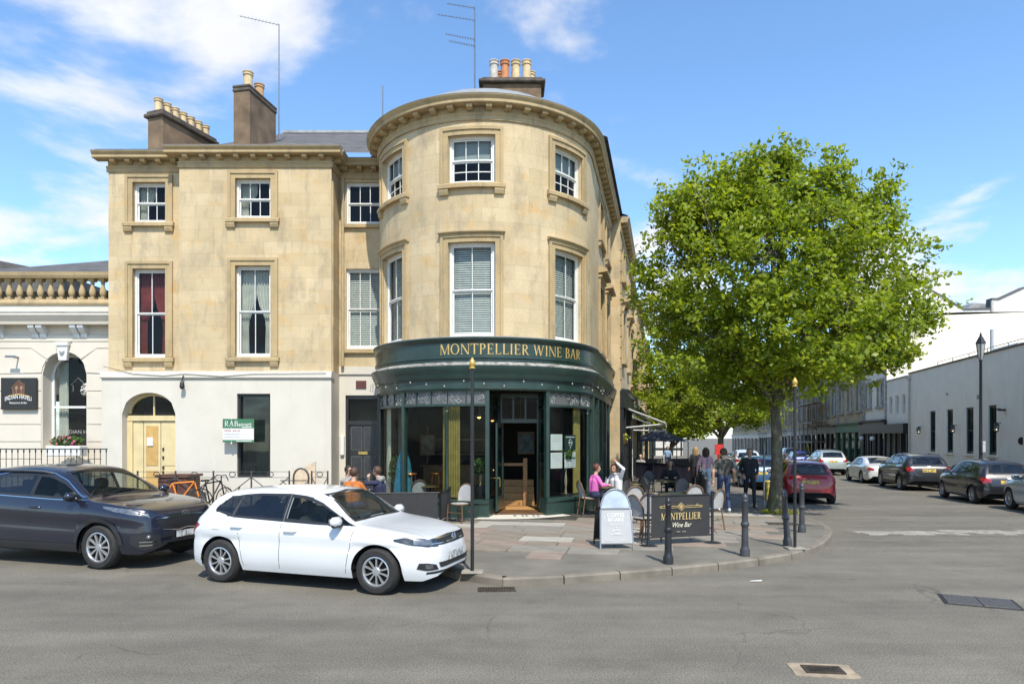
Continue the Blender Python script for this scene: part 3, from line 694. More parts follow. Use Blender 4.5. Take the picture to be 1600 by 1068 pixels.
for a, b in (U_BAYL, U_BAYR):
    arcsweep('stall_riser', [(0.3, -0.3), (-0.02, -0.3), (-0.02, 0.40), (-0.06, 0.44), (-0.06, 0.50), (0.0, 0.53), (0.3, 0.53)], a, b, M_green)
    arcbox('transom_rail', a, b, -0.02, 0.07, 2.90, 2.96, M_green); arcbox('head_rail', a, b, -0.02, 0.07, 3.27, 3.302, M_green)
def mullion(u, w=0.07, z0=0.53, z1=3.3, d0=-0.03): arcbox('mullion', u-w/2, u+w/2, d0, 0.09, z0, z1, M_green, step=None)
for u in (-1.5*R, rad(-42)*R, U_ENT[0]-0.04, U_ENT[1]+0.04, UT-0.06): mullion(u, 0.10)
def column(u):
    x, y, _ = PT(u, -0.0, 0); m = MB()
    m.lathe([(0.055, 0.53), (0.06, 0.60), (0.045, 0.66), (0.035, 0.72), (0.032, 2.72), (0.05, 2.76), (0.035, 2.80), (0.06, 2.86), (0.06, 2.96)], 12, (x, y, 0)); m.build('slim_column', M_green, cb, smooth=True)
for a in (-16.5, 66): column(rad(a)*R)
def pane(u0, u1, z0, z1, d, m_=None, par=None, step=SV):
    m = MB(step); U = m.usplit(u0, u1)
    for s0, s1 in zip(U[:-1], U[1:]): m.quad((s0, d, z0), (s1, d, z0), (s1, d, z1), (s0, d, z1))
    return m.build('shop_pane', m_ or M_shopglass, par or cb, PT, smooth=True, fix=False)
cuts = [-1.5*R+.05, rad(-42)*R, rad(-16.5)*R, U_ENT[0]-.08]; cutr = [U_ENT[1]+.08, rad(48)*R, rad(66)*R, UT-.1]
for c in (cuts, cutr):
    for a, b in zip(c[:-1], c[1:]): pane(a+.01, b-.01, 0.53, 2.9, 0.03)
# leaded transom lights: each a pane with a tracery of curling lead
rng = random.Random(5)
lead = mat('lead_came', (0.45, 0.45, 0.43), 0.5, 0.3, var=0.2)
mist = glass_mat('obscure_glass', (0.20, 0.205, 0.20), 0.5, 0.3)
for c in (cuts, cutr):
    for a, b in zip(c[:-1], c[1:]):
        n = max(1, int((b-a)/0.42))
        for i in range(n):
            p, q = a+(b-a)*i/n, a+(b-a)*(i+1)/n
            o = pane(p+.01, q-.01, 2.96, 3.27, 0.04, mist); o.name = 'transom_light'
            t_ = MB()
            for k in range(9):
                cu, cz = rng.uniform(p+.05, q-.05), rng.uniform(3.0, 3.24); rr_ = rng.uniform(0.04, 0.11); a0 = rng.uniform(0, 6.28); sp = rng.uniform(2.5, 5)
                pts = []
                for j in range(9):
                    an = a0+sp*j/8; r2 = rr_*(0.4+0.6*j/8); pts.append((min(q-.01, max(p+.01, cu+r2*math.cos(an))), 0.028, min(3.265, max(2.965, cz+r2*math.sin(an)))))
                t_.tube(pts, 0.006, 4)
            t_.build('lead_tracery', lead, o, PT); mullion((p if i else q), 0.02, 2.96, 3.27, 0.0) if n > 1 and i else None
# entrance lobby: splayed side lights, door frame, open leaf, fanlight panes
DOORY = 18.45; xl, xr = PT(U_ENT[0], 0, 0), PT(U_ENT[1], 0, 0)
dl, dr = (X_(783, DOORY), DOORY), (X_(840, DOORY), DOORY)
def seg_wall(a, b, z0, z1, th, name, m_):
    A, B = Vector(a[:2]), Vector(b[:2]); n = Vector((-(B-A).y, (B-A).x)).normalized()*th
    m = MB(); m.prism([(A.x, A.y, z0), (B.x, B.y, z0), ((B+n).x, (B+n).y, z0), ((A+n).x, (A+n).y, z0)], (0, 0, z1-z0)); return m.build(name, m_, cb)
for a, b in ((xl, dl), (dr, xr)):
    seg_wall(a, b, -0.2, 0.52, 0.06, 'lobby_riser', M_green); seg_wall(a, b, 0.52, 3.3, 0.012, 'lobby_pane', M_shopglass)
    A, B = Vector(a[:2]), Vector(b[:2])
    for t_ in (0.0, 0.93): p = A.lerp(B, t_); q = A.lerp(B, t_+0.07); seg_wall(p, q, 0.52, 3.3, 0.07, 'lobby_post', M_green)
    p, q = A.lerp(B, .07), A.lerp(B, .93); seg_wall(p, q, 2.88, 2.95, 0.05, 'lobby_rail', M_green)
fr = MB(); x0, x1 = dl[0], dr[0]
fr.box(x0-.06, x0+.02, DOORY-.04, DOORY+.08, 0, 3.3); fr.box(x1-.02, x1+.1, DOORY-.04, DOORY+.08, 0, 3.3); fr.box(x0+.02, x1-.02, DOORY-.04, DOORY+.08, 2.50, 2.60); fr.box(x0+.02, x1-.02, DOORY-.04, DOORY+.08, 3.2, 3.3)
for i in (1, 2): x = x0+(x1-x0)*i/3; fr.box(x-.025, x+.025, DOORY-.03, DOORY+.07, 2.6, 3.2)
fo = fr.build('door_frame', M_green, cb)
for i in range(3):
    a, b = x0+(x1-x0)*i/3+.02, x0+(x1-x0)*(i+1)/3-.02; MB().quad((a, DOORY, 2.6), (b, DOORY, 2.6), (b, DOORY, 3.2), (a, DOORY, 3.2)).build('fanlight_pane', M_shopglass, fo)
door = MB(); ln = 1.0; door.box(0, 0.045, -ln, 0, 0.18, 2.48)
M_door = M_green
d1 = MB(); d1.box(0, .045, -ln, -ln+.11, .18, 2.48); d1.box(0, .045, -.1, 0, .18, 2.48); d1.box(0, .045, -ln+.11, -.1, 2.36, 2.48); d1.box(0, .045, -ln+.11, -.1, .18, .55)
T_ = Matrix.Translation((x0+.03, DOORY-.03, 0)) @ Matrix.Rotation(rad(-9), 4, 'Z'); d1.xform(T_); do = d1.build('open_door', M_green, cb)
MB().box(.018, .026, -ln+.11, -.1, .55, 2.36).xform(T_).build('door_pane', M_shopglass, do)
MB().cyl((-.06, -ln+.06, 1.05), (.1, -ln+.06, 1.05), .012).tube([(.1, -ln+.06, 1.05), (.1, -ln+.06, .82)], .012).ball((-.07, -ln+.06, 1.25), .03).xform(T_).build('handle', M_brass, do, smooth=True)
MB().box(x1+.03, x1+.075, DOORY-.055, DOORY-.04, 1.32, 1.45).build('bell_plate', M_brass, fo)
# cream mosaic threshold with worn dark letters
th = MB(); arc = [PT(U_ENT[0]-.35+(U_ENT[1]-U_ENT[0]+.9)*i/14, -0.42+0.2*abs(i/14-.45), 0) for i in range(15)]
poly = [(p[0], p[1], gz(p[1])+PAV+0.016) for p in arc]+[(dr[0], DOORY, gz(DOORY)+PAV+.05), (dl[0], DOORY, gz(DOORY)+PAV+.05)]
mo = th.prism(poly, (0, 0, .004)).build('threshold', mat('cream_mosaic', (0.60, 0.55, 0.45), 0.8, var=0.12, vscale=30, bump=0.2), cb)
lt = MB(); yb = 17.0
for i, (a, b) in enumerate(((0.0, .10), (.20, .27), (.30, .37), (.48, .53), (.60, .70))):
    x = X_(800, 17.2)+.03+a*1.0
    lt.prism([(x, 17.33, .107), (x+.035, 17.33, .107), (x+.095, 17.17, .107), (x+.05, 17.17, .107)], (0, 0, .004))
lt.build('worn_letters', mat('dark_mosaic', (.04, .04, .045), .7), mo)
tag(MB().rbox(x0+.12, x1-.06, DOORY-.02, DOORY+.75, PAV-.05, PAV+.02, .008).build('door_mat', mat('coir_mat', (.42, .22, .07), .95, var=.15, vscale=20, bump=.4)), 'tan coir mat just inside the open wine bar door', 'door mat')
# inside the bar
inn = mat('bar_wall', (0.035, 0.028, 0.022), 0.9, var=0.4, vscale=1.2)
bi = MB(); q = [(-3.75, 19.2), (-3.2, 23.6), (3.1, 24.6), (2.15, 19.6)]
for a, b in zip(q[:-1], q[1:]): bi.quad((*a, -0.2), (*b, -0.2), (*b, 3.5), (*a, 3.5))
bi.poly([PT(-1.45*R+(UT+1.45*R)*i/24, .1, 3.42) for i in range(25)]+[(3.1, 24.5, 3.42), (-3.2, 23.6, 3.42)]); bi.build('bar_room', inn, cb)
MB().prism([(-3.6, 18.6, PAV-.02), (-2.2, 17.45, PAV-.02), (1.0, 17.6, PAV-.02), (2.15, 19.2, PAV-.02), (3.0, 24.4, PAV-.02), (-3.2, 23.6, PAV-.02)], (0, 0, .03)).build('bar_floor', mat('bar_boards', (.13, .065, .025), .5, var=.3, vscale=3), cb)
st = MB()
for i in range(4): st.box(x0-.1, x0+.95, 19.5+i*.28, 19.8+i*.28, 0.1, .28+i*.18)
st.build('stairs', mat('stair_oak', (.42, .22, .07), .45, var=.2, vscale=5), cb)
st = MB(); st.box(x0+.62, x0+.74, 19.42, 19.54, .1, 1.5); st.box(x0-.1, x0+.66, 19.46, 19.52, 1.28, 1.36); st.box(x0+1.05, x0+1.13, 20.2, 20.3, .1, 1.75); st.build('newel_post', M_wood, cb)
bar_ = MB(); bar_.box(-2.9, -.9, 22.0, 22.5, 0, 1.15); bar_.box(-3.0, -.8, 21.95, 22.6, 1.15, 1.2); bar_.build('bar_counter', M_wood, cb)
sh = MB(); sh.box(-2.9, -0.9, 23.2, 23.5, 1.5, 1.54); sh.box(-2.9, -0.9, 23.2, 23.5, 2.0, 2.04); sh.box(-2.95, -2.9, 23.2, 23.5, 1.0, 2.5); sh.box(-0.9, -0.85, 23.2, 23.5, 1.0, 2.5); so_ = sh.build('back_shelf', M_wood, cb)
for k, (x, y, z, w_i, h_i) in enumerate(((-3.1, 22.6, 1.5, .5, .7), (0.2, 24.0, 1.5, .6, .8), (1.5, 24.2, 1.6, .5, .6))):
    MB().box(x, x+w_i, y, y+.03, z, z+h_i).build('picture_frame', M_wood, cb); MB().box(x+.05, x+w_i-.05, y-.006, y, z+.05, z+h_i-.05).build('picture', mat('picture_%d' % k, ((.35, .3, .22), (.2, .26, .28), (.4, .34, .3))[k], .5, var=.5, vscale=5), cb)
cur = [(-80, -66, mat('cream_curtain', (.60, .56, .40), .85, var=.15)), (-20.5, -11.5, mat('olive_curtain', (.30, .235, .06), .85, var=.2)), (57, 65, MATS['olive_curtain'])]
for a0, a1, m_ in cur:
    m = MB(); n = 36
    for i in range(n):
        f = lambda k: (rad(a0+(a1-a0)*k/n)*R, .22+.03*math.sin(k*1.25))
        (ua, da), (ub, db) = f(i), f(i+1); m.quad((ua, da, .56), (ub, db, .56), (ub, db, 2.9), (ua, da, 2.9))
    m.build('curtain', m_, cb, PT, smooth=True)
cc = MB(); x, y, _ = PT(rad(-56)*R, .45, 0)
cc.lathe([(.30, .55), (.26, .9), (.17, 1.5), (.05, 1.85), (0, 1.87)], 14, (x, y, 0)); tag(cc.build('folded_parasol', mat('teal_canvas', (.035, .19, .27), .8, var=.25, vscale=9), None, smooth=True), 'folded teal blue parasol standing inside the left shop window', 'parasol')
for k, (ua, da, z) in enumerate(((rad(-30)*R, 1.3, 2.55), (rad(-5)*R, 1.5, 2.66), (rad(20)*R, 2.6, 2.6), (rad(40)*R, 1.6, 2.55))):
    x, y, _ = PT(ua, da, 0); m = MB(); m.lathe([(.11, z), (.10, z+.05), (.03, z+.13), (.012, z+.16), (.008, 3.4)], 12, (x, y, 0)); po = m.build('pendant_lamp', M_brass, cb, smooth=True)
    MB().ball((x, y, z+.01), .05, 8).build('bulb', mat('warm_bulb', (1.0, .42, .10), .5, var=0, emit=6), po)
# notices inside the right bay
for i, (pa, pb, ya, yb_, m_) in enumerate(((863, 882, 678, 703.5, M_white), (887, 906, 679, 704, M_green), (863, 882, 707, 732, M_white), (887, 906, 707, 732, M_white))):
    xa = R*math.asin((X_(pa, 17.35)-CX)/R); xb = R*math.asin((X_(pb, 17.55)-CX)/R); za, zb = Z_(yb_, 17.45), Z_(ya, 17.45)
    m = MB(SV); m.box(xa, xb, .05, .056, za, zb); no = m.build('notice', m_, cb, PT)
    ink = mat('grey_ink', (.45, .47, .46), .8, var=0); l_ = MB(SV)
    if i == 1:
        l_.box(xa+.05, xb-.05, .046, .049, zb-.07, zb-.045); n = 16; um = (xa+xb)/2; zm = (za+zb)/2+.0
        ring = [(um+.075*math.cos(a*2*math.pi/n), .047, zm+.085*math.sin(a*2*math.pi/n)) for a in range(n)]; l_.tube(ring, .008, 4, True); l_.box(um-.085, um+.085, .046, .049, zm-.012, zm+.018)
        l_.box(um-.012, um+.012, .046, .049, zm-.16, zm-.1)
        l_.build('notice_print', mat('pale_print', (.6, .63, .58), .8, var=0), no, PT)
    else:
        for k in range(6 if i == 3 else 3): l_.box(xa+.07, xb-.07, .046, .049, zb-.07-k*.06, zb-.062-k*.06)
        if i == 3: l_.box(xa+.01, xb-.01, .0455, .0488, za+.23, za+.28)
        l_.build('notice_print', ink if i < 3 else mat('green_ink', (.12, .2, .18), .8, var=0), no, PT)
# street side of the shop: dark pilasters and panes
for i in range(5):
    a = UT+.05+i*1.36; arcbox('side_pilaster', a, a+.2, -.06, .06, -.3, 3.3, M_green, step=None)
    if i < 4: o = pane(a+.22, a+1.34, .6, 3.25, .05, step=None); arcbox('side_riser', a+.2, a+1.36, -.03, .06, -.3, .58, M_black, step=None); MB().box(a+.2, a+1.36, .9, .95, -.3, 3.4).build('side_room', M_dark, cb, PT)
fl = MB()
for k in range(26):
    u = -1.35*R+(UT+3.2+1.35*R)*k/25; sag = .07*math.sin(k*2.1)+.05
    fl.tube([(u, -.25, 3.60+.02*math.sin(k)), (u+.1, -.26, 3.54-sag), (u+.2, -.25, 3.60)], .004, 4)
fo_ = tag(fl.build('festoon_lights', M_black, None, PT), 'string of small festoon bulbs hung along the green shopfront cornice', 'string lights')
bm_ = MB().ball((0, 0, 0), .021, 8, (1, 1, 1.4)).mesh('festoon_bulb', mat('festoon_bulb', (.34, .32, .28), .25, var=0), smooth=True)
for k in range(26):
    u = -1.35*R+(UT+3.2+1.35*R)*k/25+.1; sag = .07*math.sin(k*2.1)+.05; put('bulb', bm_, fo_, PT(u, -.26, 3.50-sag))
# ------------------------------------------------------------------ town house left of the round corner
th_ = thing('town_house', 'flat-fronted honey stone town house with cream ground floor and yellow double door', 'building', (-8.8, 20, 0), world=True)
PF, PL, PK = flat(20.0), flat(20.3), flat(20.9)
XB0, XB1, XL0 = -9.90, -5.37, -12.19
w_ = MB(); wall(w_, XB0, XB1, 4.06, ZC-.3, [(-8.23, -7.18, 8.63, 9.80), (-8.23, -7.18, 4.50, 7.21)], .2); w_.build('wall', M_stone, th_, PF)
w_ = MB(); wall(w_, XL0, XB0, 4.06, ZC-.3, [(-11.45, -10.46, 8.60, 9.80), (-11.45, -10.46, 4.52, 7.19)], .2); w_.build('wall', M_stone, th_, PL)
for p, a, b, z in ((PF, -8.23, -7.18, ((8.63, 9.80), (4.50, 7.21))), (PL, -11.45, -10.46, ((8.60, 9.80), (4.52, 7.19)))):
    red = p is PL
    sash(th_, p, a, b, *z[0], 3, (1, 1), dep=.12, fill=(M_netcurtain, (-1,))); sash(th_, p, a, b, *z[1], 2, (1, 1), dep=.12, fill=(M_redcurtain, (-1, 1)) if red else (M_netcurtain, (-1, 1)))
    for q in z: surround(th_, p, a, b, *q, w=.22)
# link bay behind, between the block and the round corner
w_ = MB(); wall(w_, XB1-.1, -3.2, 4.06, ZC-.3, [(-5.16, -4.02, 8.73, 10.03), (-5.16, -4.02, 4.85, 7.34)], .16); w_.build('link_wall', M_stone, th_, PK)
sash(th_, PK, -5.16, -4.02, 8.73, 10.03, 3, (1, 1), dep=.08); sash(th_, PK, -5.16, -4.02, 4.85, 7.34, 3, (1, 1), dep=.08, fill='blind')
for z in (8.73, 4.85): MB().sweep([(.16, z), (-.1, z-.02), (-.1, z-.13), (.02, z-.13)], -5.3, -3.7).build('sill', M_stone_trim, th_, PK)
MB().box(-5.37, -3.5, -.05, 0, 4.06, 4.3).build('link_band', M_cream, th_, PK)
MB().box(XB1-.3, XB1, .2, 1.4, 4.06, ZC-.3).build('return_wall', M_stone, th_, PF); MB().box(XB0, XB0+.2, .002, .4, 4.06, ZC-.3).build('return_wall', M_stone, th_, PF)
MB().box(XL0, XL0+.3, .2, 8, 0, ZC-.3).build('side_wall', M_stone, th_, PL)
MB().box(XL0+.3, -4.2, 7.5, 7.8, 0, ZC).build('rear_wall', M_stone_old, th_, PL)
cornice(th_, PF, XB0, XB1, ZC, ends=(1, 1), pitch=.5); cornice(th_, PL, XL0, XB0-.01, ZC-.02, ends=(1, 0), pitch=.5); cornice(th_, PK, XB1, -3.6, ZC, pitch=.5)
# the cornice returns along the block's right side
PRT = lambda u, d, z: (XB1-d, 20.0+u, z)
cornice(th_, PRT, 0.0, .9, ZC, pitch=.45)
# ground floor: cream render
g = MB(); wall(g, XL0, XB1, -.2, 3.85, [(-11.58, -10.0, -.2, 3.43, .62), (-8.17, -7.18, .92, 3.40)], .32); g.build('ground_floor', M_cream, th_, flat(19.96))
MB().sweep([(.3, 3.85), (-.05, 3.85), (-.07, 3.88), (-.05, 4.0), (-.03, 4.06), (.3, 4.09)], XL0-.02, XB1+.02).build('string_course', M_cream, th_, flat(19.96))
MB().box(XB1-.02, XB1, 0, .95, -.2, 4.06).build('ground_return', M_cream, th_, flat(19.97))
k = MB(); wall(k, XB1, -3.3, -.2, 4.06, [(-5.18, -4.12, -.2, 3.41)], .14); k.build('link_ground_floor', M_cream, th_, PK)
# arched yellow doors with fanlight
DX0, DX1, DYD = -11.42, -10.04, 20.28
f = MB()
f.box(-11.58, DX0, DYD-.06, DYD+.06, -.1, 2.74); f.box(DX1, -10.0, DYD-.06, DYD+.06, -.1, 2.74); f.box(-11.58, -10.0, DYD-.08, DYD+.06, 2.60, 2.76)
n = 16; P = [(-10.79+.79*math.cos(math.pi*i/n), 2.81+.62*math.sin(math.pi*i/n)) for i in range(n+1)]; Q = [(-10.79+.70*math.cos(math.pi*i/n), 2.81+.54*math.sin(math.pi*i/n)) for i in range(n+1)]
for i in range(n): f.prism([(P[i][0], DYD-.05, P[i][1]), (P[i+1][0], DYD-.05, P[i+1][1]), (Q[i+1][0], DYD-.05, Q[i+1][1]), (Q[i][0], DYD-.05, Q[i][1])], (0, .1, 0))
f.box(-10.81, -10.77, DYD-.03, DYD+.03, 2.76, 3.35)
fo = f.build('door_surround', M_tan, th_)
for s in (0, 1):
    h = P[:n//2+1] if s == 0 else P[n//2:]
    MB().poly([(-10.79, DYD+.01, 2.78)]+[(x, DYD+.01, z) for x, z in h]).build('fanlight_pane', M_glass, fo)
for i, (a, b) in enumerate(((DX0, -11.1), (-11.1, -10.58), (-10.58, DX1))):
    d = MB(); d.box(a+.01, b-.01, DYD-.03, DYD+.03, -.1, 2.58); dd = d.build('door_leaf', M_tan, fo)
    if i: 
        for z0, z1 in ((.2, 1.1), (1.25, 2.45)): MB().rbox(a+.08, b-.08, DYD-.045, DYD-.03, z0, z1, .01).build('door_panel', mat('ochre_panel', (.50, .31, .10), .5, var=.12) if i == 1 else M_tan, dd)
MB().box(-10.98, -10.80, DYD-.075, DYD-.046, 1.85, 2.1).build('door_notice', M_white, fo)
lk = MB()
for z in (1.7, 1.45, 1.15, 1.0): lk.box(-10.52, -10.47, DYD-.07, DYD-.046, z, z+.09)
lk.build('locks', M_black, fo)
MB().box(-11.6, -9.98, DYD+.9, DYD+.92, -.1, 3.5).build('hall', M_dark, th_)
# dark shop window
s = MB(); s.box(-8.17, -8.10, 20.05, 20.25, .92, 3.4); s.box(-7.25, -7.18, 20.05, 20.25, .92, 3.4); s.box(-8.10, -7.25, 20.05, 20.25, 3.33, 3.4); s.box(-8.10, -7.25, 20.05, 20.25, .92, 1.0)
so = s.build('shop_window_frame', M_black, th_); MB().quad((-8.1, 20.15, 1.0), (-7.25, 20.15, 1.0), (-7.25, 20.15, 3.33), (-8.1, 20.15, 3.33)).build('pane', glass_mat('dark_pane', (.012, .02, .018), .35), so)
MB().box(-8.3, -7.0, 21.0, 21.05, .8, 3.6).build('room', M_dark, so); pp = MB()
for a, b, c, d in ((-7.95, -7.6, 2.55, 2.72), (-7.75, -7.45, 2.2, 2.45), (-7.95, -7.7, 1.7, 1.95), (-7.6, -7.4, 1.8, 2.05)): pp.box(a, b, 20.20, 20.205, c, d)
pp.build('window_cards', mat('faded_card', (.06, .075, .07), .8, var=.2), so)
# black panelled door in the link
d = MB(); DYK = 21.02
d.box(-5.18, -5.10, 20.96, 21.1, -.2, 3.41); d.box(-4.2, -4.12, 20.96, 21.1, -.2, 3.41); d.box(-5.1, -4.2, 20.96, 21.1, 3.3, 3.41); d.box(-5.1, -4.2, 20.96, 21.1, 2.5, 2.62)
do = d.build('door_frame', M_blackdoor, th_); MB().quad((-5.1, 21.04, 2.62), (-4.2, 21.04, 2.62), (-4.2, 21.04, 3.3), (-5.1, 21.04, 3.3)).build('transom_pane', M_glass, do)
dl_ = MB().box(-5.1, -4.2, DYK, DYK+.05, -.1, 2.5).build('door_leaf', M_blackdoor, do)
for a, b in ((-5.02, -4.70), (-4.62, -4.28)):
    for z0, z1 in ((.2, .75), (.85, 1.5), (1.72, 2.42)):
        MB().rbox(a, b, DYK-.014, DYK, z0, z1, .012).build('door_panel', mat('worn_black', (.035, .036, .04), .35, var=.2), dl_)
        e = MB(); e.box(a-.008, a, DYK-.012, DYK, z0, z1); e.box(b, b+.008, DYK-.012, DYK, z0, z1); e.box(a, b, DYK-.012, DYK, z1, z1+.008); e.box(a, b, DYK-.012, DYK, z0-.008, z0); e.build('panel_bead', mat('worn_edge', (.22, .21, .19), .6), dl_)
MB().box(-4.80, -4.52, DYK-.02, DYK, 1.57, 1.66).build('letter_plate', M_brass, dl_)
MB().box(-5.6+.75, -5.6+1.07, 20.87, 20.9, 3.62, 3.86).build('plaque', mat('maroon_plaque', (.10, .03, .025), .5), th_)
MB().rbox(-5.32, -5.2, 20.8, 20.9, 1.55, 2.15, .015).build('meter_box', M_white, th_)
# cables and a small lamp on the facade
cbm = MB(); cbm.tube([(-12.1, 19.9, 4.2), (-11.2, 19.88, 3.98), (-10.3, 19.88, 3.92), (-9.7, 19.88, 3.98), (-8.6, 19.88, 3.90), (-7.6, 19.88, 3.98), (-5.5, 19.88, 4.0)], .008, 5); cbm.build('cable', M_black, th_)
lm = MB(); lm.tube([(-9.72, 19.95, 3.95), (-9.72, 19.85, 3.9), (-9.72, 19.8, 3.75)], .018, 6); lm.lathe([(.02, 3.78), (.06, 3.70), (.075, 3.58), (.03, 3.52)], 10, (-9.72, 19.8, 0)); lm.build('wall_lamp', M_black, th_, smooth=True)
dp = MB(); dp.tube([(XB1+.14, 20.75, ZC-.5), (XB1+.14, 20.75, 4.3)], .05, 8); dp.build('drainpipe', mat('stone_pipe', (.40, .33, .2), .7), th_)
# roofs and chimneys
rf = MB(); rf.add([(-9.9, 20.2, ZC+.1), (-3.4, 20.4, ZC+.1), (-3.4, 27, 14.3), (-9.15, 27, 14.3), (-9.9, 30, ZC+.1)], [[0, 1, 2, 3], [0, 3, 4]]); rf.build('roof', M_slate, th_)
rf = MB(); rf.box(-9.2, -3.4, 26.9, 27.1, 14.28, 14.38); rf.build('ridge', M_lead, th_)
MB().add([(XL0-.3, 20.1, ZC+.1), (-9.5, 20.1, ZC+.1), (-9.5, 26, ZC+.5), (XL0-.3, 26, ZC+.5)], [[0, 1, 2, 3]]).build('flat_roof', M_lead, th_)
def pot(parent, x, y, z, h, r, m_):
    o = MB().lathe([(r*.98, z), (r*1.0, z+h*.06), (r*.86, z+h*.1), (r*.82, z+h*.76), (r*1.0, z+h*.8), (r*1.0, z+h*.86), (r*.86, z+h*.88), (r*.88, z+h*.95), (r*1.02, z+h*.96), (r*1.02, z+h), (r*.75, z+h), (r*.7, z+h*.7), (0, z+h*.7)], 14, (x, y, 0)).build('chimney_pot', m_, parent, smooth=35)
def stack(name, label, c, ang, w, ln, z0, z1, pots, capout=.09):
    t = thing(name, label, 'chimney', (c[0], c[1], z0), world=True, group='rendered chimney stacks on the roofs')
    Mx = Matrix.Translation((c[0], c[1], 0)) @ Matrix.Rotation(ang, 4, 'Z')
    MB().rbox(-w/2, w/2, 0, ln, z0, z1-.22, .02).xform(Mx).build('shaft', M_oldrender, t)
    MB().rbox(-w/2-capout, w/2+capout, -capout, ln+capout, z1-.22, z1-.1, .03).rbox(-w/2-.03, w/2+.03, -.03, ln+.03, z1-.1, z1, .03).xform(Mx).build('cap', mat('cap_render', (.10, .08, .062), .95, var=.4, vscale=4, bump=.5), t)
    MB().box(-w/2-.06, w/2+.06, -.06, ln+.06, z0-.1, z0+.05).xform(Mx).build('lead_apron', M_lead, t)
    for (a, b, h, r, m_) in pots: p = Mx @ Vector((a, b, 0)); pot(t, p.x, p.y, z1-.03, h, r, m_)
    return t
stack('chimney_stack', 'long brown chimney stack at the far left with seven buff pots', (-11.16, 21.0), -rad(19), .60, 2.25, 10.5, 12.32, [(0, .14+i*.325, .44, .135, M_pot) for i in range(7)])
stack('chimney_stack', 'tall brown chimney stack with one cream and one orange pot', (-8.66, 21.5), -rad(11), .57, 1.6, 10.6, 13.38, [(.1, .22, .52, .165, M_pot), (.05, .95, .50, .165, mat('orange_buff_pot', (.52, .30, .14), .8, var=.2))], .03)
t = stack('chimney_stack', 'wide chimney stack above the round corner with grey, orange and cream pots', (X_(800, 23), 23.0), 0, 2.0, .85, 11.5, 14.42, [(-.62+i*.375, .2, .68, .165, (M_potgrey, M_potred, M_pot, M_pot)[i]) for i in range(4)]+[(-.42+i*.55, .68, .55, .15, (M_potred, M_potred, M_pot)[i]) for i in range(3)], .14)
def yagi(mb, tip, base, n, el=.17):
    mb.cyl(base, tip, .009, n=5); b, t = Vector(base), Vector(tip)
    for i in range(n):
        p = b.lerp(t, (i+.5)/n); l = el*(1.15-.4*i/n); mb.cyl(p-Vector((0, l*.35, l*.5)), p+Vector((0, l*.35, l*.5)), .006, n=4)
def aerial(label, px, ytop, ybot, Y, arms):
    x = X_(px, Y); t = thing('tv_aerial', label, 'aerial', (x, Y, Z_(ybot, Y)), world=True, group='roof aerials')
    MB().cyl((x, Y, Z_(ybot, Y)-.3), (x, Y, Z_(ytop, Y)), .028, .02, 8).build('mast', M_alu, t)
    for pt, ya, yb in arms:
        m = MB(); yagi(m, (X_(pt, Y), Y-.1, Z_(ya, Y)), (x, Y-.03, Z_(yb, Y)), 11); m.build('yagi', M_alu, t)
aerial('single arm TV aerial on a tall mast beside the brown chimney', 436, 38, 205, 23.2, [(376, 28, 40)])
aerial('TV aerial mast with four arms above the round corner roof', 742, 11, 126, 21.2, [(699, 9, 14), (684, 26, 33), (696, 56, 63), (702, 67, 73)])
aerial('short thin aerial just left of the round corner cornice', 598, 134, 200, 24.5, [])
# ------------------------------------------------------------------ restaurant with balustrade, far left
rs = thing('restaurant_building', 'single-storey cream stucco restaurant with balustrade and arched window', 'building', (-15, 20.8, 0), world=True)
YR = 20.8; PX = flat(YR); zr = lambda py: Z_(py, YR); XR1 = XL0-.01; XR0 = -20.5
w_ = MB(); wall(w_, XR0, XR1, -.2, zr(508), [(-14.53, -13.17, 1.75, zr(550), .68)], .5); w_.build('wall', M_stucco, rs, PX)
crs = [zr(y) for y in (531.7, 584.6, 611, 638, 663, 690, 717, 744, 775)]
for i in range(1, 8):
    z1, z0 = crs[i], crs[i+1]
    for a, b in ((-13.14, XR1-.01), (-16.3, -14.56), (-18.2, -16.32)): MB().rbox(a, b, -.03, .01, z0+.012, z1-.012, .008).build('stucco_block', M_stucco, rs, PX)
za, zb = crs[1]+.012, crs[0]-.012; um = -13.85; ar = .70
def archpiece(angs, outer): 
    pts = [(um+ar*math.cos(a), zr(550)-.68+.70*math.sin(a)) for a in angs]+outer
    MB().prism([(u, -.03, z) for u, z in pts], (0, .04, 0)).build('voussoir', M_stucco, rs, PX)
a_ = [rad(x) for x in (4, 20, 38)]; archpiece(a_, [(um+1.0, zb-.25), (XR1-.01, zb-.25), (XR1-.01, za)])
archpiece([rad(x) for x in (42, 60, 78)], [(um+.28, zb), (XR1-.01, zb), (XR1-.01, zb-.22), (um+1.02, zb-.22)])
archpiece([rad(x) for x in (176, 160, 142)], [(um-1.0, zb-.25), (-16.3, zb-.25), (-16.3, za)])
archpiece([rad(x) for x in (138, 120, 102)], [(um-.28, zb), (-16.3, zb), (-16.3, zb-.22), (um-1.02, zb-.22)])
ks = MB(); ks.prism([(um-.12, -.10, zr(563)), (um+.12, -.10, zr(563)), (um+.17, -.12, zr(540)), (um-.17, -.12, zr(540))], (0, .12, 0)); ks.box(um-.2, um+.2, -.16, .02, zr(540), zr(535)); ks.ball((um, -.12, zr(549)), .09, 8); ks.build('keystone', M_white, rs, PX)
MB().sweep([(.02, zr(533)), (-.05, zr(533)), (-.05, zr(524)), (.02, zr(522))], XR0, XR1).build('band', M_stucco, rs, PX)
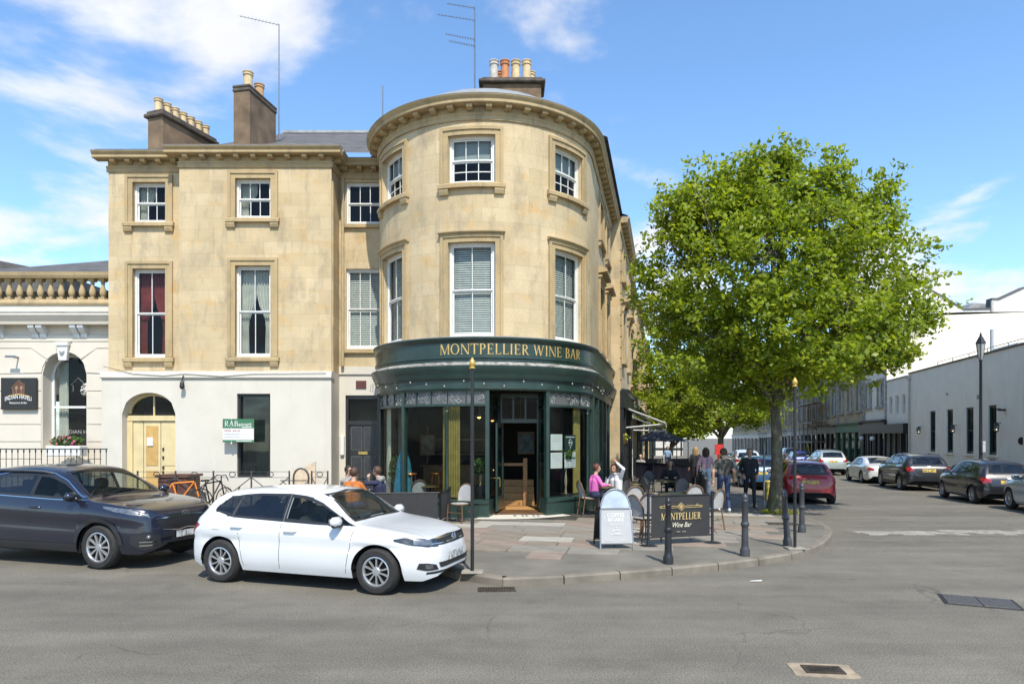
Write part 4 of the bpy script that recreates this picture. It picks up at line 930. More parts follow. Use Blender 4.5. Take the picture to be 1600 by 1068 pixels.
for px in (4, 58, 70, 122, 134):
    x = X_(px, YR); m = MB(); m.sweep([(0, zr(509)), (-.3, zr(509)), (-.3, zr(513)), (-.2, zr(519)), (-.10, zr(522)), (-.09, zr(527)), (-.03, zr(530)), (0, zr(530))], x-.09, x+.09); m.build('bracket', M_white, rs, PX)
MB().sweep([(.02, zr(509)), (-.34, zr(509)), (-.36, zr(505)), (-.44, zr(499)), (-.48, zr(496)), (-.48, zr(493)), (.02, zr(491))], XR0, XR1).build('cornice', M_stucco, rs, PX)
MB().box(XR0, XR1, -.49, .0, zr(492.6), zr(491)).build('cornice_lead', M_lead, rs, PX)
MB().box(XR0, XR1, -.06, .3, zr(491)-.02, zr(477)).build('parapet', M_stucco, rs, PX)
MB().sweep([(.34, zr(477)), (-.10, zr(477)), (-.12, zr(474)), (-.06, zr(468)), (.28, zr(468))], XR0, XR1).build('plinth_rail', M_stone_trim, rs, PX)
MB().sweep([(.32, zr(435)), (-.08, zr(435)), (-.12, zr(431)), (-.14, zr(426)), (.1, zr(424)), (.36, zr(426))], XR0, XR1).build('coping', M_stone_trim, rs, PX)
zb, zt = zr(468), zr(435); h = zt-zb
bal = MB().box(-.09, .09, -.09, .09, 0, h*.12).box(-.09, .09, -.09, .09, h*.88, h).lathe([(.065, h*.12), (.05, h*.16), (.07, h*.2), (.098, h*.34), (.085, h*.48), (.05, h*.68), (.045, h*.76), (.07, h*.8), (.05, h*.84), (.07, h*.88)], 12).mesh('baluster', M_stone_trim, smooth=40)
for i in range(24):
    px = 161-16.25*i; o = put('baluster', bal, rs); o.location = (X_(px, YR+.1), YR+.1, zb)
# arched sash
sw_ = MB(); dq = .42; n = 14; zs = zr(550)-.68-.02; ow = .66
def ap(r, i): a = math.pi*i/n; return (um+r*math.cos(a), zs+r*math.sin(a))
for i in range(n): (a, b), (c, d), (e, f_), (g_, h_) = ap(.68, i), ap(.68, i+1), ap(.60, i+1), ap(.60, i); sw_.prism([(a, dq, b), (c, dq, d), (e, dq, f_), (g_, dq, h_)], (0, .08, 0))
sw_.box(um-.68, um-.60, dq, dq+.08, 1.75, zs); sw_.box(um+.60, um+.68, dq, dq+.08, 1.75, zs); sw_.box(um-.6, um+.6, dq, dq+.08, 1.75, 1.84); sw_.box(um-.6, um+.6, dq-.01, dq+.07, 3.02, 3.09)
so = sw_.build('window', M_white, rs, PX)
MB().poly([(um-.6, dq+.03, 3.09)]+[(um+.6, dq+.03, 3.09)]+[(ap(.6, i)[0], dq+.03, ap(.6, i)[1]) for i in range(n+1)]).build('pane', M_glass, so, PX, fix=False)
MB().quad((um-.6, dq+.04, 1.84), (um+.6, dq+.04, 1.84), (um+.6, dq+.04, 3.02), (um-.6, dq+.04, 3.02)).build('pane', M_glass, so, PX, fix=False)
MB().box(um-1, um+1, 1.5, 1.55, 1.4, 5.2).build('room', M_dark, so, PX)
cu_ = MB()
for i in range(16):
    f = lambda k: (um-.58+.30*k/16*(1), .62+.03*math.sin(k*1.4)); (a, b), (c, d) = f(i), f(i+1); cu_.quad((a, b, 1.9), (c, d, 1.9), (c, d, 4.5), (a, b, 4.5))
cu_.build('curtain', M_netcurtain, so, PX)
gl = mat('pale_window_print', (.32, .30, .27), .7, var=0)
v, f = text_mesh('INDIAN HAVELI', .17); m = MB(); m.add([(um+.25+x, dq+.026, 2.22+y) for x, y, z in v], f); m.build('window_lettering', gl, so, PX)
m = MB(); m.tube([(um-.02, dq+.02, 3.55), (um-.02, dq+.02, 3.75), (um-.1, dq+.02, 3.75), (um+.14, dq+.02, 3.98), (um+.38, dq+.02, 3.75), (um+.3, dq+.02, 3.75), (um+.3, dq+.02, 3.55)], .008, 4); m.build('window_logo', gl, so, PX)
# slate roof behind the balustrade, grey roof beyond
rf = MB(); rf.add([(-20.5, 21.6, zr(430)), (XR1, 21.6, zr(430)), (XR1, 29, Z_(392, 29)), (-14.5, 29, Z_(405, 29)), (-20.5, 25, Z_(425, 25))], [[0, 1, 2, 3, 4]]); rf.build('roof', M_slate, rs)
rl = MB()
for k in range(1, 6):
    y = 21.6+k*1.2; 
rl = MB().box(-20.5, XR1, 1.6, 1.9, zr(477), zr(438)).build('roof_upstand', mat('grey_stone_tile', (.28, .25, .2), .9, var=.35, vscale=3.5), rs, PX)
tag(MB().prism([(-26, 30, 4), (-20.0, 30, 4), (-20.0, 30, 9.35), (-21.5, 30, 9.7), (-26, 30, 10.6)], (0, 6, 0)).build('rear_outbuilding', M_slate), 'dark roofed building just showing behind the restaurant at the left edge', 'building')
# hanging sign board
sx0, sx1, sz0, sz1 = X_(2.5, 20.7), X_(58, 20.7), Z_(639.5, 20.7), Z_(590, 20.7)
sg = thing('restaurant_sign', 'square black Indian Haveli sign board with a house logo on the stucco wall', 'sign', ((sx0+sx1)/2, 20.7, sz0), world=True)
MB().rbox(sx0, sx1, 20.66, 20.74, sz0, sz1, .01).build('board', mat('sign_black', (.022, .02, .018), .4, var=.1), sg)
cxs = (sx0+sx1)/2; s = (sx1-sx0)
def onsign(pts, m_, name, r=.012): MB().tube([(cxs+a*s, 20.652, sz0+b*s) for a, b in pts], r, 5).build(name, m_, sg)
brown = mat('sign_brown', (.11, .05, .03), .6, var=0); tanp = mat('sign_tan', (.30, .19, .12), .6, var=0); whp = mat('sign_white', (.85, .85, .83), .6, var=0); gp = mat('sign_gold', (.80, .52, .20), .5, var=0)
MB().prism([(cxs+a*s, 20.655, sz0+b*s) for a, b in ((-.15, .42), (.17, .42), (.17, .66), (.01, .82), (-.15, .66))], (0, .006, 0)).build('house_shape', brown, sg)
onsign([(-.2, .6), (-.15, .6), (-.15, .44)], tanp, 'house_line', .008); onsign([(-.2, .6), (.01, .83), (.13, .70), (.165, .74), (.165, .6), (.2, .6)], tanp, 'house_line', .008); onsign([(.165, .6), (.165, .44)], tanp, 'house_line', .008)
for a in (-.05, .085): MB().ball((cxs+a*s, 20.65, sz0+.60*s), .045, 10, (1, .2, 1.5)).box(cxs+(a-.008)*s, cxs+(a+.008)*s, 20.648, 20.652, sz0+.45*s, sz0+.56*s).build('spoon_shape', tanp, sg)
onsign([(-.32+.64*i/12, .35+.075*math.sin(math.pi*i/12)) for i in range(13)], gp, 'gold_arc', .012)
v, f = text_mesh('INDIAN HAVELI', .155*s/1.1); tw = max(p[0] for p in v)-min(p[0] for p in v); m = MB(); kx = .74*s/tw
m.add([(cxs+x*kx, 20.650, sz0+.235*s+y*1.25+.07*s*(1-(x*kx/(.37*s))**2)) for x, y, z in v], f); m.build('sign_lettering', whp, sg)
v, f = text_mesh('Restaurant & Bar', .075*s); m = MB(); m.add([(cxs+x*.95, 20.650, sz0+.165*s+y) for x, y, z in v], f); m.build('sign_small_lettering', whp, sg)
MB().box(X_(17, 20.7), X_(32, 20.7), 20.45, 20.5, Z_(559, 20.6), Z_(556, 20.6)).box(X_(26, 20.7)-.02, X_(26, 20.7)+.02, 20.5, 20.8, Z_(559, 20.6), Z_(556, 20.6)).build('sign_lamp', M_alu, sg)
# railings in front of the restaurant
rl = thing('spiked_railing', 'black spiked iron railing in front of the restaurant', 'railing', (-14, 19.4, PAV), world=True)
YQ = 19.4; z0 = gz(YQ)+PAV; m = MB(); m.box(-17.5, X_(168, YQ), YQ-.015, YQ+.015, Z_(702, YQ), Z_(702, YQ)+.03); m.box(-17.5, X_(168, YQ), YQ-.015, YQ+.015, z0+.15, z0+.18); m.build('rail', M_black, rl)
sp = MB().cyl((0, 0, 0), (0, 0, 1.62), .011, n=6).lathe([(.011, 1.62), (.024, 1.67), (0, 1.78)], 6).mesh('spike', M_black)
for i in range(33): o = put('spike', sp, rl); o.location = (X_(166-9.2*i, YQ), YQ, z0)
pl = thing('window_box', 'planter of green and pink flowers under the arched window', 'planter', (X_(104, 20.2), 20.2, 1.6), world=True)
MB().rbox(X_(78, 20.2), X_(131, 20.2), 20.0, 20.4, Z_(712, 20.2), Z_(696, 20.2), .02).build('trough', M_white, pl)
def leafball(name, c, rad3, n, size, mats, parent=None, seed=1):
    """bush: leaf quads through an ellipsoid"""
    g = np.random.default_rng(seed); d = g.normal(size=(n, 3)); d /= np.linalg.norm(d, axis=1)[:, None]; rr = g.uniform(.45, 1, n)**.6
    P = np.array(c)+d*rr[:, None]*np.array(rad3); return leaves(name, P, size, mats, parent, g)
def leaves(name, P, size, mats, parent, g, droop=.3):
    n = len(P); nr = g.normal(size=(n, 3))*.75+np.array([.1, -.45, .85]); nr /= np.linalg.norm(nr, axis=1)[:, None]      # leaves turn their faces to the light
    a = g.normal(size=(n, 3)); a -= (a*nr).sum(1)[:, None]*nr; a /= np.linalg.norm(a, axis=1)[:, None]; b = np.cross(nr, a)
    s = size*g.uniform(.6, 1.25, n)[:, None]; V = np.stack([P-a*s, P-b*s*.62, P+a*s, P+b*s*.62], 1).reshape(-1, 3)
    me = bpy.data.meshes.new(name); me.vertices.add(4*n); me.vertices.foreach_set('co', V.astype(np.float32).ravel())
    me.loops.add(4*n); me.loops.foreach_set('vertex_index', np.arange(4*n, dtype=np.int32)); me.polygons.add(n); me.polygons.foreach_set('loop_start', np.arange(0, 4*n, 4, dtype=np.int32))
    try: me.polygons.foreach_set('loop_total', np.full(n, 4, dtype=np.int32))
    except Exception: pass
    for m_ in mats: me.materials.append(m_)
    if len(mats) > 1: me.polygons.foreach_set('material_index', g.integers(0, len(mats), n).astype(np.int32))
    me.update(); me.validate(); return put(name, me, parent)
def leaf_mat(name, col, trans=.35):
    m, N, L, b = nodes(name); out = N['Material Output']
    nz = noise(N, L, 1.1, 4); c = mixc(N, L, 1.0, col, ramp(N, L, nz, [(.3, (.75, .75, .7)), (.7, (1.25, 1.2, 1.1))]), 'MULTIPLY')
    L.new(c, b.inputs['Base Color']); b.inputs['Roughness'].default_value = .45; b.inputs['Specular IOR Level'].default_value = .35
    tl = N.new('ShaderNodeBsdfTranslucent'); L.new(mixc(N, L, 1.0, c, (1.5, 1.5, .45), 'MULTIPLY'), tl.inputs[0]); ms = N.new('ShaderNodeMixShader'); ms.inputs[0].default_value = trans
    L.new(b.outputs[0], ms.inputs[1]); L.new(tl.outputs[0], ms.inputs[2]); L.new(ms.outputs[0], out.inputs[0]); return m
LG = [leaf_mat('leaf_bright', (.33, .385, .036), .5), leaf_mat('leaf_mid', (.25, .315, .03), .5), leaf_mat('leaf_deep', (.16, .225, .024), .5)]
LB = [leaf_mat('bush_green', (.06, .13, .02)), leaf_mat('bush_deep', (.03, .075, .015))]
flp = mat('pink_petal', (.55, .12, .2), .7); fly = mat('yellow_petal', (.6, .4, .05), .7)
leafball('foliage', (X_(104, 20.2), 20.2, Z_(690, 20.2)), (.5, .22, .19), 420, .055, LB+LB+[flp], pl, 3)
leafball('window_posy', (X_(130, 20.9), 21.0, Z_(608, 20.9)), (.14, .1, .2), 90, .04, [M_netcurtain], pl, 4)
# ------------------------------------------------------------------ terrace running away on the left
random.seed(21)
def terrace(path, u0, w, zc, label, m_, group, floors, shop, hood, proj=0.0, nwin=2, shopz=3.9, flip=1, mould=None, rise=1.9):
    x, y, _ = path(u0+w/2, 0, 0); t = thing('terrace_house', label, 'building', (x, y, gz(y)), world=True, group=group); pp = lambda u, d, z: path(u, d-proj, z)
    ops = []; ws = []
    for i in range(nwin):
        c = u0+w*(i+.5)/nwin
        for z0, z1 in floors: ops.append((c-.52, c+.52, z0, z1)); ws.append((c, z0, z1))
    b = MB(); wall(b, u0+.002, u0+w-.002, shopz, zc-.2, ops, .18); b.build('wall', m_, t, pp)
    for s in (u0, u0+w): 
        e = MB(); e.quad((s, 0, -1.5), (s, 9, -1.5), (s, 9, zc), (s, 0, zc)); e.build('party_wall', m_, t, pp)
    MB().box(u0, u0+w, 8.9, 9, -1.5, zc).build('rear_wall', m_, t, pp)
    for c, z0, z1 in ws:
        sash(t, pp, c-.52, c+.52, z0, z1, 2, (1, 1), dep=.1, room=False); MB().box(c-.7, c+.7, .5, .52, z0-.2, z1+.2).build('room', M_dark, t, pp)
        s = MB(); s.box(c-.7, c-.52, -.07, .02, z0, z1); s.box(c+.52, c+.7, -.07, .02, z0, z1); s.box(c-.7, c+.7, -.07, .02, z1, z1+.2); s.box(c-.8, c+.8, -.16, .02, z0-.14, z0)
        s.build('architrave', mould or M_stone_trim, t, pp)
        if hood and z0 < 7: 
            hh = MB(); hh.sweep([(.02, z1+.34), (-.27, z1+.36), (-.30, z1+.44), (.02, z1+.56)], c-.85, c+.85)
            for k in (c-.75, c+.6): hh.sweep([(.02, z1), (-.08, z1), (-.2, z1+.34), (.02, z1+.34)], k, k+.15)
            hh.build('window_hood', mould or M_stone_trim, t, pp)
    q = MB()
    for k in range(int((zc-shopz-.5)/.42)):
        for s in (u0+.02, u0+w-.42): q.rbox(s, s+.40 if k % 2 else s+.32, -.05, .02, shopz+.02+k*.42, shopz+.40+k*.42, .012)
    q.build('quoins', mould or M_stone_trim, t, pp)
    cornice(t, pp, u0, u0+w, zc, pitch=.6, m_=mould or M_stone_trim)
    rf = MB(); rf.quad((u0, -.3, zc+.1), (u0+w, -.3, zc+.1), (u0+w, 4.5, zc+rise), (u0, 4.5, zc+rise)); rf.quad((u0, 4.5, zc+rise), (u0+w, 4.5, zc+rise), (u0+w, 9, zc), (u0, 9, zc)); rf.build('roof', M_slate, t, pp)
    sh = MB(); sh.box(u0+.05, u0+w-.05, -.2, .02, shopz-.65, shopz-.05); sh.sweep([(.02, shopz-.05), (-.35, shopz-.05), (-.38, shopz+.04), (.02, shopz+.12)], u0+.05, u0+w-.05); n = 4
    for i in range(n+1): a = u0+.08+(w-.4)*i/n; sh.box(a, a+.22, -.12, .02, -1.5, shopz-.65)
    for i in range(n): a = u0+.3+(w-.4)*i/n; sh.box(a, u0+.08+(w-.4)*(i+1)/n, -.08, .02, -1.5, .5+gz(y))
    sh.build('shopfront', shop, t, pp)
    for i in range(n): a = u0+.3+(w-.4)*i/n; MB().quad((a, 0, .5+gz(y)), (u0+.08+(w-.4)*(i+1)/n, 0, .5+gz(y)), (u0+.08+(w-.4)*(i+1)/n, 0, shopz-.65), (a, 0, shopz-.65)).build('shop_pane', M_shopglass, t, pp, fix=False)
    MB().box(u0+.05, u0+w-.05, 1.2, 1.25, -1.5, shopz).build('shop_room', M_dark, t, pp)
    return t
u = UT+ULEN; shops = [M_black, mat('white_shop', (.55, .53, .48), .6), M_green, mat('grey_shop', (.2, .22, .23), .5)]
nm = ('nearest', 'second', 'third', 'fourth', 'fifth', 'sixth', 'seventh', 'eighth', 'ninth', 'farthest')
for i in range(10):
    w = (7.4, 8, 7.6, 8.2, 7.5, 8, 8.4, 7.6, 8, 8)[i]
    terrace(PT, u+.01, w, ZC-.02-.12*i-(.5 if i > 5 else 0), '%s stone terrace house beyond the wine bar on the left side' % nm[i], M_stone if i < 3 else M_stone_old, 'left terrace houses', ((8.5-.1*i, 9.7-.1*i), (5.2-.1*i, 7.2-.1*i)), shops[i % 4], True, proj=(.35 if i % 2 == 0 else .1), shopz=3.9-.08*i)
    u += w
for i, (ud, col) in enumerate(((UT+9.5, 0), (UT+19, 1))):
    a = thing('shop_awning', ('pale striped shop awning on folding arms beyond the wine bar', 'small awning over the second terrace shopfront')[i], 'awning', PT(ud+1.5, -.6, 3), world=True, group='shop awnings')
    m = MB(); m.sweep([(-.25, 3.45-i*.2), (-2.1, 2.72-i*.2), (-2.1, 2.68-i*.2), (-.25, 3.40-i*.2)], ud, ud+3.6); m.sweep([(-2.1, 2.72-i*.2), (-2.12, 2.50-i*.2), (-2.10, 2.50-i*.2), (-2.08, 2.72-i*.2)], ud, ud+3.6); m.build('canvas', M_white if i == 0 else mat('grey_canvas', (.25, .25, .25), .8), a, PT)
    MB().tube([(ud+.1, -.3, 2.5), (ud+.1, -2.05, 2.66-i*.2)], .03, 6).tube([(ud+3.5, -.3, 2.5), (ud+3.5, -2.05, 2.66-i*.2)], .03, 6).build('arm', M_white, a, PT)
# ------------------------------------------------------------------ right side of the street
ru = lambda Y: (Y-22.8)/.975
lb = thing('low_white_building', 'long low off-white rendered building with tall narrow green windows on the right', 'building', (*RW(33), gz(33)), world=True)
def wy(px): k = (px-800)/F; return (20.0-.2286*22.8)/(k-.2286)              # depth at which the right building line crosses a pixel column
uA, uB = ru(16), ru(wy(1420)); ZLB = 5.93
wins = []
for a, b in ((1452.5, 1461.5), (1479, 1489), (1509, 1521), (1544, 1557)): wins.append((ru(wy(b)), ru(wy(a)), 1.30, 3.55))
wins += [(ru(23.2), ru(24.6), 1.3, 3.55), (ru(20.6), ru(22.0), 1.3, 3.55)]
b = MB(); wall(b, uA, uB, -1, ZLB, wins, .16); b.build('wall', M_white_render, lb, PR)
for w4 in wins:
    sash(lb, PR, *w4, 2, (1, 1), dep=.06, fmat=M_green, fw=.07); MB().box(w4[0]-.12, w4[1]+.12, -.09, .1, w4[2]-.09, w4[2]).build('sill', M_white_render, lb, PR)
MB().sweep([(.5, ZLB), (-.05, ZLB), (-.07, ZLB+.03), (-.07, ZLB+.07), (.5, ZLB+.08)], uA, uB).build('coping', mat('dark_coping', (.12, .11, .09), .8), lb, PR)
b = MB(); b.quad((uB, 0, -1), (uB, 9, -1), (uB, 9, ZLB), (uB, 0, ZLB)); b.quad((uA, 0, -1), (uA, 9, -1), (uA, 9, ZLB), (uA, 0, ZLB)); b.quad((uA, .3, ZLB-.1), (uB, .3, ZLB-.1), (uB, 9, ZLB-.1), (uA, 9, ZLB-.1)); b.build('side_walls', M_white_render, lb, PR)
MB().sweep([(.02, 4.0), (-.3, 4.05), (-.36, 4.2), (.02, 4.25)], ru(23.0), ru(24.8)).build('door_hood', mat('brown_hood', (.13, .10, .07), .8), lb, PR)
MB().lathe([(0, 0), (.16, 0), (.16, .02), (0, .025)], 18).xform(Matrix.Translation(PR(ru(wy(1597)), -.01, 1.95)) @ Matrix.Rotation(rad(-77), 4, 'Z') @ Matrix.Rotation(rad(90), 4, 'X')).build('round_plaque', M_black, lb)
dpw = MB(); dpw.cyl((uB-.25, -.07, -.4), (uB-.25, -.07, ZLB-.2), .05, n=8); dpw.box(uB-.36, uB-.14, -.16, .0, ZLB-.35, ZLB-.12); dpw.build('downpipe', mat('pipe_cream', (.5, .46, .38), .6), lb, PR)
vt = MB(); vt.box(ru(31.5), ru(31.9), -.02, .0, 3.9, 4.1); vt.box(ru(35.2), ru(35.4), -.02, .0, 4.3, 4.42); vt.build('vents', mat('vent_grey', (.3, .28, .25), .7), lb, PR)
MB().box(ru(29.2), ru(29.35), -.22, 0, 3.25, 3.33).box(ru(29.2), ru(29.4), -.3, -.2, 3.27, 3.36).build('camera_bracket', M_black, lb, PR)
rl = MB(); zr_ = ZLB+.08
for k in range(7): a = ru(27+k*2); rl.cyl((a, .9, zr_-.2), (a, .9, zr_+.42), .02, n=6)
rl.cyl((ru(27), .9, zr_+.42), (ru(39), .9, zr_+.42), .02, n=6); rl.cyl((ru(27), .9, zr_+.2), (ru(39), .9, zr_+.2), .015, n=6); rl.build('roof_rail', M_alu, lb, PR)
pl_ = MB(); pl_.box(ru(33), ru(35.5), 2.2, 3.4, ZLB-.1, ZLB+.75); pl_.cyl((ru(36.3), 2.5, ZLB), (ru(36.3), 2.5, ZLB+1.9), .09, n=10); pl_.tube([(ru(32.2), 2.6, ZLB), (ru(32.2), 2.6, ZLB+1.25), (ru(32.0), 2.6, ZLB+1.45), (ru(31.4), 2.6, ZLB+1.45), (ru(31.2), 2.6, ZLB+1.2)], .11, 10); pl_.build('roof_plant', mat('duct_metal', (.42, .43, .43), .45, .5), lb, PR)
lan = MB(); lan.box(-.012, .012, -.25, 0, .36, .39); lan.lathe([(.0, .42), (.05, .36), (.12, .30), (.13, .28), (.11, .27)], 6, (0, -.25, 0)); lan.lathe([(.085, .0), (.05, -.03), (.0, -.05)], 6, (0, -.25, 0))
for k in range(6): a = k*math.pi/3; lan.cyl((.105*math.cos(a), -.25+.105*math.sin(a), .28), (.082*math.cos(a), -.25+.082*math.sin(a), 0), .008, n=4)
lmesh = lan.mesh('lantern_frame', M_black)
lgl = MB().lathe([(.078, .01), (.10, .27)], 6, (0, -.25, 0)).mesh('lantern_glass', glass_mat('lantern_glass', (.25, .24, .2), .6)); lbl = MB().ball((0, -.25, .08), .03, 8).mesh('lantern_bulb', mat('lantern_bulb', (1, .82, .55), .5, var=0, emit=2.5))
for i, px in enumerate((1441, 1495, 1564, 1650)):
    p = PR(ru(wy(px)), 0, 2.32+.02*i); l = thing('wall_lantern', ('black wall lantern at the far end of the low white building', 'black wall lantern between the second and third green windows', 'black wall lantern right of the street lamp post', 'black wall lantern by the nearest doorway hood')[i], 'lantern', p, rad(-77.1), 'black wall lanterns on the low white building')
    put('bracket', lmesh, l); put('glass', lgl, l); put('bulb', lbl, l)
# link shop between, tall house with white gable, terrace beyond
uC = ru(wy(1386)); lk = thing('link_shop', 'low cream link building with three small windows over a black shopfront', 'building', (*RW(43), gz(43)), world=True)
ops = [(uB+(uC-uB)*(f_-.10), uB+(uC-uB)*(f_+.05), 3.55, 4.75) for f_ in (.25, .55, .85)]
b = MB(); wall(b, uB+.01, uC, 2.9, 5.8, ops, .14); b.build('wall', M_white_render, lk, PR)
for o in ops: sash(lk, PR, *o, 1, (1, 1), dep=.08, room=False); MB().box(o[0]-.2, o[1]+.2, .5, .52, 3.4, 4.9).build('room', M_dark, lk, PR)
MB().box(uB+.01, uC, -.06, .4, 5.8, 5.88).build('coping', M_lead, lk, PR); MB().quad((uB, .3, 5.8), (uC, .3, 5.8), (uC, 9, 5.8), (uB, 9, 5.8)).build('roof', M_lead, lk, PR)
s = MB(); s.box(uB+.03, uC+5.6, -.32, .02, 2.35, 2.95); n = 9
for i in range(n+1): a = uB+.05+(uC+5.4-uB)*i/n; s.box(a, a+.16, -.1, .02, -1.2, 2.35)
s.build('shopfront', M_black, lk, PR)
for i in range(n): a = uB+.21+(uC+5.4-uB)*i/n; MB().quad((a, 0, -.1), (a+(uC+5.4-uB)/n-.16, 0, -.1), (a+(uC+5.4-uB)/n-.16, 0, 2.35), (a, 0, 2.35)).build('shop_pane', M_shopglass, lk, PR, fix=False)
MB().box(uB, uC+5.6, 1.0, 1.05, -1.2, 2.9).build('shop_room', M_dark, lk, PR)
for i in (0, 1): MB().ball(PR(uC+1.5+i*2.6, -.5, 2.0), .16, 12).build('globe_lamp', mat('opal_globe', (.75, .74, .7), .3, var=0), lk, smooth=True)
gx = wy(1386); ga = thing('gable_building', 'tall white gable wall rising behind the low building on the right', 'building', (*RW(45, 4), 0), world=True)
x0, y0 = RW(gx+.05, 0.02); Yg = y0; zg = lambda py: Z_(py, Yg)
pr = [(x0, -1), (37.5, -1), (37.5, zg(438)), (X_(1600, Yg), zg(450)), (X_(1561, Yg), zg(468)), (X_(1549, Yg), zg(468)), (X_(1548, Yg), zg(483)), (X_(1506, Yg), zg(484)), (X_(1472, Yg), zg(464)), (X_(1440, Yg), zg(446)), (x0+.4, zg(452)), (x0, zg(452))]
MB().prism([(a, Yg, z) for a, z in pr], (0, .4, 0)).build('gable_wall', render_wall('white_gable', (.66, .63, .57), amt=.12), ga)
cp = MB()
for (a, z), (c, d) in zip(pr[2:10], pr[3:11]): cp.add([(a, Yg-.06, z), (c, Yg-.06, d), (c, Yg+.5, d), (a, Yg+.5, z), (a, Yg-.06, z+.1), (c, Yg-.06, d+.1), (c, Yg+.5, d+.1), (a, Yg+.5, z+.1)], [[0, 1, 5, 4], [4, 5, 6, 7], [3, 2, 6, 7], [0, 4, 7, 3], [1, 2, 6, 5], [0, 1, 2, 3]])
cp.build('coping', mat('dark_coping2', (.10, .095, .09), .8), ga)
MB().box(X_(1549, Yg)-.06, X_(1549, Yg)+.08, Yg-.1, Yg, 5.5, zg(470)).build('downpipe', mat('pipe_grey', (.45, .42, .38), .6), ga)
MB().prism([(X_(1508, Yg+1), Yg+1, zg(481)), (X_(1546, Yg+1), Yg+1, zg(481)), (X_(1543, Yg+1), Yg+1, zg(470)), (X_(1520, Yg+1), Yg+1, zg(468))], (0, 3, 0)).build('dormer', M_lead, ga)
u = uC+.02
for i in range(10):
    w = (5.4, 7.8, 7.6, 8, 8, 8.2, 8, 9, 20, 24)[i]; zc = (10.1, 10.5, 10.4, 10.2, 10.0, 9.8, 9.6, 9.4, 9.0, 8.6)[i]
    fl_ = ((7.0, 8.6), (4.2, 5.9)) if i == 0 else ((7.7-.1*i, 8.9-.1*i), (4.2-.1*i, 6.5-.1*i))
    terrace(PR, u, w, zc, '%s stone terrace house on the shaded right side of the street' % nm[i], M_stone_old if i else M_white_render, 'right terrace houses', fl_, (M_black, mat('bright_green_shop', (.03, .13, .055), .5), M_black, shops[3], shops[1], shops[3], shops[1], shops[3], shops[1], shops[1])[i], i > 0, nwin=(2, 3, 3, 3, 3, 3, 3, 3, 6, 7)[i], shopz=3.2-.08*i, mould=mat('pale_trim', (.36, .32, .25), .9, var=.3, vscale=3), rise=.15)
    u += w
# scaffold on the far right terrace
sc = thing('scaffold', 'scaffold of steel tubes and boards on the far right terrace', 'scaffold', PR(uC+20, -1, gz(66)), world=True)
m = MB()
for i in range(6):
    for d in (-.3, -1.5): m.cyl((uC+16+i*2, d, -1), (uC+16+i*2, d, 7.6), .035, n=6)
for z in (1.6, 3.4, 5.2, 7.0):
    for d in (-.3, -1.5): m.cyl((uC+16, d, z), (uC+26, d, z), .03, n=6)
m.build('tubes', M_alu, sc, PR); m = MB()
for z in (1.65, 3.45, 5.25): m.box(uC+16, uC+26, -1.5, -.3, z, z+.05)
m.build('boards', mat('scaffold_board', (.30, .22, .12), .9), sc, PR)
MB().cyl((uC+16, -1.5, -.4), (uC+18, -1.5, 1.6), .04, n=6).cyl((uC+20, -1.5, -.4), (uC+18, -1.5, 1.6), .04, n=6).build('yellow_brace', mat('yellow_tube', (.6, .45, .08), .6), sc, PR)
# closing the street: half-timbered house and a dark gazebo
e = thing('timbered_house', 'small half-timbered house closing the far end of the street', 'building', (27, 122, gz(122)), world=True)
MB().box(22.5, 31, 122, 130, -3, 4.2).build('wall', mat('white_panel', (.6, .58, .52), .8), e); m = MB()
for k in range(6): m.box(22.6+k*1.6, 22.85+k*1.6, 121.9, 122, -2, 4.2)
for z in (-.2, 1.6, 3.9): m.box(22.5, 31, 121.88, 121.98, z, z+.3)
m.build('timbers', M_black, e); MB().prism([(22, 121, 4.1), (31.5, 121, 4.1), (31.5, 126, 7.5), (22, 126, 7.5)], (0, .3, .2)).build('roof', M_slate, e)
gzb = thing('gazebo', 'dark canvas gazebo on the left pavement far down the street', 'gazebo', (10.0, 45, gz(45)+PAV), world=True)
zb = gz(45)+PAV; m = MB(); m.add([(8.2, 43.5, zb+2.1), (11.4, 43.5, zb+2.1), (11.4, 46.5, zb+2.1), (8.2, 46.5, zb+2.1), (9.8, 45, zb+3.0)], [[0, 1, 4], [1, 2, 4], [2, 3, 4], [3, 0, 4]]); m.build('canopy', mat('dark_canvas', (.05, .05, .055), .8), gzb)
for a, b in ((8.2, 43.5), (11.4, 43.5), (11.4, 46.5), (8.2, 46.5)): MB().cyl((a, b, zb), (a, b, zb+2.1), .03, n=6).build('leg', M_black, gzb)
# ------------------------------------------------------------------ cars
def car_paint(name, col, metal=0.0, rough=0.32):
    return mat(name, col, rough, metal, var=0.03, vscale=2, coat=0.9, spec=0.5)
M_tyre = mat('tyre_rubber', (.022, .021, .02), .8, var=.25, vscale=20)
M_alloy = mat('alloy', (.50, .50, .50), .32, .7, var=.05)
M_alloy_dark = mat('dark_alloy', (.028, .028, .03), .4, .4, var=.05)
M_trim = mat('black_plastic', (.018, .018, .019), .5, var=.1)
M_chrome = mat('chrome', (.62, .62, .62), .16, 1.0, var=0)
M_under = mat('underbody', (.008, .008, .008), .9, var=0)
M_seat = mat('seat_cloth', (.035, .035, .038), .9, var=.1)
M_cglass = glass_mat('car_glass', (.012, .018, .018), .80); M_cdark = glass_mat('privacy_glass', (.006, .007, .010), .35)
M_lens = mat('headlamp_lens', (.16, .165, .17), .25, .5, var=.35, vscale=14, coat=1); M_lensd = mat('headlamp_dark', (.03, .032, .036), .15, .2, var=.2, coat=1)
M_tail = mat('tail_lamp', (.33, .012, .012), .15, 0, var=.25, vscale=20, coat=1)
M_plate_y = mat('yellow_plate', (.72, .48, .035), .5, var=.06); M_plate_w = mat('white_plate', (.66, .66, .63), .5, var=.06)
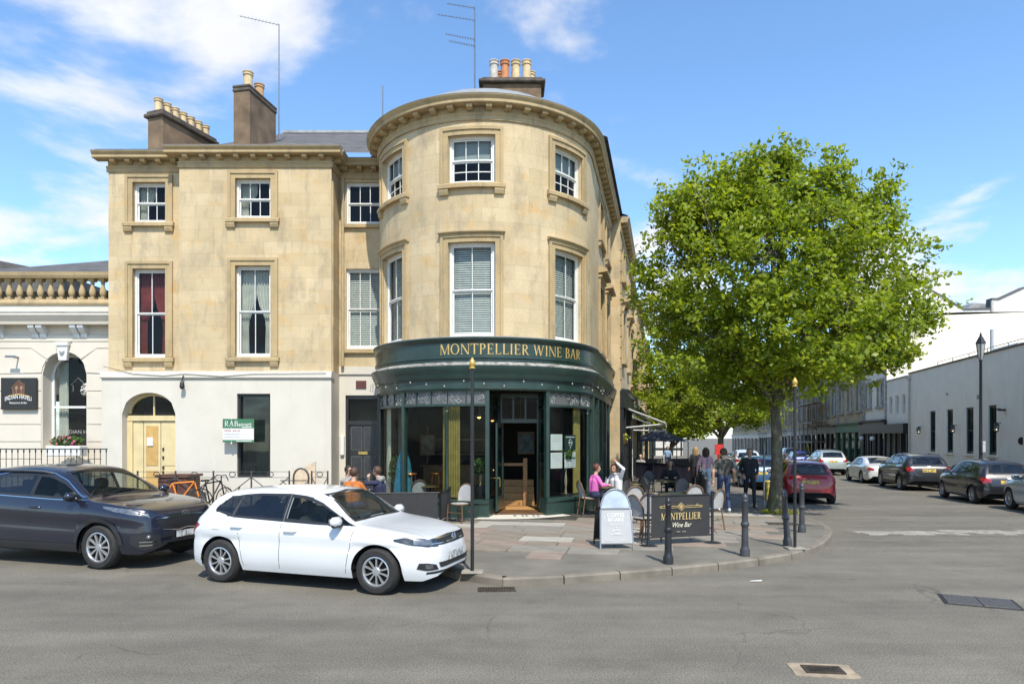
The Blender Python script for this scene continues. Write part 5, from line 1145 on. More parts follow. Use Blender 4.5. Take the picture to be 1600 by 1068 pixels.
def smudge(name, base):
    m, N, L, b = nodes(name); t = noise(N, L, 16, 3, .6, stretch=(1, 1, .6)); L.new(mixc(N, L, ramp(N, L, t, [(.42, (0, 0, 0)), (.6, (.8, .8, .8))]), base, (.10, .10, .10)), b.inputs['Base Color']); b.inputs['Roughness'].default_value = .5; return m
M_smear_w = smudge('blurred_plate', (.66, .66, .64)); M_smear_y = smudge('blurred_yellow_plate', (.70, .47, .04))
def interp(P, x):
    if x <= P[0][0]: return P[0][1]
    for (a, b), (c, d) in zip(P[:-1], P[1:]):
        if x <= c:
            t = (x-a)/(c-a); return b+(d-b)*t
    return P[-1][1]
def sinterp(P, x):
    """monotone cubic through the points"""
    n = len(P)
    if x <= P[0][0]: return P[0][1]
    if x >= P[-1][0]: return P[-1][1]
    d = [(P[i+1][1]-P[i][1])/(P[i+1][0]-P[i][0]) for i in range(n-1)]
    i = next(k for k in range(n-1) if x <= P[k+1][0])
    def m(k):
        if k == 0: return d[0]
        if k == n-1: return d[-1]
        return 0 if d[k-1]*d[k] <= 0 else 2*d[k-1]*d[k]/(d[k-1]+d[k])
    h = P[i+1][0]-P[i][0]; t = (x-P[i][0])/h
    return (2*t**3-3*t*t+1)*P[i][1]+(t**3-2*t*t+t)*h*m(i)+(-2*t**3+3*t*t)*P[i+1][1]+(t**3-t*t)*h*m(i+1)
WHEELS = {}
def wheel_meshes(r, rr, style):
    k = (r, rr, style)
    if k in WHEELS: return WHEELS[k]
    w = .205; t = MB().lathe([(rr, -w/2+.012), (rr+.012, -w/2), (r-.035, -w/2+.002), (r-.008, -w/2+.03), (r, -w/2+.06), (r, w/2-.06), (r-.008, w/2-.03), (r-.035, w/2-.002), (rr+.012, w/2), (rr, w/2-.012), (rr-.03, w/2-.05), (rr-.03, -w/2+.05), (rr, -w/2+.012)], 36, axis='Y', cap=False)
    tm = t.mesh('tyre', M_tyre, smooth=35)
    d = MB().lathe([(0, -.012), (rr*.96, -.03), (rr*.96, .06), (0, .06)], 30, axis='Y'); dm = d.mesh('wheel_dish', M_under)
    s = MB(); n = 10 if style == 'ten' else 5
    yf = -.072
    ring = MB(); s.lathe([(rr-.004, -.09), (rr-.02, -.095), (rr-.032, -.075), (rr-.032, -.05), (rr-.004, -.05), (rr-.004, -.09)], 36, axis='Y', cap=False)
    s.lathe([(0, yf-.012), (.05, yf-.01), (.062, yf), (.062, -.03), (0, -.03)], 16, axis='Y')
    for i in range(n):
        a = 2*math.pi*i/n
        def pt(rad_, off, y): return (rad_*math.cos(a)-off*math.sin(a), y, rad_*math.sin(a)+off*math.cos(a))
        if style == 'ten': sp = [(.05, -.011), (.05, .011), (rr-.025, .026), (rr-.025, -.012)]; s.prism([pt(p, q, yf-.006) for p, q in sp], (0, .03, 0))
        else:
            for sg in (-1, 1):
                sp = [(.045, .006*sg), (.05, .024*sg), (rr*.6, .046*sg), (rr-.025, .070*sg), (rr-.025, .040*sg), (rr*.6, .026*sg)]
                s.prism([pt(p, q, yf-.006) for p, q in sp], (0, .03, 0))
    sm = s.mesh('rim', M_alloy, smooth=25); WHEELS[k] = (tm, dm, sm); return WHEELS[k]
def car(name, label, S, loc, yaw, paint, group=None, detail=True, cat='car', extra=None):
    """S: lengths in metres, x forward from the middle; top = roof line, belt = shoulder line, plan = half width"""
    t = thing(name, label, cat, loc, yaw, group)
    L_, W, r = S['L'], S['W'], S['r']; xf, xr = S['xf'], S['xr']; x1 = L_/2; x0 = -L_/2; hw = W/2; sill = S.get('sill', .22)
    plan = S.get('plan') or [(x0, hw-.30), (x0+.04, hw-.16), (x0+.12, hw-.085), (x0+.35, hw-.035), (x0+.8, hw-.005), (xr+.6, hw), (xf-.5, hw), (xf+.05, hw-.012), (x1-.45, hw-.06), (x1-.25, hw-.13), (x1-.12, hw-.22), (x1-.04, hw-.36), (x1, hw-.52)]
    top, belt = S['top'], S['belt']; Ra = r+.05
    bot = S.get('bot') or [(x0, .40), (x0+.05, .30), (x0+.2, sill+.02), (xr-.4, sill), (xf+.4, sill-.01), (x1-.2, sill-.02), (x1-.05, .24), (x1, .30)]
    def zbot(x):
        z = interp(bot, x)
        for xa in (xf, xr):
            if abs(x-xa) < Ra: z = max(z, r+math.sqrt(Ra*Ra-(x-xa)**2))
        return z
    tum = S.get('tumble', .36); nside, ng, ntop = 9, 6, 7
    crease = S.get('crease', .70)
    def side(x, z, w, zs):
        y = w
        if z < .42: y -= .07*((.42-z)/.25)**2
        y -= .02*math.exp(-((z-crease+.07)/.045)**2)
        hi = zs-.14
        if z > hi: y -= .055*((z-hi)/.14)**2
        return y
    def section(x):
        w = sinterp(plan, x); zt = sinterp(top, x); zb = zbot(x); zs = min(sinterp(belt, x), zt-.03); zb = min(zb, zs-.06); P = []
        for i in range(nside+1):
            z = zb+(zs-zb)*i/nside; P.append((side(x, z, w, zs), z))
        g = zt-zs; ys = P[-1][0]; yr = max(ys-tum*g-.03*min(1, g/.2), ys*.5)
        ze = zt-min(.10, g*.22)
        for i in range(1, ng+1):
            s = i/ng; P.append((ys+(yr-ys)*(s**1.25), zs+(ze-zs)*s))
        for i in range(1, ntop+1):
            s = i/ntop; P.append((yr*math.cos(s*math.pi/2)**.9 if s < 1 else 0.0, ze+(zt-ze)*math.sin(s*math.pi/2)**.8))
        return P
    xs = []; n = S.get('n', 120)
    for i in range(n+1):
        s = i/n; e = .5-.5*math.cos(math.pi*s); xs.append(x0+L_*(s*.72+e*.28))
    for xa in (xf, xr):
        for k in range(-8, 9): xs.append(xa+Ra*.999*math.sin(k*math.pi/16))
    xs = sorted(set(round(x, 4) for x in xs)); secs = [section(x) for x in xs]; k = len(secs[0]); V = []; Fc = []
    for x, P in zip(xs, secs): V += [(x, -y, z) for y, z in P]+[(x, y, z) for y, z in P[-2::-1]]
    m = 2*k-1
    for i in range(len(xs)-1):
        for j in range(m-1): Fc.append([i*m+j, (i+1)*m+j, (i+1)*m+j+1, i*m+j+1])
    Fc.append(list(range(m))[::-1]); Fc.append([(len(xs)-1)*m+j for j in range(m)])
    bvh = BVHTree.FromPolygons([Vector(v) for v in V], Fc)
    def snap(p, off=.004):
        a, nn, _, _ = bvh.find_nearest(Vector(p))
        if a is None: return Vector(p)
        c = Vector((a.x, 0, .6)); 
        if nn.dot(a-c) < 0: nn = -nn
        return a+nn*off
    def shoot(p, d, off=.004):
        a, nn, _, _ = bvh.ray_cast(Vector(p)-Vector(d)*4, Vector(d))
        if a is None: return snap(p, off)
        if nn.dot(Vector(d)) > 0: nn = -nn
        return a+nn*off
    def line(P, s):
        P = [Vector(p) for p in P]; ds = [0]
        for a, b in zip(P[:-1], P[1:]): ds.append(ds[-1]+(b-a).length)
        q = s*ds[-1]
        for i in range(len(P)-1):
            if q <= ds[i+1] or i == len(P)-2: return P[i].lerp(P[i+1], (q-ds[i])/max(1e-9, ds[i+1]-ds[i]))
    def patch(B, T, d, nu=14, nv=6, e=0.0, off=.004, u=(0, 1), v=(0, 1)):
        mb = MB(); G_ = []
        for i in range(nu+1):
            a = u[0]+(u[1]-u[0])*i/nu; b, tt = line(B, a), line(T, a)
            G_.append([(shoot(b.lerp(tt, v[0]+(v[1]-v[0])*j/nv), d, off) if d else snap(b.lerp(tt, v[0]+(v[1]-v[0])*j/nv), off)) for j in range(nv+1)])
        vs = [p for row in G_ for p in row]; w = nv+1
        mb.add(vs, [[i*w+j, (i+1)*w+j, (i+1)*w+j+1, i*w+j+1] for i in range(nu) for j in range(nv)]); return mb
    def decal(nm_, B, T, m_, d=None, parent=None, **kw): return patch(B, T, d, **kw).build(nm_, m_, parent or body, smooth=True, fix=False)
    # windows: list of (B, T, dir, glass, kind)
    holes = []
    for B, T, d, gm, nm_ in S['glass']:
        for sd in ((1, -1) if abs(d[1]) > .5 else (1,)):
            f = lambda P: [(p[0], p[1]*sd, p[2]) for p in P]
            holes.append((f(B), f(T), (d[0], d[1]*sd, d[2]), gm, nm_))
    hp = []
    for B, T, d, gm, nm_ in holes:
        poly = [line(B, .03+.94*i/10).lerp(line(T, .03+.94*i/10), .05) for i in range(11)]+[line(B, .97-.94*i/10).lerp(line(T, .97-.94*i/10), .95) for i in range(11)]
        ax = (0, 2) if abs(d[1]) > .5 else (1, 2); hp.append((Vector(d), ax, [(p[ax[0]], p[ax[1]]) for p in poly]))
    keep = []
    Va = [Vector(v) for v in V]
    for f in Fc:
        if len(f) > 4: keep.append(f); continue
        c = (Va[f[0]]+Va[f[1]]+Va[f[2]]+Va[f[3]])/4; nn = (Va[f[2]]-Va[f[0]]).cross(Va[f[3]]-Va[f[1]])
        if nn.dot(c-Vector((c.x*.8, 0, .6))) < 0: nn = -nn
        out = False
        if c.z > .8:
            nn.normalize()
            for d, ax, poly in hp:
                if nn.dot(d) < -.12 and in_poly(c[ax[0]], c[ax[1]], poly): out = True; break
        if not out: keep.append(f)
    bmb = MB(); bmb.add(V, keep); body = bmb.build('body', paint, t, smooth=38)
    for B, T, d, gm, nm_ in holes:
        lu = sum((Vector(a)-Vector(b)).length for a, b in zip(B[:-1], B[1:])); lv = max((line(B, .5)-line(T, .5)).length, .1); eu, ev = .035/max(lu, .2), .035/lv
        ring = MB()
        for uu, vv in (((0, 1), (0, ev)), ((0, 1), (1-ev, 1)), ((0, eu), (ev, 1-ev)), ((1-eu, 1), (ev, 1-ev))):
            q = patch(B, T, d, 14, 4, u=uu, v=vv, off=.005); ring.add(q.v, q.f)
        w = ring.build(nm_, M_trim, t, smooth=True, fix=False)
        patch(B, T, d, 12, 6, u=(eu*.8, 1-eu*.8), v=(ev*.8, 1-ev*.8), off=.003).build('glass', gm, w, smooth=True, fix=False)
    # interior, underside, wheel housings
    u_ = MB(); u_.box(x0+.15, xr-Ra-.02, -hw+.12, hw-.12, sill+.02, sill+.2); u_.box(xr+Ra+.02, xf-Ra-.02, -hw+.08, hw-.08, sill-.02, sill+.12); u_.box(xf+Ra+.02, x1-.25, -hw+.3, hw-.3, sill-.02, sill+.2); u_.box(x0+.3, x1-.5, -hw+.34, hw-.34, sill+.0, sill+.22)
    for xa in (xf, xr):
        for sd in (-1, 1):
            n_ = 16; P = [(xa+(Ra+.004)*math.cos(math.pi*i/n_), r+(Ra+.004)*math.sin(math.pi*i/n_)) for i in range(n_+1)]
            for (a, b), (c, d) in zip(P[:-1], P[1:]): u_.quad((a, sd*(hw-.05), b), (c, sd*(hw-.05), d), (c, sd*(hw-.38), d), (a, sd*(hw-.38), b))
            u_.poly([(a, sd*(hw-.34), b) for a, b in P])
    u_.build('underbody', M_under, t)
    cab = S['cab']; it = MB(); fl = sill+.12
    it.box(cab[1]-.2, cab[0]+.5, -hw+.14, hw-.14, fl, fl+.04); it.rbox(cab[0]-.02, cab[0]+.55, -hw+.16, hw-.16, .62, cab[2]-.06, .06)
    for sx, wd in ((cab[0]-.85, .5), (cab[0]-1.65, 1.2)):
        for sd in ((-.36, .36) if wd < 1 else (0,)):
            it.rbox(sx-.05, sx+.45, sd-wd/2, sd+wd/2, fl+.15, fl+.36, .05); it.rbox(sx-.20, sx-.03, sd-wd/2, sd+wd/2, fl+.3, cab[2]+.08, .06)
            for hs in ((sd,) if wd < 1 else (-.36, .36)): it.rbox(sx-.22, sx-.10, hs-.13, hs+.13, cab[2]+.10, cab[2]+.29, .04)
    it.build('seats', M_seat, t)
    st_ = MB(); cxw = cab[0]-.22; st_.tube([(cxw-.05*math.cos(a*math.pi/9)*0-.06*math.sin(a*math.pi/9), -.36+.18*math.cos(a*math.pi/9), cab[2]-.02+.17*math.sin(a*math.pi/9)) for a in range(18)], .014, 6, True); st_.build('steering_wheel', M_trim, t)
    tm, dm, sm = wheel_meshes(r, S.get('rim', r*.66), S.get('wheel', 'five'))
    for xa in (xf, xr):
        for sd in (-1, 1):
            o = put('wheel', tm, t, (xa, sd*(hw-.115), r), (0, 0, 0 if sd < 0 else math.pi)); put('wheel_dish', dm, o); put('rim', sm, o)
    # door seams, handles, mirrors
    for x in S.get('seams', ()):
        for sd in (-1, 1):
            P = [(x[0]+(x[1]-x[0])*i/10, sd*hw, S['seamz'][0]+(S['seamz'][1]-S['seamz'][0])*i/10) for i in range(11)]
            decal('door_seam', [(a-.004, b, c) for a, b, c in P], [(a+.004, b, c) for a, b, c in P], M_trim, (0, -sd, 0), nu=12, nv=1, off=.0015)
    if detail:
        for x, z in S.get('handles', ()):
            for sd in (-1, 1):
                p = shoot((x, sd*hw, z), (0, -sd, 0), .0); h = MB(); h.tube([(x-.10, p.y, z-.004), (x-.08, p.y+sd*.03, z), (x+.08, p.y+sd*.032, z+.004), (x+.11, p.y, z+.004)], .013, 8); h.build('door_handle', S.get('handle_m') or paint, t, smooth=True)
    mx, mz = S['mirror']
    for sd in (-1, 1):
        p = shoot((mx, sd*hw, mz), (0, -sd, 0), 0); mm = MB(); st0 = len(mm.v)
        mm.rbox(-.07, .055, -.105, .105, -.065, .07, .045); mm.xform(Matrix.Translation((mx-.0, p.y+sd*.13, mz+.045)), st0); mo_ = mm.build('door_mirror', S.get('mirror_m') or paint, t, smooth=75)
        MB().ball((mx-.012, p.y+sd*.13, mz+.012), .1, 12, (.55, .98, .5)).box(mx-.03, mx+.03, min(p.y-sd*.02, p.y+sd*.08), max(p.y-sd*.02, p.y+sd*.08), mz-.03, mz+.015).build('mirror_base', M_trim, mo_, smooth=True)
        MB().poly([(mx-.071, p.y+sd*.05, mz+.0), (mx-.071, p.y+sd*.21, mz+.0), (mx-.071, p.y+sd*.20, mz+.09), (mx-.071, p.y+sd*.06, mz+.09)]).build('mirror_glass', M_chrome, mo_)
    if S.get('cladding'):
        for xa in (xf, xr):
            for sd in (-1, 1):
                n_ = 20; a0, a1 = .12, math.pi-.12
                P = [(xa+Ra*math.cos(a0+(a1-a0)*i/n_), sd*hw, r+Ra*math.sin(a0+(a1-a0)*i/n_)) for i in range(n_+1)]; Q = [(xa+(Ra+.07)*math.cos(a0+(a1-a0)*i/n_), sd*hw, r+(Ra+.07)*math.sin(a0+(a1-a0)*i/n_)) for i in range(n_+1)]
                decal('arch_trim', P, Q, S['cladding'], (0, -sd, 0), nu=n_, nv=2, off=.012)
        for sd in (-1, 1): decal('sill_trim', [(xr+Ra, sd*hw, sill+.02), (xf-Ra, sd*hw, sill+.02)], [(xr+Ra, sd*hw, sill+.14), (xf-Ra, sd*hw, sill+.14)], S['cladding'], (0, -sd, 0), nu=12, nv=3, off=.012)
    for nm_, B, T, m_, d, both, off in S.get('decals', ()):
        for sd in ((1, -1) if both else (1,)):
            f = lambda P: [(p[0], p[1]*sd, p[2]) for p in P]; dd = (d[0], d[1]*sd, d[2]) if d else None
            decal(nm_, f(B), f(T), m_, dd, t, nu=16, nv=6, off=off)
    if S.get('rails'):
        for sd in (-1, 1):
            a, b, z = S['rails']; P = [shoot((a+(b-a)*i/10, sd*(hw-.27), z), (0, 0, -1), .045 if 0 < i < 10 else 0) for i in range(11)]; MB().tube(P, .018, 6).build('roof_rail', M_alu, t, smooth=True)
    if extra: extra(t, body, snap, shoot, decal)
    return t
RGT = (0, 1, 0)      # rays for the near (right-hand, y<0) flank run towards +y
def hatch_spec(L=4.05, W=1.75, H=1.45, wb=2.55, fo=.80, r=.315, **kw):
    x1 = L/2; xf = x1-fo; xr = xf-wb; x0 = -L/2; h = H/1.45
    S = dict(L=L, W=W, r=r, xf=xf, xr=xr, sill=.21, wheel='five', seamz=(.27, .93*h))
    S['top'] = [(x0, .62), (x0+.03, .82), (x0+.08, .93), (x0+.15, 1.02*h), (x0+.40, 1.31*h), (x0+.56, 1.385*h), (x0+1.05, 1.435*h), (x0+1.6, H), (x0+2.05, 1.425*h), (x0+2.25, 1.375*h), (x1-1.22, 1.00*h), (x1-1.10, .965*h), (x1-.75, .915*h), (x1-.36, .845*h), (x1-.15, .785*h), (x1-.05, .71), (x1, .58)]
    S['belt'] = [(x0, .70), (x0+.1, .86*h), (x0+.45, .955*h), (xr+.6, .93*h), (0, .915*h), (xf-.4, .885*h), (x1-.6, .82*h), (x1-.2, .73*h), (x1, .5)]
    S['cab'] = (x1-1.18, x0+.7, .93*h)
    xw = x1-1.22
    S['glass'] = [
        ([(xw+.10, -.9, .945*h), (xw-.5, -.9, .945*h), (xw-1.06, -.9, .965*h)], [(xw-.02, -.9, .975*h), (xw-.52, -.9, 1.245*h), (xw-.78, -.9, 1.335*h), (xw-1.06, -.9, 1.36*h)], (0, 1, 0), M_cglass, 'front_side_window'),
        ([(xw-1.065, -.9, .966*h), (xw-1.95, -.9, 1.0*h)], [(xw-1.065, -.9, 1.361*h), (xw-1.6, -.9, 1.355*h), (xw-1.87, -.9, 1.33*h)], (0, 1, 0), M_cdark, 'rear_side_window'),
        ([(xw-1.955, -.9, 1.002*h), (xw-2.30, -.9, 1.085*h)], [(xw-1.875, -.9, 1.329*h), (xw-2.1, -.9, 1.285*h), (xw-2.28, -.9, 1.14*h)], (0, 1, 0), M_cdark, 'quarter_window'),
        ([(xw, -.66, .99*h), (xw+.06, 0, 1.0*h), (xw, .66, .99*h)], [(xw-.8, -.53, 1.36*h), (xw-.8, 0, 1.395*h), (xw-.8, .53, 1.36*h)], (-1, 0, 0), M_cglass, 'windscreen'),
        ([(x0+.1, -.60, 1.0*h), (x0+.1, 0, 1.0*h), (x0+.1, .60, 1.0*h)], [(x0+.4, -.50, 1.31*h), (x0+.4, 0, 1.35*h), (x0+.4, .50, 1.31*h)], (1, 0, 0), M_cdark, 'rear_window')]
    S['seams'] = [(xw-1.10, xw-1.09), (xf-.46, xw+.10-.02), (xr+.42, xr+.30)]; S['handles'] = [(xw-.92, .84*h), (xw-1.83, .865*h)]; S['mirror'] = (xw-.14, .96*h)
    S['decals'] = rear_decals(x0, W/2, h)
    S.update(kw); return S
def rear_decals(x0, hw, h, plate=None, lamp=(.72, .90)):
    D = (1, 0, 0)
    return [('tail_lamp', [(x0, -hw+.02, lamp[0]*h), (x0, -hw+.36, (lamp[0]+.03)*h)], [(x0+.2, -hw+.02, lamp[1]*h), (x0, -hw+.34, (lamp[1]-.03)*h)], M_tail, None, True, .008),
            ('number_plate', [(x0-.1, -.26, .70*h), (x0-.1, .26, .70*h)], [(x0-.1, -.26, .81*h), (x0-.1, .26, .81*h)], plate or M_smear_y, D, False, .012),
            ('bumper_insert', [(x0, -.62, .30), (x0, .62, .30)], [(x0, -.68, .42), (x0, .68, .42)], M_trim, D, False, .006),
            ('rear_badge', [(x0, -.05, .86*h), (x0, .05, .86*h)], [(x0, -.05, .90*h), (x0, .05, .90*h)], M_chrome, D, False, .008)]
# --- the white hatchback in front
def polo_extra(t, body, snap, shoot, decal):
    D = (-1, 0, 0); x = 2.2
    decal('grille', [(x, -.52, .655), (x, 0, .645), (x, .52, .655)], [(x, -.52, .735), (x, 0, .745), (x, .52, .735)], M_trim, D, t, nu=20, nv=4, off=.006)
    for z in (.668, .722): decal('grille_bar', [(x, -.56, z), (x, .56, z)], [(x, -.56, z+.012), (x, .56, z+.012)], M_chrome, D, t, nu=20, nv=1, off=.012)
    for sd in (-1, 1):
        f = lambda P: [(a, b*sd, c) for a, b, c in P]
        decal('headlamp', f([(1.98, .48, .648), (1.86, .68, .66), (1.66, .82, .70), (1.46, .86, .745)]), f([(1.96, .48, .738), (1.80, .66, .775), (1.62, .78, .80), (1.44, .84, .775)]), M_lensd, None, t, nu=16, nv=6, off=.007)
        decal('headlamp_lens', f([(1.93, .57, .67), (1.84, .69, .682), (1.72, .78, .705)]), f([(1.90, .56, .74), (1.80, .66, .762), (1.70, .75, .775)]), M_lens, None, t, nu=8, nv=4, off=.010)
        decal('fog_surround', f([(1.95, .50, .335), (1.86, .66, .335), (1.76, .78, .36)]), f([(1.95, .55, .405), (1.86, .66, .435), (1.78, .74, .44)]), M_trim, None, t, nu=10, nv=4, off=.007)
        decal('fog_lamp', f([(1.90, .58, .355), (1.84, .68, .36)]), f([(1.90, .59, .405), (1.84, .67, .42)]), M_lens, None, t, nu=6, nv=3, off=.011)
    decal('lower_intake', [(x, -.46, .355), (x, .46, .355)], [(x, -.50, .425), (x, .50, .425)], M_trim, D, t, nu=20, nv=4, off=.006)
    decal('lower_lip', [(x, -.66, .285), (x, .66, .285)], [(x, -.66, .315), (x, .66, .315)], M_trim, D, t, nu=24, nv=2, off=.006)
    decal('number_plate', [(x, -.26, .425), (x, .26, .425)], [(x, -.26, .535), (x, .26, .535)], M_smear_w, D, t, nu=8, nv=3, off=.018)
    c = shoot((x, 0, .70), D, .02); b = MB(); n = 20; q = lambda a, rr_: (c.x, rr_*math.cos(a), c.z+rr_*math.sin(a))
    b.tube([q(2*math.pi*i/n, .062) for i in range(n)], .007, 5, True)
    for P in ([(-.028, .05), (0, .006), (.028, .05)], [(-.05, .022), (-.026, -.05), (0, .0), (.026, -.05), (.05, .022)]): b.tube([(c.x, a, c.z+z) for a, z in P], .006, 4)
    MB().lathe([(0, 0), (.06, 0), (.06, -.012), (0, -.012)], 20, (c.x+.0, 0, c.z), 'Z').xform(Matrix.Translation(c) @ Matrix.Rotation(rad(90), 4, 'Y') @ Matrix.Translation(-c)).build('badge_back', M_trim, t)
    b.build('badge', M_chrome, t)
    for sd in (-1, 1): decal('hood_crease', [(1.75, sd*.55, .9), (.95, sd*.62, 1.0)], [(1.75, sd*.555, .9), (.95, sd*.626, 1.0)], M_trim, (0, 0, -1), t, nu=12, nv=1, off=.0012)
    P = [(1.76-.0, -.55+1.1*i/12, .9) for i in range(13)]; 
    decal('fuel_flap', [(-1.50, -.9, .77), (-1.36, -.9, .77)], [(-1.50, -.9, .775), (-1.36, -.9, .775)], M_trim, (0, 1, 0), t, nu=4, nv=1, off=.001)
    MB().tube([snap((.80, -.45, 1.0), .02), snap((.72, -.1, 1.02), .022), snap((.70, .2, 1.02), .022)], .009, 5).build('wiper', M_trim, t)
yaw_p = -math.atan(.325)
white_paint = car_paint('white_car_paint', (.66, .66, .65), rough=.3)
f_ = Vector((math.cos(yaw_p), math.sin(yaw_p))); l_ = Vector((-f_.y, f_.x))
def place(front_near, S, yaw):
    """ground origin from the contact point of the near (right-hand) front wheel"""
    f = Vector((math.cos(yaw), math.sin(yaw))); l = Vector((-f.y, f.x)); p = Vector(front_near)-f*S['xf']+l*(S['W']/2-.115+.1); return (p.x, p.y, gz(p.y))
SP = hatch_spec(3.98, H=1.385); SP['n'] = 170
car('white_hatchback', 'white five-door hatchback parked in front at the kerb, nose to the right', SP, place((-1.83, 8.98), SP, yaw_p), yaw_p, white_paint, extra=polo_extra)
# --- the dark SUV behind it
def suv_spec(L=4.48, W=1.86, H=1.64, wb=2.67, fo=.92, r=.355, **kw):
    x1 = L/2; xf = x1-fo; xr = xf-wb; x0 = -L/2; h = H/1.64
    S = dict(L=L, W=W, r=r, xf=xf, xr=xr, sill=.26, wheel='ten', seamz=(.36, 1.06*h), tumble=.34, crease=.78, rim=.245)
    S['top'] = [(x0, .70), (x0+.03, .92), (x0+.10, 1.08), (x0+.2, 1.18*h), (x0+.42, 1.44*h), (x0+.58, 1.53*h), (x0+1.1, 1.61*h), (x0+1.8, H), (x0+2.3, 1.61*h), (x0+2.55, 1.55*h), (x1-1.28, 1.14*h), (x1-1.14, 1.095*h), (x1-.75, 1.055*h), (x1-.38, 1.0*h), (x1-.17, .945*h), (x1-.06, .87*h), (x1, .70)]
    S['belt'] = [(x0, .80), (x0+.12, 1.0*h), (x0+.5, 1.12*h), (xr+.6, 1.09*h), (0, 1.065*h), (xf-.4, 1.03*h), (x1-.6, .97*h), (x1-.2, .885*h), (x1, .60)]
    S['bot'] = [(x0, .46), (x0+.08, .34), (x0+.25, .28), (xr-.4, .27), (xf+.4, .26), (x1-.22, .25), (x1-.05, .31), (x1, .40)]
    S['cab'] = (x1-1.24, x0+.8, 1.08*h); xw = x1-1.28
    S['glass'] = [
        ([(xw-.0, -.95, 1.10*h), (xw-.5, -.95, 1.10*h), (xw-1.10, -.95, 1.115*h)], [(xw-.14, -.95, 1.14*h), (xw-.5, -.95, 1.36*h), (xw-.85, -.95, 1.485*h), (xw-1.10, -.95, 1.505*h)], (0, 1, 0), M_cglass, 'front_side_window'),
        ([(xw-1.105, -.95, 1.116*h), (xw-2.02, -.95, 1.15*h)], [(xw-1.105, -.95, 1.506*h), (xw-1.7, -.95, 1.49*h), (xw-1.95, -.95, 1.45*h)], (0, 1, 0), M_cdark, 'rear_side_window'),
        ([(xw-2.025, -.95, 1.152*h), (xw-2.5, -.95, 1.22*h)], [(xw-1.955, -.95, 1.448*h), (xw-2.2, -.95, 1.40*h), (xw-2.47, -.95, 1.28*h)], (0, 1, 0), M_cdark, 'quarter_window'),
        ([(xw, -.70, 1.13*h), (xw+.06, 0, 1.14*h), (xw, .70, 1.13*h)], [(xw-.84, -.57, 1.53*h), (xw-.86, 0, 1.57*h), (xw-.84, .57, 1.53*h)], (-1, 0, 0), M_cglass, 'windscreen'),
        ([(x0+.14, -.64, 1.15*h), (x0+.14, 0, 1.15*h), (x0+.14, .64, 1.15*h)], [(x0+.55, -.54, 1.46*h), (x0+.55, 0, 1.49*h), (x0+.55, .54, 1.46*h)], (1, 0, 0), M_cdark, 'rear_window')]
    S['seams'] = [(xw-1.14, xw-1.12), (xf-.5, xw+.1)]; S['handles'] = [(xw-.95, .96*h), (xw-1.9, .985*h)]; S['mirror'] = (xw-.12, 1.11*h); S['rails'] = (xw-.85, x0+.65, 1.7); S['cladding'] = M_trim
    S['decals'] = rear_decals(x0, W/2, 1.2*h)
    S.update(kw); return S
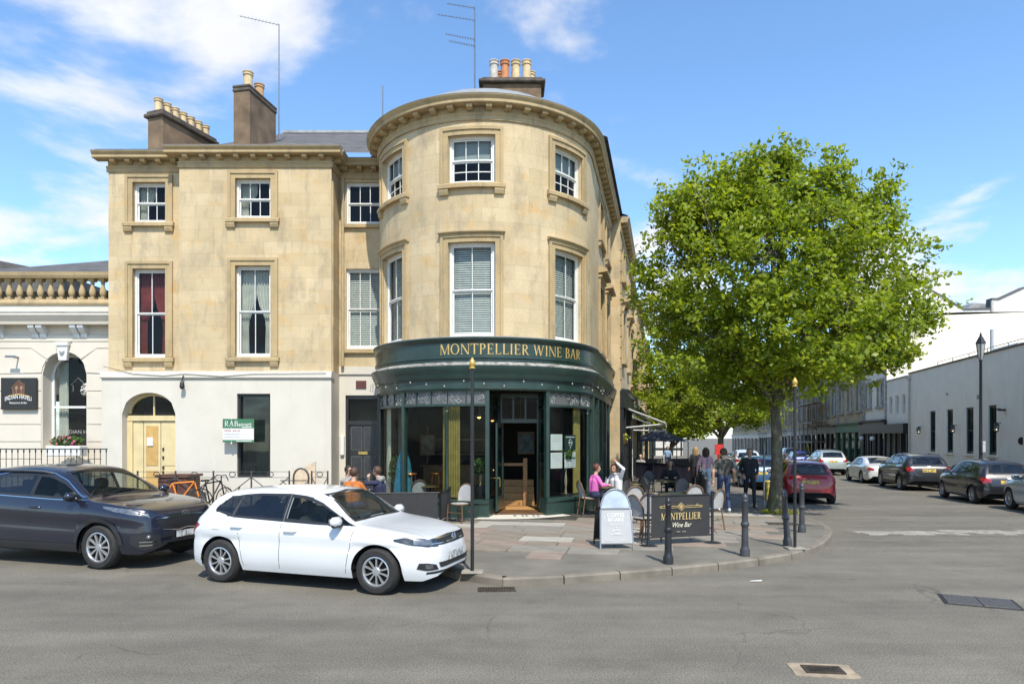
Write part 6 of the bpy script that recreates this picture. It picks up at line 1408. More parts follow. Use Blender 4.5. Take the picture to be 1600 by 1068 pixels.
def kia_extra(t, body, snap, shoot, decal):
    D = (-1, 0, 0); x = 2.5
    decal('grille', [(x, -.50, .635), (x, -.2, .60), (x, 0, .625), (x, .2, .60), (x, .50, .635)], [(x, -.58, .79), (x, 0, .81), (x, .58, .79)], mat('grille_mesh', (.012, .012, .013), .5, var=.5, vscale=90), D, t, nu=24, nv=5, off=.006)
    g = [(x, -.58, .792), (x, 0, .812), (x, .58, .792)]; decal('grille_chrome', g, [(a, b, c+.016) for a, b, c in g], M_chrome, D, t, nu=24, nv=1, off=.012)
    g = [(x, -.50, .622), (x, -.2, .587), (x, 0, .612), (x, .2, .587), (x, .50, .622)]; decal('grille_chrome', g, [(a, b, c+.013) for a, b, c in g], M_chrome, D, t, nu=24, nv=1, off=.012)
    for sd in (-1, 1):
        f = lambda P: [(a, b*sd, c) for a, b, c in P]
        decal('headlamp', f([(2.02, .60, .80), (1.86, .76, .845), (1.62, .88, .93), (1.42, .9, .985)]), f([(2.0, .62, .87), (1.82, .74, .93), (1.60, .84, .99), (1.38, .88, 1.02)]), M_lens, None, t, nu=16, nv=6, off=.008)
        for k, (px_, py_, pz) in enumerate(((1.95, .68, .855), (1.80, .78, .905), (1.64, .85, .955))): 
            p = snap((px_, py_*sd, pz), .004); MB().ball(p, .036-.004*k, 12, (.5, .5, .8)).build('lamp_projector', M_lens, t, smooth=True)
        decal('fog_surround', f([(2.16, .50, .34), (2.02, .72, .34), (1.9, .82, .42)]), f([(2.16, .54, .55), (2.02, .70, .58), (1.9, .80, .55)]), M_trim, None, t, nu=10, nv=5, off=.008)
        for z in (.39, .44): decal('fog_chrome', f([(2.1, .56, z), (2.0, .73, z)]), f([(2.1, .56, z+.018), (2.0, .73, z+.018)]), M_chrome, None, t, nu=6, nv=1, off=.014)
        p = snap((2.06, .64*sd, .52), .006); MB().ball(p, .04, 10).build('fog_lamp', M_lens, t, smooth=True)
    decal('lower_intake', [(x, -.55, .33), (x, .55, .33)], [(x, -.50, .44), (x, .50, .44)], M_trim, D, t, nu=20, nv=4, off=.006)
    decal('lower_strip', [(x, -.56, .50), (x, .56, .50)], [(x, -.58, .525), (x, .58, .525)], M_trim, D, t, nu=20, nv=1, off=.006)
    decal('number_plate', [(x, -.26, .47), (x, .26, .47)], [(x, -.26, .575), (x, .26, .575)], M_smear_w, D, t, nu=8, nv=3, off=.022)
    c = shoot((2.4, 0, .845), (-1, 0, 0), .012); n = 20; b = MB(); b.tube([(c.x, .075*math.cos(2*math.pi*i/n), c.z+.036*math.sin(2*math.pi*i/n)) for i in range(n)], .005, 5, True)
    v, f = text_mesh('KIA', .05); b.add([(c.x+.002, x_, c.z-.017+y_) for x_, y_, z_ in v], f); b.build('badge', M_chrome, t)
    for sd in (-1, 1):
        S_ = SK['glass']; Q = [(1.02, -.95*sd*-1, 1.09)]
        B = [(SK['L']/2-1.20, sd*.95, 1.085), (SK['L']/2-1.85, sd*.95, 1.085), (SK['L']/2-3.3, sd*.95, 1.135)]
        decal('window_chrome', B, [(a, b_, c_+.014) for a, b_, c_ in B], M_chrome, (0, -sd, 0), t, nu=20, nv=1, off=.009)
        xw = SK['L']/2-1.28; T = [(xw-.02, sd*.95, 1.12), (xw-.14, sd*.95, 1.165), (xw-.5, sd*.95, 1.385), (xw-.85, sd*.95, 1.51), (xw-1.7, sd*.95, 1.517), (xw-2.2, sd*.95, 1.43)]
        decal('window_chrome', T, [(a, b_, c_+.016) for a, b_, c_ in T], M_chrome, (0, -sd, 0), t, nu=26, nv=1, off=.009)
    MB().tube([snap((.98, -.5, 1.15), .02), snap((.88, -.1, 1.17), .022), snap((.85, .25, 1.17), .022)], .009, 5).build('wiper', M_trim, t)
SK = suv_spec(); SK['n'] = 170
yaw_k = -math.atan(.30)
car('dark_suv', 'dark blue-grey SUV with roof rails parked at the left edge behind the white hatchback', SK, place((-6.62, 10.72), SK, yaw_k), yaw_k, car_paint('navy_car_paint', (.014, .0155, .028), .3, .28), extra=kia_extra)
# --- parked cars in the side street, all seen from behind
ST = math.atan2(DS.y, DS.x)
def along(px, py, S, side, dy=0.0):
    """origin of a car facing up the street whose nearest rear wheel stands at the pixel; side +1: that wheel is its left one"""
    p = G(px, py); l = Vector((-DS.y, DS.x)); q = Vector((p.x, p.y))-DS*S['xr']-l*(S['W']/2-.1)*side; return (q.x, q.y, gz(q.y))
def parked(name, label, S, px, py, side, paint, grp='cars parked in the side street', **k):
    S.setdefault('n', 60); S['n'] = 70; return car(name, label, S, along(px, py, S, side), ST+k.pop('turn', 0), paint, grp, **k)
S1 = hatch_spec(3.96, 1.74, 1.46, 2.54, .80, .31); S1['decals'] = rear_decals(S1['L']/-2, .87, 1.0, lamp=(.80, .98))
parked('red_hatchback', 'bright red hatchback parked beyond the tree, seen from behind', S1, 1299, 786, -1, car_paint('red_car_paint', (.30, .012, .022), .15))
parked('blue_hatchback', 'blue hatchback mostly hidden behind the tree trunk', hatch_spec(4.1, 1.77, 1.5), 1216, 765, -1, car_paint('blue_car_paint', (.035, .12, .24), .3))
S2 = suv_spec(4.6, 1.85, 1.68); S2['decals'] = rear_decals(S2['L']/-2, .925, 1.22)
parked('silver_green_suv', 'pale silver-green SUV with dark rear window parked beyond the red hatchback', suv_spec(4.6, 1.85, 1.68), 1318, 741.5, -1, car_paint('silver_green_paint', (.42, .47, .44), .4))
parked('white_suv', 'white SUV farther up the left side of the street', suv_spec(4.5, 1.83, 1.66), 1187, 741, -1, car_paint('white_car_paint2', (.62, .62, .60)))
parked('bright_blue_car', 'small bright blue car parked between the red and silver cars', hatch_spec(3.7, 1.65, 1.48, 2.4), 1268, 733, -1, car_paint('bright_blue_paint', (.035, .06, .33), .2))
van = hatch_spec(3.9, 1.7, 1.75, 2.5); parked('beige_van', 'boxy sand-beige van beyond the blue car', van, 1250, 727, -1, car_paint('beige_paint', (.50, .36, .22)), cat='van')
S3 = hatch_spec(4.75, 1.86, 1.40, 2.71, .93, .33); x0 = -4.75/2; h = 1.4/1.45
S3['top'] = [(x0, .62), (x0+.03, .80), (x0+.1, .90), (x0+.4, .98), (x0+.75, 1.05), (x0+1.2, 1.22), (x0+1.75, 1.36), (x0+2.3, 1.40), (x0+2.7, 1.37), (x0+2.95, 1.30), (4.75/2-1.3, .98), (4.75/2-1.1, .93), (4.75/2-.7, .87), (4.75/2-.3, .76), (4.75/2-.1, .66), (4.75/2, .5)]
xw = 4.75/2-1.3
S3['glass'] = [([(xw-.1, -.9, .93), (xw-1.3, -.9, .95)], [(xw-.25, -.9, .98), (xw-.6, -.9, 1.22), (xw-1.3, -.9, 1.31)], (0, 1, 0), M_cglass, 'front_side_window'), ([(xw-1.36, -.9, .95), (xw-2.25, -.9, .99)], [(xw-1.36, -.9, 1.31), (xw-1.8, -.9, 1.26), (xw-2.2, -.9, 1.05)], (0, 1, 0), M_cdark, 'rear_side_window'), ([(x0+.75, -.6, 1.04), (x0+.75, 0, 1.06), (x0+.75, .6, 1.04)], [(x0+1.6, -.5, 1.30), (x0+1.6, 0, 1.33), (x0+1.6, .5, 1.30)], (1, 0, 0), M_cdark, 'rear_window')]
parked('white_coupe', 'low white coupe parked on the right side of the street', S3, 1348, 754, 1, car_paint('white_coupe_paint', (.60, .59, .55)))
parked('charcoal_suv', 'charcoal SUV with roof rails parked behind the white coupe on the right', suv_spec(4.45, 1.85, 1.64), 1408, 765, 1, car_paint('charcoal_paint', (.030, .030, .032), .4))
parked('black_hatchback', 'black hatchback parked on the right by the street lamp', hatch_spec(4.0, 1.74, 1.49, 2.51, .80, .31), 1522, 786, 1, car_paint('black_car_paint', (.016, .016, .019), .2))
parked('pale_grey_car', 'pale silver-blue car cut off at the right edge', hatch_spec(4.2, 1.77, 1.46), 1654, 809, 1, car_paint('silver_blue_paint', (.40, .45, .47), .4))
# ------------------------------------------------------------------ trees
def tree(name, label, base, crown, trunk_r, trunk_h, nleaf, leaf, seed, lean=(0, 0), limbs=9, tmat=None):
    """crown: list of (centre, radii) lobes in world metres; leaves hang in tufts on twigs through the lobes"""
    g = np.random.default_rng(seed); rnd = random.Random(seed)
    t = thing(name, label, 'tree', base, world=True, group='street trees')
    bx, by, bz = base; tr = MB(); P = []
    for i in range(9):
        s = i/8; P.append(Vector((bx+lean[0]*s+.05*math.sin(s*5+seed), by+lean[1]*s+.05*math.cos(s*4), bz-.1+(trunk_h+.1)*s)))
    n = 12; vs = []; fs = []
    for i, p in enumerate(P):
        s = i/8; rr = trunk_r*(1.0-.32*s)+(trunk_r*.55*math.exp(-s*9))
        for j in range(n):
            a = 2*math.pi*j/n; k = rr*(1+.07*math.sin(3*a+i)+.05*math.sin(5*a+2*i)); vs.append((p.x+k*math.cos(a), p.y+k*math.sin(a), p.z))
    for i in range(8):
        for j in range(n): fs.append([i*n+j, i*n+(j+1) % n, (i+1)*n+(j+1) % n, (i+1)*n+j])
    tr.add(vs, fs); top = P[-1]; lim = []
    for c, r in crown:
        c = Vector(c)
        for q in range(2 if len(crown) > 5 else 3):
            d = Vector((rnd.uniform(-.6, .6)*r[0], rnd.uniform(-.6, .6)*r[1], rnd.uniform(-.5, .6)*r[2])); e = c+d; st = P[rnd.choice((6, 7, 8))]
            m1 = st.lerp(e, .35)+Vector((rnd.uniform(-.2, .2), rnd.uniform(-.2, .2), .25)); m2 = st.lerp(e, .7)+Vector((rnd.uniform(-.2, .2), rnd.uniform(-.2, .2), .2)); lim.append((st, m1, m2, e))
    bm = tmat or M_bark; tr.build('trunk', bm, t, smooth=True)
    for L4 in lim: MB().tube(L4, trunk_r*.42, 7, r1=trunk_r*.07).build('limb', bm, t, smooth=True)
    vol = np.array([r[0]*r[1]*r[2] for c, r in crown])**.72; vol /= vol.sum(); ntuft = nleaf//22
    which = g.choice(len(crown), ntuft, p=vol); C = np.array([c for c, r in crown])[which]; Rr = np.array([r for c, r in crown])[which]
    d = g.normal(size=(ntuft, 3)); d /= np.linalg.norm(d, axis=1)[:, None]; rad_ = g.uniform(.10, 1.12, ntuft)**.5
    T = C+d*rad_[:, None]*Rr*(1+.10*g.normal(size=(ntuft, 1)))
    # open gaps: drop tufts where a slow noise field is low
    ph = g.uniform(0, 6.28, (6, 3)); fr = g.uniform(.9, 2.3, (6, 3)); fld = sum(np.sin(T@fr[k]+ph[k].sum()) for k in range(6)); T = T[fld > -1.15]
    tw = MB()
    for p in T[::9]:
        q = min(lim, key=lambda L4: (L4[2]-Vector(p)).length); a = q[2].lerp(q[3], rnd.random()); tw.tube([a, a.lerp(Vector(p), .5)+Vector((0, 0, .08)), Vector(p)], .016, 4, r1=.005)
    o = tw.build('twigs', bm, t); o['kind'] = 'stuff'
    k = 26; pts = (T[:, None, :]+g.normal(size=(len(T), k, 3))*np.array([.125, .125, .085])*(leaf/.075)).reshape(-1, 3)
    o = leaves('crown', pts, leaf, LG, t, g); o['kind'] = 'stuff'
    return t
def bark():
    m, N, L, b = nodes('bark'); a = noise(N, L, 7, 6, .65, stretch=(1, 1, .45)); s = noise(N, L, 3.2, 5, .6)
    c = ramp(N, L, a, [(.3, (.035, .028, .02)), (.5, (.10, .082, .055)), (.7, (.22, .19, .135))]); c = mixc(N, L, ramp(N, L, s, [(.52, (0, 0, 0)), (.66, (.7, .7, .7))]), c, (.07, .08, .025))
    L.new(c, b.inputs['Base Color']); b.inputs['Roughness'].default_value = .95; bp = N.new('ShaderNodeBump'); bp.inputs['Strength'].default_value = .8; bp.inputs['Distance'].default_value = .03; L.new(a, bp.inputs['Height']); L.new(bp.outputs[0], b.inputs['Normal']); return m
M_bark = bark()
TY = 18.5; tb = G(1216, 801, PAV)
def lobe(px, py, rx, ry, Y, dy=0, rd=None): # lobe from picture position at depth Y
    return ((X_(px, Y), Y+dy, Z_(py, Y)), (rx*Y/F, rd or rx*Y/F*.95, ry*Y/F))
big = [lobe(1215, 300, 100, 72, TY), lobe(1120, 330, 90, 80, TY, .5), lobe(1320, 330, 95, 70, TY, .3), lobe(1060, 420, 72, 90, TY, .6), lobe(1190, 420, 130, 100, TY, -1.0), lobe(1330, 430, 100, 90, TY, -.5), lobe(1405, 480, 66, 56, TY, 0), lobe(1090, 520, 90, 90, TY, 0), lobe(1220, 530, 120, 80, TY, -1.5), lobe(1330, 540, 90, 52, TY, .2), lobe(1165, 590, 90, 52, TY, .6), lobe(1270, 585, 70, 40, TY, .5), lobe(1375, 300, 36, 34, TY, .2), lobe(1200, 262, 44, 30, TY, 0), lobe(1052, 335, 48, 46, TY, 0), lobe(1425, 500, 52, 26, TY, .2), lobe(1380, 555, 44, 22, TY, -.2)]
tree('street_tree', 'big leafy street tree with mossy trunk on the pavement corner', tuple(tb), big, .165, 3.9, 88000, .074, 5, lean=(-.15, .1))
b2 = G(1127, 745, PAV); Y2 = b2.y
tree('street_tree', 'second street tree behind the walking man, dark trunk and low crown', tuple(b2), [lobe(1120, 520, 70, 60, Y2), lobe(1060, 570, 60, 55, Y2, .5), lobe(1150, 590, 75, 50, Y2), lobe(1095, 630, 80, 40, Y2, -.5), lobe(1040, 600, 50, 60, Y2), lobe(1180, 640, 50, 30, Y2), lobe(1040, 500, 40, 50, Y2), lobe(1190, 560, 60, 60, Y2, .5)], .21, 2.9, 42000, .10, 8)
b3 = Vector((13.2, 56, gz(56)+PAV))
tree('street_tree', 'small bright green tree far down the pavement', tuple(b3), [lobe(1066, 635, 44, 34, 56), lobe(1098, 645, 40, 26, 56), lobe(1048, 660, 28, 22, 56), lobe(1080, 668, 40, 14, 56)], .16, 2.0, 16000, .16, 9)
b4 = Vector((16.5, 84, gz(84)+PAV)); tree('street_tree', 'farthest tree at the end of the street', tuple(b4), [lobe(1010+8, 625, 20, 26, 84), lobe(1032, 640, 20, 26, 84)], .18, 3, 5000, .22, 10)
tag(leafball('moss_tuft', (tb.x, tb.y-.1, tb.z+.05), (.55, .4, .07), 900, .03, [leaf_mat('moss', (.22, .22, .03))], None, 12), 'mossy yellow-green weeds round the foot of the big tree', 'weeds')['kind'] = 'stuff'
# ------------------------------------------------------------------ street furniture
def bollard(label, px, py, tilt=0.0, m_=None):
    p = G(px, py, PAV); h = 1.07; t = thing('bollard', label, 'bollard', p, 0, 'cast iron bollards on the corner'); t.rotation_euler = (0, tilt, 0); m_ = m_ or M_bol
    MB().lathe([(0.081, -.02), (0.081, .10), (0.070, .13), (0.059, .16), (0.057, .18), (0.052, .50), (0.059, .51), (0.064, .535), (0.059, .56), (0.051, .57), (0.046, .90), (0.052, .91), (0.055, .93), (0.046, .945), (0.046, .965), (0.053, .975), (0.049, 1.0), (0.035, 1.03), (0.015, 1.045), (0.015, 1.06), (0, 1.07)], 18).build('shaft', m_, t, smooth=35)
    MB().lathe([(0.058, .495), (0.069, .515), (0.069, .55), (0.058, .57)], 18, cap=False).build('collar', m_, t, smooth=35)
M_bol = mat('bollard_grey', (.055, .055, .058), .45, .2, var=.15)
bollard('black bollard standing in front of the cafe banner', 1044, 880, 0, M_black); bollard('dark grey upright bollard right of the banner', 1164, 868); bollard('leaning grey bollard beside the thin black pole', 1231, 853, -.07); bollard('grey bollard farthest round the kerb near the red hatchback', 1253, 831)
def pole(label, px, py, ytop):
    p = G(px, py, PAV); zt = Z_(ytop+14, p.y); t = thing('festoon_pole', label, 'pole', p, 0, 'black poles with gold finials', world=True)
    MB().rbox(p.x-.16, p.x+.16, p.y-.13, p.y+.13, p.z, p.z+.03, .01).build('base_pad', M_concrete, t)
    MB().cyl((p.x, p.y, p.z), (p.x, p.y, zt), .027, .027, 12).build('shaft', M_black, t, smooth=True)
    MB().lathe([(.036, zt), (.05, zt+.01), (.03, zt+.03), (.05, zt+.07), (.042, zt+.11), (.012, zt+.165), (0, zt+.17)], 12, (p.x, p.y, 0)).build('finial', mat('bright_gold', (.62, .40, .10), .35, .5), t, smooth=True)
pole('thin black pole with gold finial in front of the shop door', 738, 894, 562); pole('thin black pole with gold finial by the leaning bollard', 1242, 857, 590)
lp = Vector((*RW(27.2, -1.8), gz(27.2)+PAV)); t = thing('street_lamp', 'tall black street lamp with glass lantern on the right pavement', 'street lamp', lp, 0); hh = 5.3-lp.z
MB().lathe([(.13, 0), (.13, .5), (.10, .55), (.085, 1.0), (.065, 1.05), (.05, hh-.1), (.07, hh-.05), (.05, hh)], 14).build('post', M_black, t, smooth=35)
MB().lathe([(.09, hh), (.10, hh+.05), (.17, hh+.62), (.165, hh+.66)], 6, cap=False).build('lantern_glass', glass_mat('lamp_glass', (.45, .45, .43), .35), t)
q = MB().lathe([(.21, hh+.65), (.19, hh+.70), (.08, hh+.92), (.05, hh+.94), (.05, hh+1.0), (0, hh+1.14)], 6)
for k in range(6): a = k*math.pi/3; q.cyl((.095*math.cos(a), .095*math.sin(a), hh+.03), (.172*math.cos(a), .172*math.sin(a), hh+.65), .012, n=4)
q.build('lantern_frame', M_black, t)
MB().rbox(-.02, .1, -.16, -.08, 1.55, 2.0, .01).build('cable_tie_bag', mat('clear_bag', (.5, .5, .5), .4), t); MB().cyl((0, -.0, .9), (0, 0, 1.0), .088, n=12).cyl((0, 0, 1.2), (0, 0, 1.25), .08, n=12).build('white_band', M_white, t)
p = G(1194, 791, PAV); t = thing('sign_post', 'thin grey post beside the tree with a yellow box strapped on', 'post', p, 0, world=True)
MB().cyl(p, (p.x, p.y, 1.95), .03, n=10).build('shaft', mat('galvanised', (.20, .205, .2), .5, .4), t); MB().rbox(p.x+.05, p.x+.45, p.y-.1, p.y+.2, p.z+.18, p.z+.78, .03).build('yellow_box', mat('yellow_plastic', (.55, .42, .08), .5, var=.15), t)
def barrier(label, a, b, z=.95, drop=.16, m_=None, n=1, banner=None, off=.06):
    """cafe screen: round-based posts with a canvas panel slung between"""
    A, B = Vector(a), Vector(b); t = thing('cafe_barrier', label, 'barrier', A.to_3d()+Vector((0, 0, gz(A.y)+PAV)), world=True, group='cafe barriers'); d = (B-A)/n; m_ = m_ or M_canvas; ob = None
    for i in range(n+1):
        q = A+d*i; zg = gz(q.y)+PAV
        MB().lathe([(0, 0), (.17, 0), (.17, .012), (.12, .025), (.03, .035), (.026, .05), (.026, z), (.034, z+.005), (.034, z+.03), (0, z+.04)], 16, (q.x, q.y, zg)).build('post', M_black, t, smooth=35)
    u = d.normalized(); nn = Vector((u.y, -u.x))
    for i in range(n):
        p, q = A+d*i+u*off, A+d*(i+1)-u*off; zg = gz((p.y+q.y)/2)+PAV; m = MB(); vs = []; k = 10
        for j in range(k+1):
            s = p.lerp(q, j/k); w = .006*math.sin(j*1.3+i); vs += [(s.x+nn.x*w, s.y+nn.y*w, zg+drop), (s.x+nn.x*w*.3, s.y+nn.y*w*.3, zg+z-.03)]
        m.add(vs, [[2*j, 2*j+2, 2*j+3, 2*j+1] for j in range(k)]); ob = m.build('panel', m_, t, fix=False)
        for zz in (zg+z-.03, zg+drop): MB().cyl((*(p-u*off), zz), (*(q+u*off), zz), .014, n=8).build('rail', M_black, t)
    if banner: banner(t, ob, A, B, u, nn, gz(A.y)+PAV)
    return t
M_canvas = mat('black_canvas', (.028, .027, .027), .75, var=.12, vscale=8, bump=.2, bscale=200); M_purple = mat('purple_canvas', (.055, .05, .085), .8, var=.15)
gold_print = mat('gold_print', (.72, .53, .22), .5, var=0); cream_print = mat('cream_print', (.72, .66, .5), .6, var=0)
def wine_banner(t, ob, A, B, u, nn, zg):
    ln = (B-A).length; c = (A+B)/2
    def P(a, z, o=.016): q = c+u*a+nn*o; return (q.x, q.y, zg+z)
    lt = MB(); qs, w = roman('MONTPELLIER', .135, .05); k = .84/w
    for q in qs: lt.prism([P(x*k-.42, .47+y*.95) for x, y in q], (nn.x*.003, nn.y*.003, 0))
    lt.build('gold_lettering', gold_print, ob)
    v, f = text_mesh('Wine Bar', .13, shear=.35); lt = MB(); lt.add([P(x*.8, .33+y) for x, y, z in v], f); lt.build('script_lettering', cream_print, ob)
    l2 = MB()
    for a, b, z0, z1 in ((-.10, -.02, .235, .255), (.02, .10, .235, .255)): l2.poly([P(a, z0), P(b, z0), P(b, z1), P(a, z1)])
    l2.build('small_print', mat('dim_print', (.22, .2, .15), .7, var=0), ob)
    o = MB()
    for z in (.690, .722): o.tube([P(-.42, z), P(-.10, z)], .004, 4); o.tube([P(.10, z), P(.42, z)], .004, 4)
    for s in (-1, 1): o.tube([P(s*.43+.018*math.cos(i*.785), .706+.018*math.sin(i*.785)) for i in range(8)], .004, 4, True); o.tube([P(s*.34+.02*math.cos(i*.785), .735+.02*math.sin(i*.785)) for i in range(8)], .003, 4, True)
    for r_ in (.095, .06): o.tube([P(-r_, .706), P(0, .706+r_*.8), P(r_, .706), P(0, .706-r_*.8)], .005, 4, True)
    for i in range(8): a = i*math.pi/4; o.tube([P(0, .706), P(.045*math.cos(a), .706+.045*math.sin(a))], .004, 4)
    o.build('gold_ornament', gold_print, ob)
a = G(1013, 853, PAV); b = G(1113, 848, PAV)
barrier('black cafe banner lettered Montpellier Wine Bar in gold', (a.x, a.y), (b.x, b.y), banner=wine_banner)
a = G(688, 822, PAV); barrier('plain black cafe screen behind the white hatchback', (-4.1, 15.0), (a.x, a.y), n=1, z=.80)
barrier('short black cafe screen running back to the shop window', (a.x, a.y), (a.x+.1, 16.55), z=.80)
barrier('long black cafe screen along the kerb side of the terrace seating', (5.0, 17.3), (8.1, 29.5), n=5)
barrier('purple-grey cafe screen closing the back of the terrace seating', (8.1, 29.6), (6.3, 34.5), n=3, m_=M_purple, z=1.0)
barrier('black cafe screen farther up the pavement, left one', (7.3, 40), (9.0, 40.2), z=1.05); barrier('black cafe screen farther up the pavement, right one', (9.4, 40.4), (11.3, 40.8), z=1.05)
# A-board
p = G(938, 858, PAV); q = G(990, 858, PAV); t = thing('a_board', 'grey pavement A-board with arched top advertising coffee and cake', 'sign', ((p.x+q.x)/2, p.y, p.z), rad(4)); w = (q.x-p.x)/2; silver = mat('brushed_silver', (.34, .35, .36), .35, .6, var=.15, vscale=2)
def aframe(sign):
    m = MB(); P = [(-w, 0, 0), (-w*.93, .10, .68)]+[(-w*.9*math.cos(math.pi*i/12), .12+.05*math.sin(math.pi*i/12), .70+.36*math.sin(math.pi*i/12)) for i in range(13)]+[(w*.93, .10, .68), (w, 0, 0)]
    m.tube(P, .016, 8); m.tube([(-w*.92, .105, .71), (w*.92, .105, .71)], .012, 6); m.tube([(-w*.97, .015, .10), (w*.97, .015, .10)], .010, 6); return m
aframe(1).build('front_frame', silver, t, smooth=True); aframe(1).xform(Matrix.Translation((0, .62, 0)) @ Matrix.Rotation(math.pi, 4, 'Z')).build('rear_frame', M_black, t, smooth=True)
def on(a, z, o=0): y = .105*(z-.10)/.6+.012; return (a, y-.012-o, z)
bo = MB().prism([on(-w*.95, .11), on(w*.95, .11), on(w*.9, .70), on(-w*.9, .70)], (0, .008, 0)).build('poster_panel', mat('grey_poster', (.40, .395, .385), .6, var=.04), t)
MB().prism([on(-w*.95, .11), on(w*.95, .11), on(w*.9, .70), on(-w*.9, .70)], (0, .006, 0)).xform(Matrix.Translation((0, .62, 0)) @ Matrix.Rotation(math.pi, 4, 'Z')).build('rear_panel', M_black, t)
MB().prism([(w*.86*math.cos(math.pi*i/12), .118+.04*math.sin(math.pi*i/12), .725+.31*math.sin(math.pi*i/12)) for i in range(13)], (0, .006, 0)).build('header_panel', mat('silver_header', (.55, .56, .58), .28, .5, var=.25, vscale=3), t)
wp = mat('white_print', (.75, .74, .72), .6, var=0)
def words(s, size, z, parent=bo, m_=wp, nm='lettering', kx=1): v, f = text_mesh(s, size); return MB().add([on(x*kx, z+y, .004) for x, y, _ in v], f).build(nm, m_, parent)
words('COFFEE', .092, .575); words('&CAKE', .092, .495); o = MB()
for a in (-.08, 0, .09): o.tube([on(a-.035, .43, .004), on(a+.035, .43, .004)], .005, 4)
o.tube([on(.0+.075*math.cos(math.pi+math.pi*i/8), .33+.05*math.sin(math.pi+math.pi*i/8), .004) for i in range(9)], .006, 4, True); o.tube([on(.02*math.sin(i*1.1), .35+.012*i, .004) for i in range(6)], .006, 4); o.tube([on(-.11, .265, .004), on(.11, .265, .004)], .005, 4)
for s in (-1, 1): o.tube([on(s*.17, .63, .004), on(s*.21, .63, .004), on(s*.21, .55, .004)], .003, 4); o.tube([on(s*.21, .22, .004), on(s*.21, .155, .004), on(s*.10, .155, .004)], .003, 4); o.tube([on(s*.085+.012*math.cos(i), .16+.012*math.sin(i), .004) for i in range(6)], .005, 4, True)
o.build('print_lines', wp, bo)
# estate agent's board
x0, x1, Yb = X_(348, 19.7), X_(396.5, 19.7), 19.7; z0, z1 = Z_(690.5, Yb), Z_(654, Yb); hs = z1-z0
t = thing('for_sale_board', 'green and white RA Bennett for sale board fixed to the cream wall', 'sign', ((x0+x1)/2, Yb, z0), world=True)
bo = MB().box(x0, x1, Yb, Yb+.015, z0, z1).build('board', M_white, t); eg = mat('agent_green', (.045, .16, .075), .5, var=0)
MB().box(x0, x1, Yb-.004, Yb, z1-hs*.40, z1).box(x0, x1, Yb-.004, Yb, z0, z0+hs*.10).build('green_bands', eg, bo); MB().cyl((x0+.25, Yb+.02, z0-.05), (x0+.25, Yb+.02, z1+.03), .025, n=8).cyl((x0+.25, Yb+.02, z1-.1), (x0+.25, 19.98, z1-.1), .02, n=6).cyl((x0+.25, Yb+.02, z0+.1), (x0+.25, 19.98, z0+.1), .02, n=6).build('bracket_post', M_white, t)
def bw(s, h, x, z, m_, kx=None, sp=1.0, align='LEFT'):
    v, f = text_mesh(s, h, align, sp); W_ = max(a[0] for a in v); k = (kx/W_) if kx else 1; return MB().add([(x+a*k, Yb-.006, z+b) for a, b, _ in v], f).build('lettering', m_, bo)
qs, w = roman('RA', .17, .0); lt = MB()
for q in qs: lt.prism([(x0+.05+a*.95, Yb-.006, z1-.225+b) for a, b in q], (0, -.002, 0))
lt.build('lettering', M_white, bo); qs, w = roman('B', .17); lt = MB()
for q in qs: lt.prism([(x0+.335+a, Yb-.006, z1-.225+b) for a, b in q], (0, -.002, 0))
lt.build('lettering', M_white, bo); bw('ennett', .19, x0+.46, z1-.222, M_white, .39); bw('FOR SALE', .085, x0+.05, z0+hs*.455, mat('red_print', (.45, .12, .12), .6, var=0), .46)
o = MB()
for i in range(11): o.box(x0+.05+i*.042, x0+.078+i*.042, Yb-.003, Yb, z0+hs*.31, z0+hs*.375)
o.box(x0+.05, x0+.5, Yb-.003, Yb, z0+hs*.21, z0+hs*.235); o.build('number_line', mat('grey_print', (.42, .41, .45), .7, var=0), bo); o = MB().box(x0+.56, x1-.06, Yb-.007, Yb-.004, z1-hs*.375, z1-hs*.345).box(x0+.4, x1-.06, Yb-.007, Yb-.004, z0+hs*.035, z0+hs*.065); o.build('strapline', M_white, bo)
# ornamental railings by the cream wall
iron = mat('grey_iron', (.085, .08, .075), .5, .5, var=.2)
def orn_rail(label, xa, xb, Y, h=1.12, hoop=False):
    z = gz(Y)+PAV; t = thing('ornamental_railing', label, 'railing', ((xa+xb)/2, Y, z), world=True, group='ornamental railings'); n = max(1, round((xb-xa)/1.05)); w = (xb-xa)/n
    for i in range(n+1): MB().box(xa+i*w-.018, xa+i*w+.018, Y-.018, Y+.018, z, z+h+.02).build('post', iron, t)
    for zz in (h, h-.16, .14): MB().box(xa, xb, Y-.012, Y+.012, z+zz-.012, z+zz).build('rail', iron, t)
    for i in range(n):
        a, b = xa+i*w, xa+(i+1)*w; c = (a+b)/2; m = MB(); m.tube([(a, Y, z+.14), (b, Y, z+h-.16)], .014, 5); m.tube([(b, Y, z+.14), (a, Y, z+h-.16)], .014, 5)
        m.tube([(c+.085*math.cos(k*.63), Y, z+h-.08+.07*math.sin(k*.63)) for k in range(10)], .013, 5, True)
        for s in (-1, 1):
            for zz, fl in ((.55, 1), (.35, -1)): m.tube([(c+s*(.10+.20*k/10+.06*math.sin(k*.7)), Y, z+zz+fl*(.14*math.sin(k*.45))) for k in range(11)], .012, 5)
        m.build('scrollwork', iron, t)
    if hoop: MB().tube([(xb-1.5, Y-.1, z), (xb-1.5, Y-.1, z+.95)]+[(xb-1.2-.3*math.cos(math.pi*k/8), Y-.1, z+.95+.3*math.sin(math.pi*k/8)) for k in range(9)]+[(xb-.9, Y-.1, z)], .022, 8).build('hoop', iron, t)
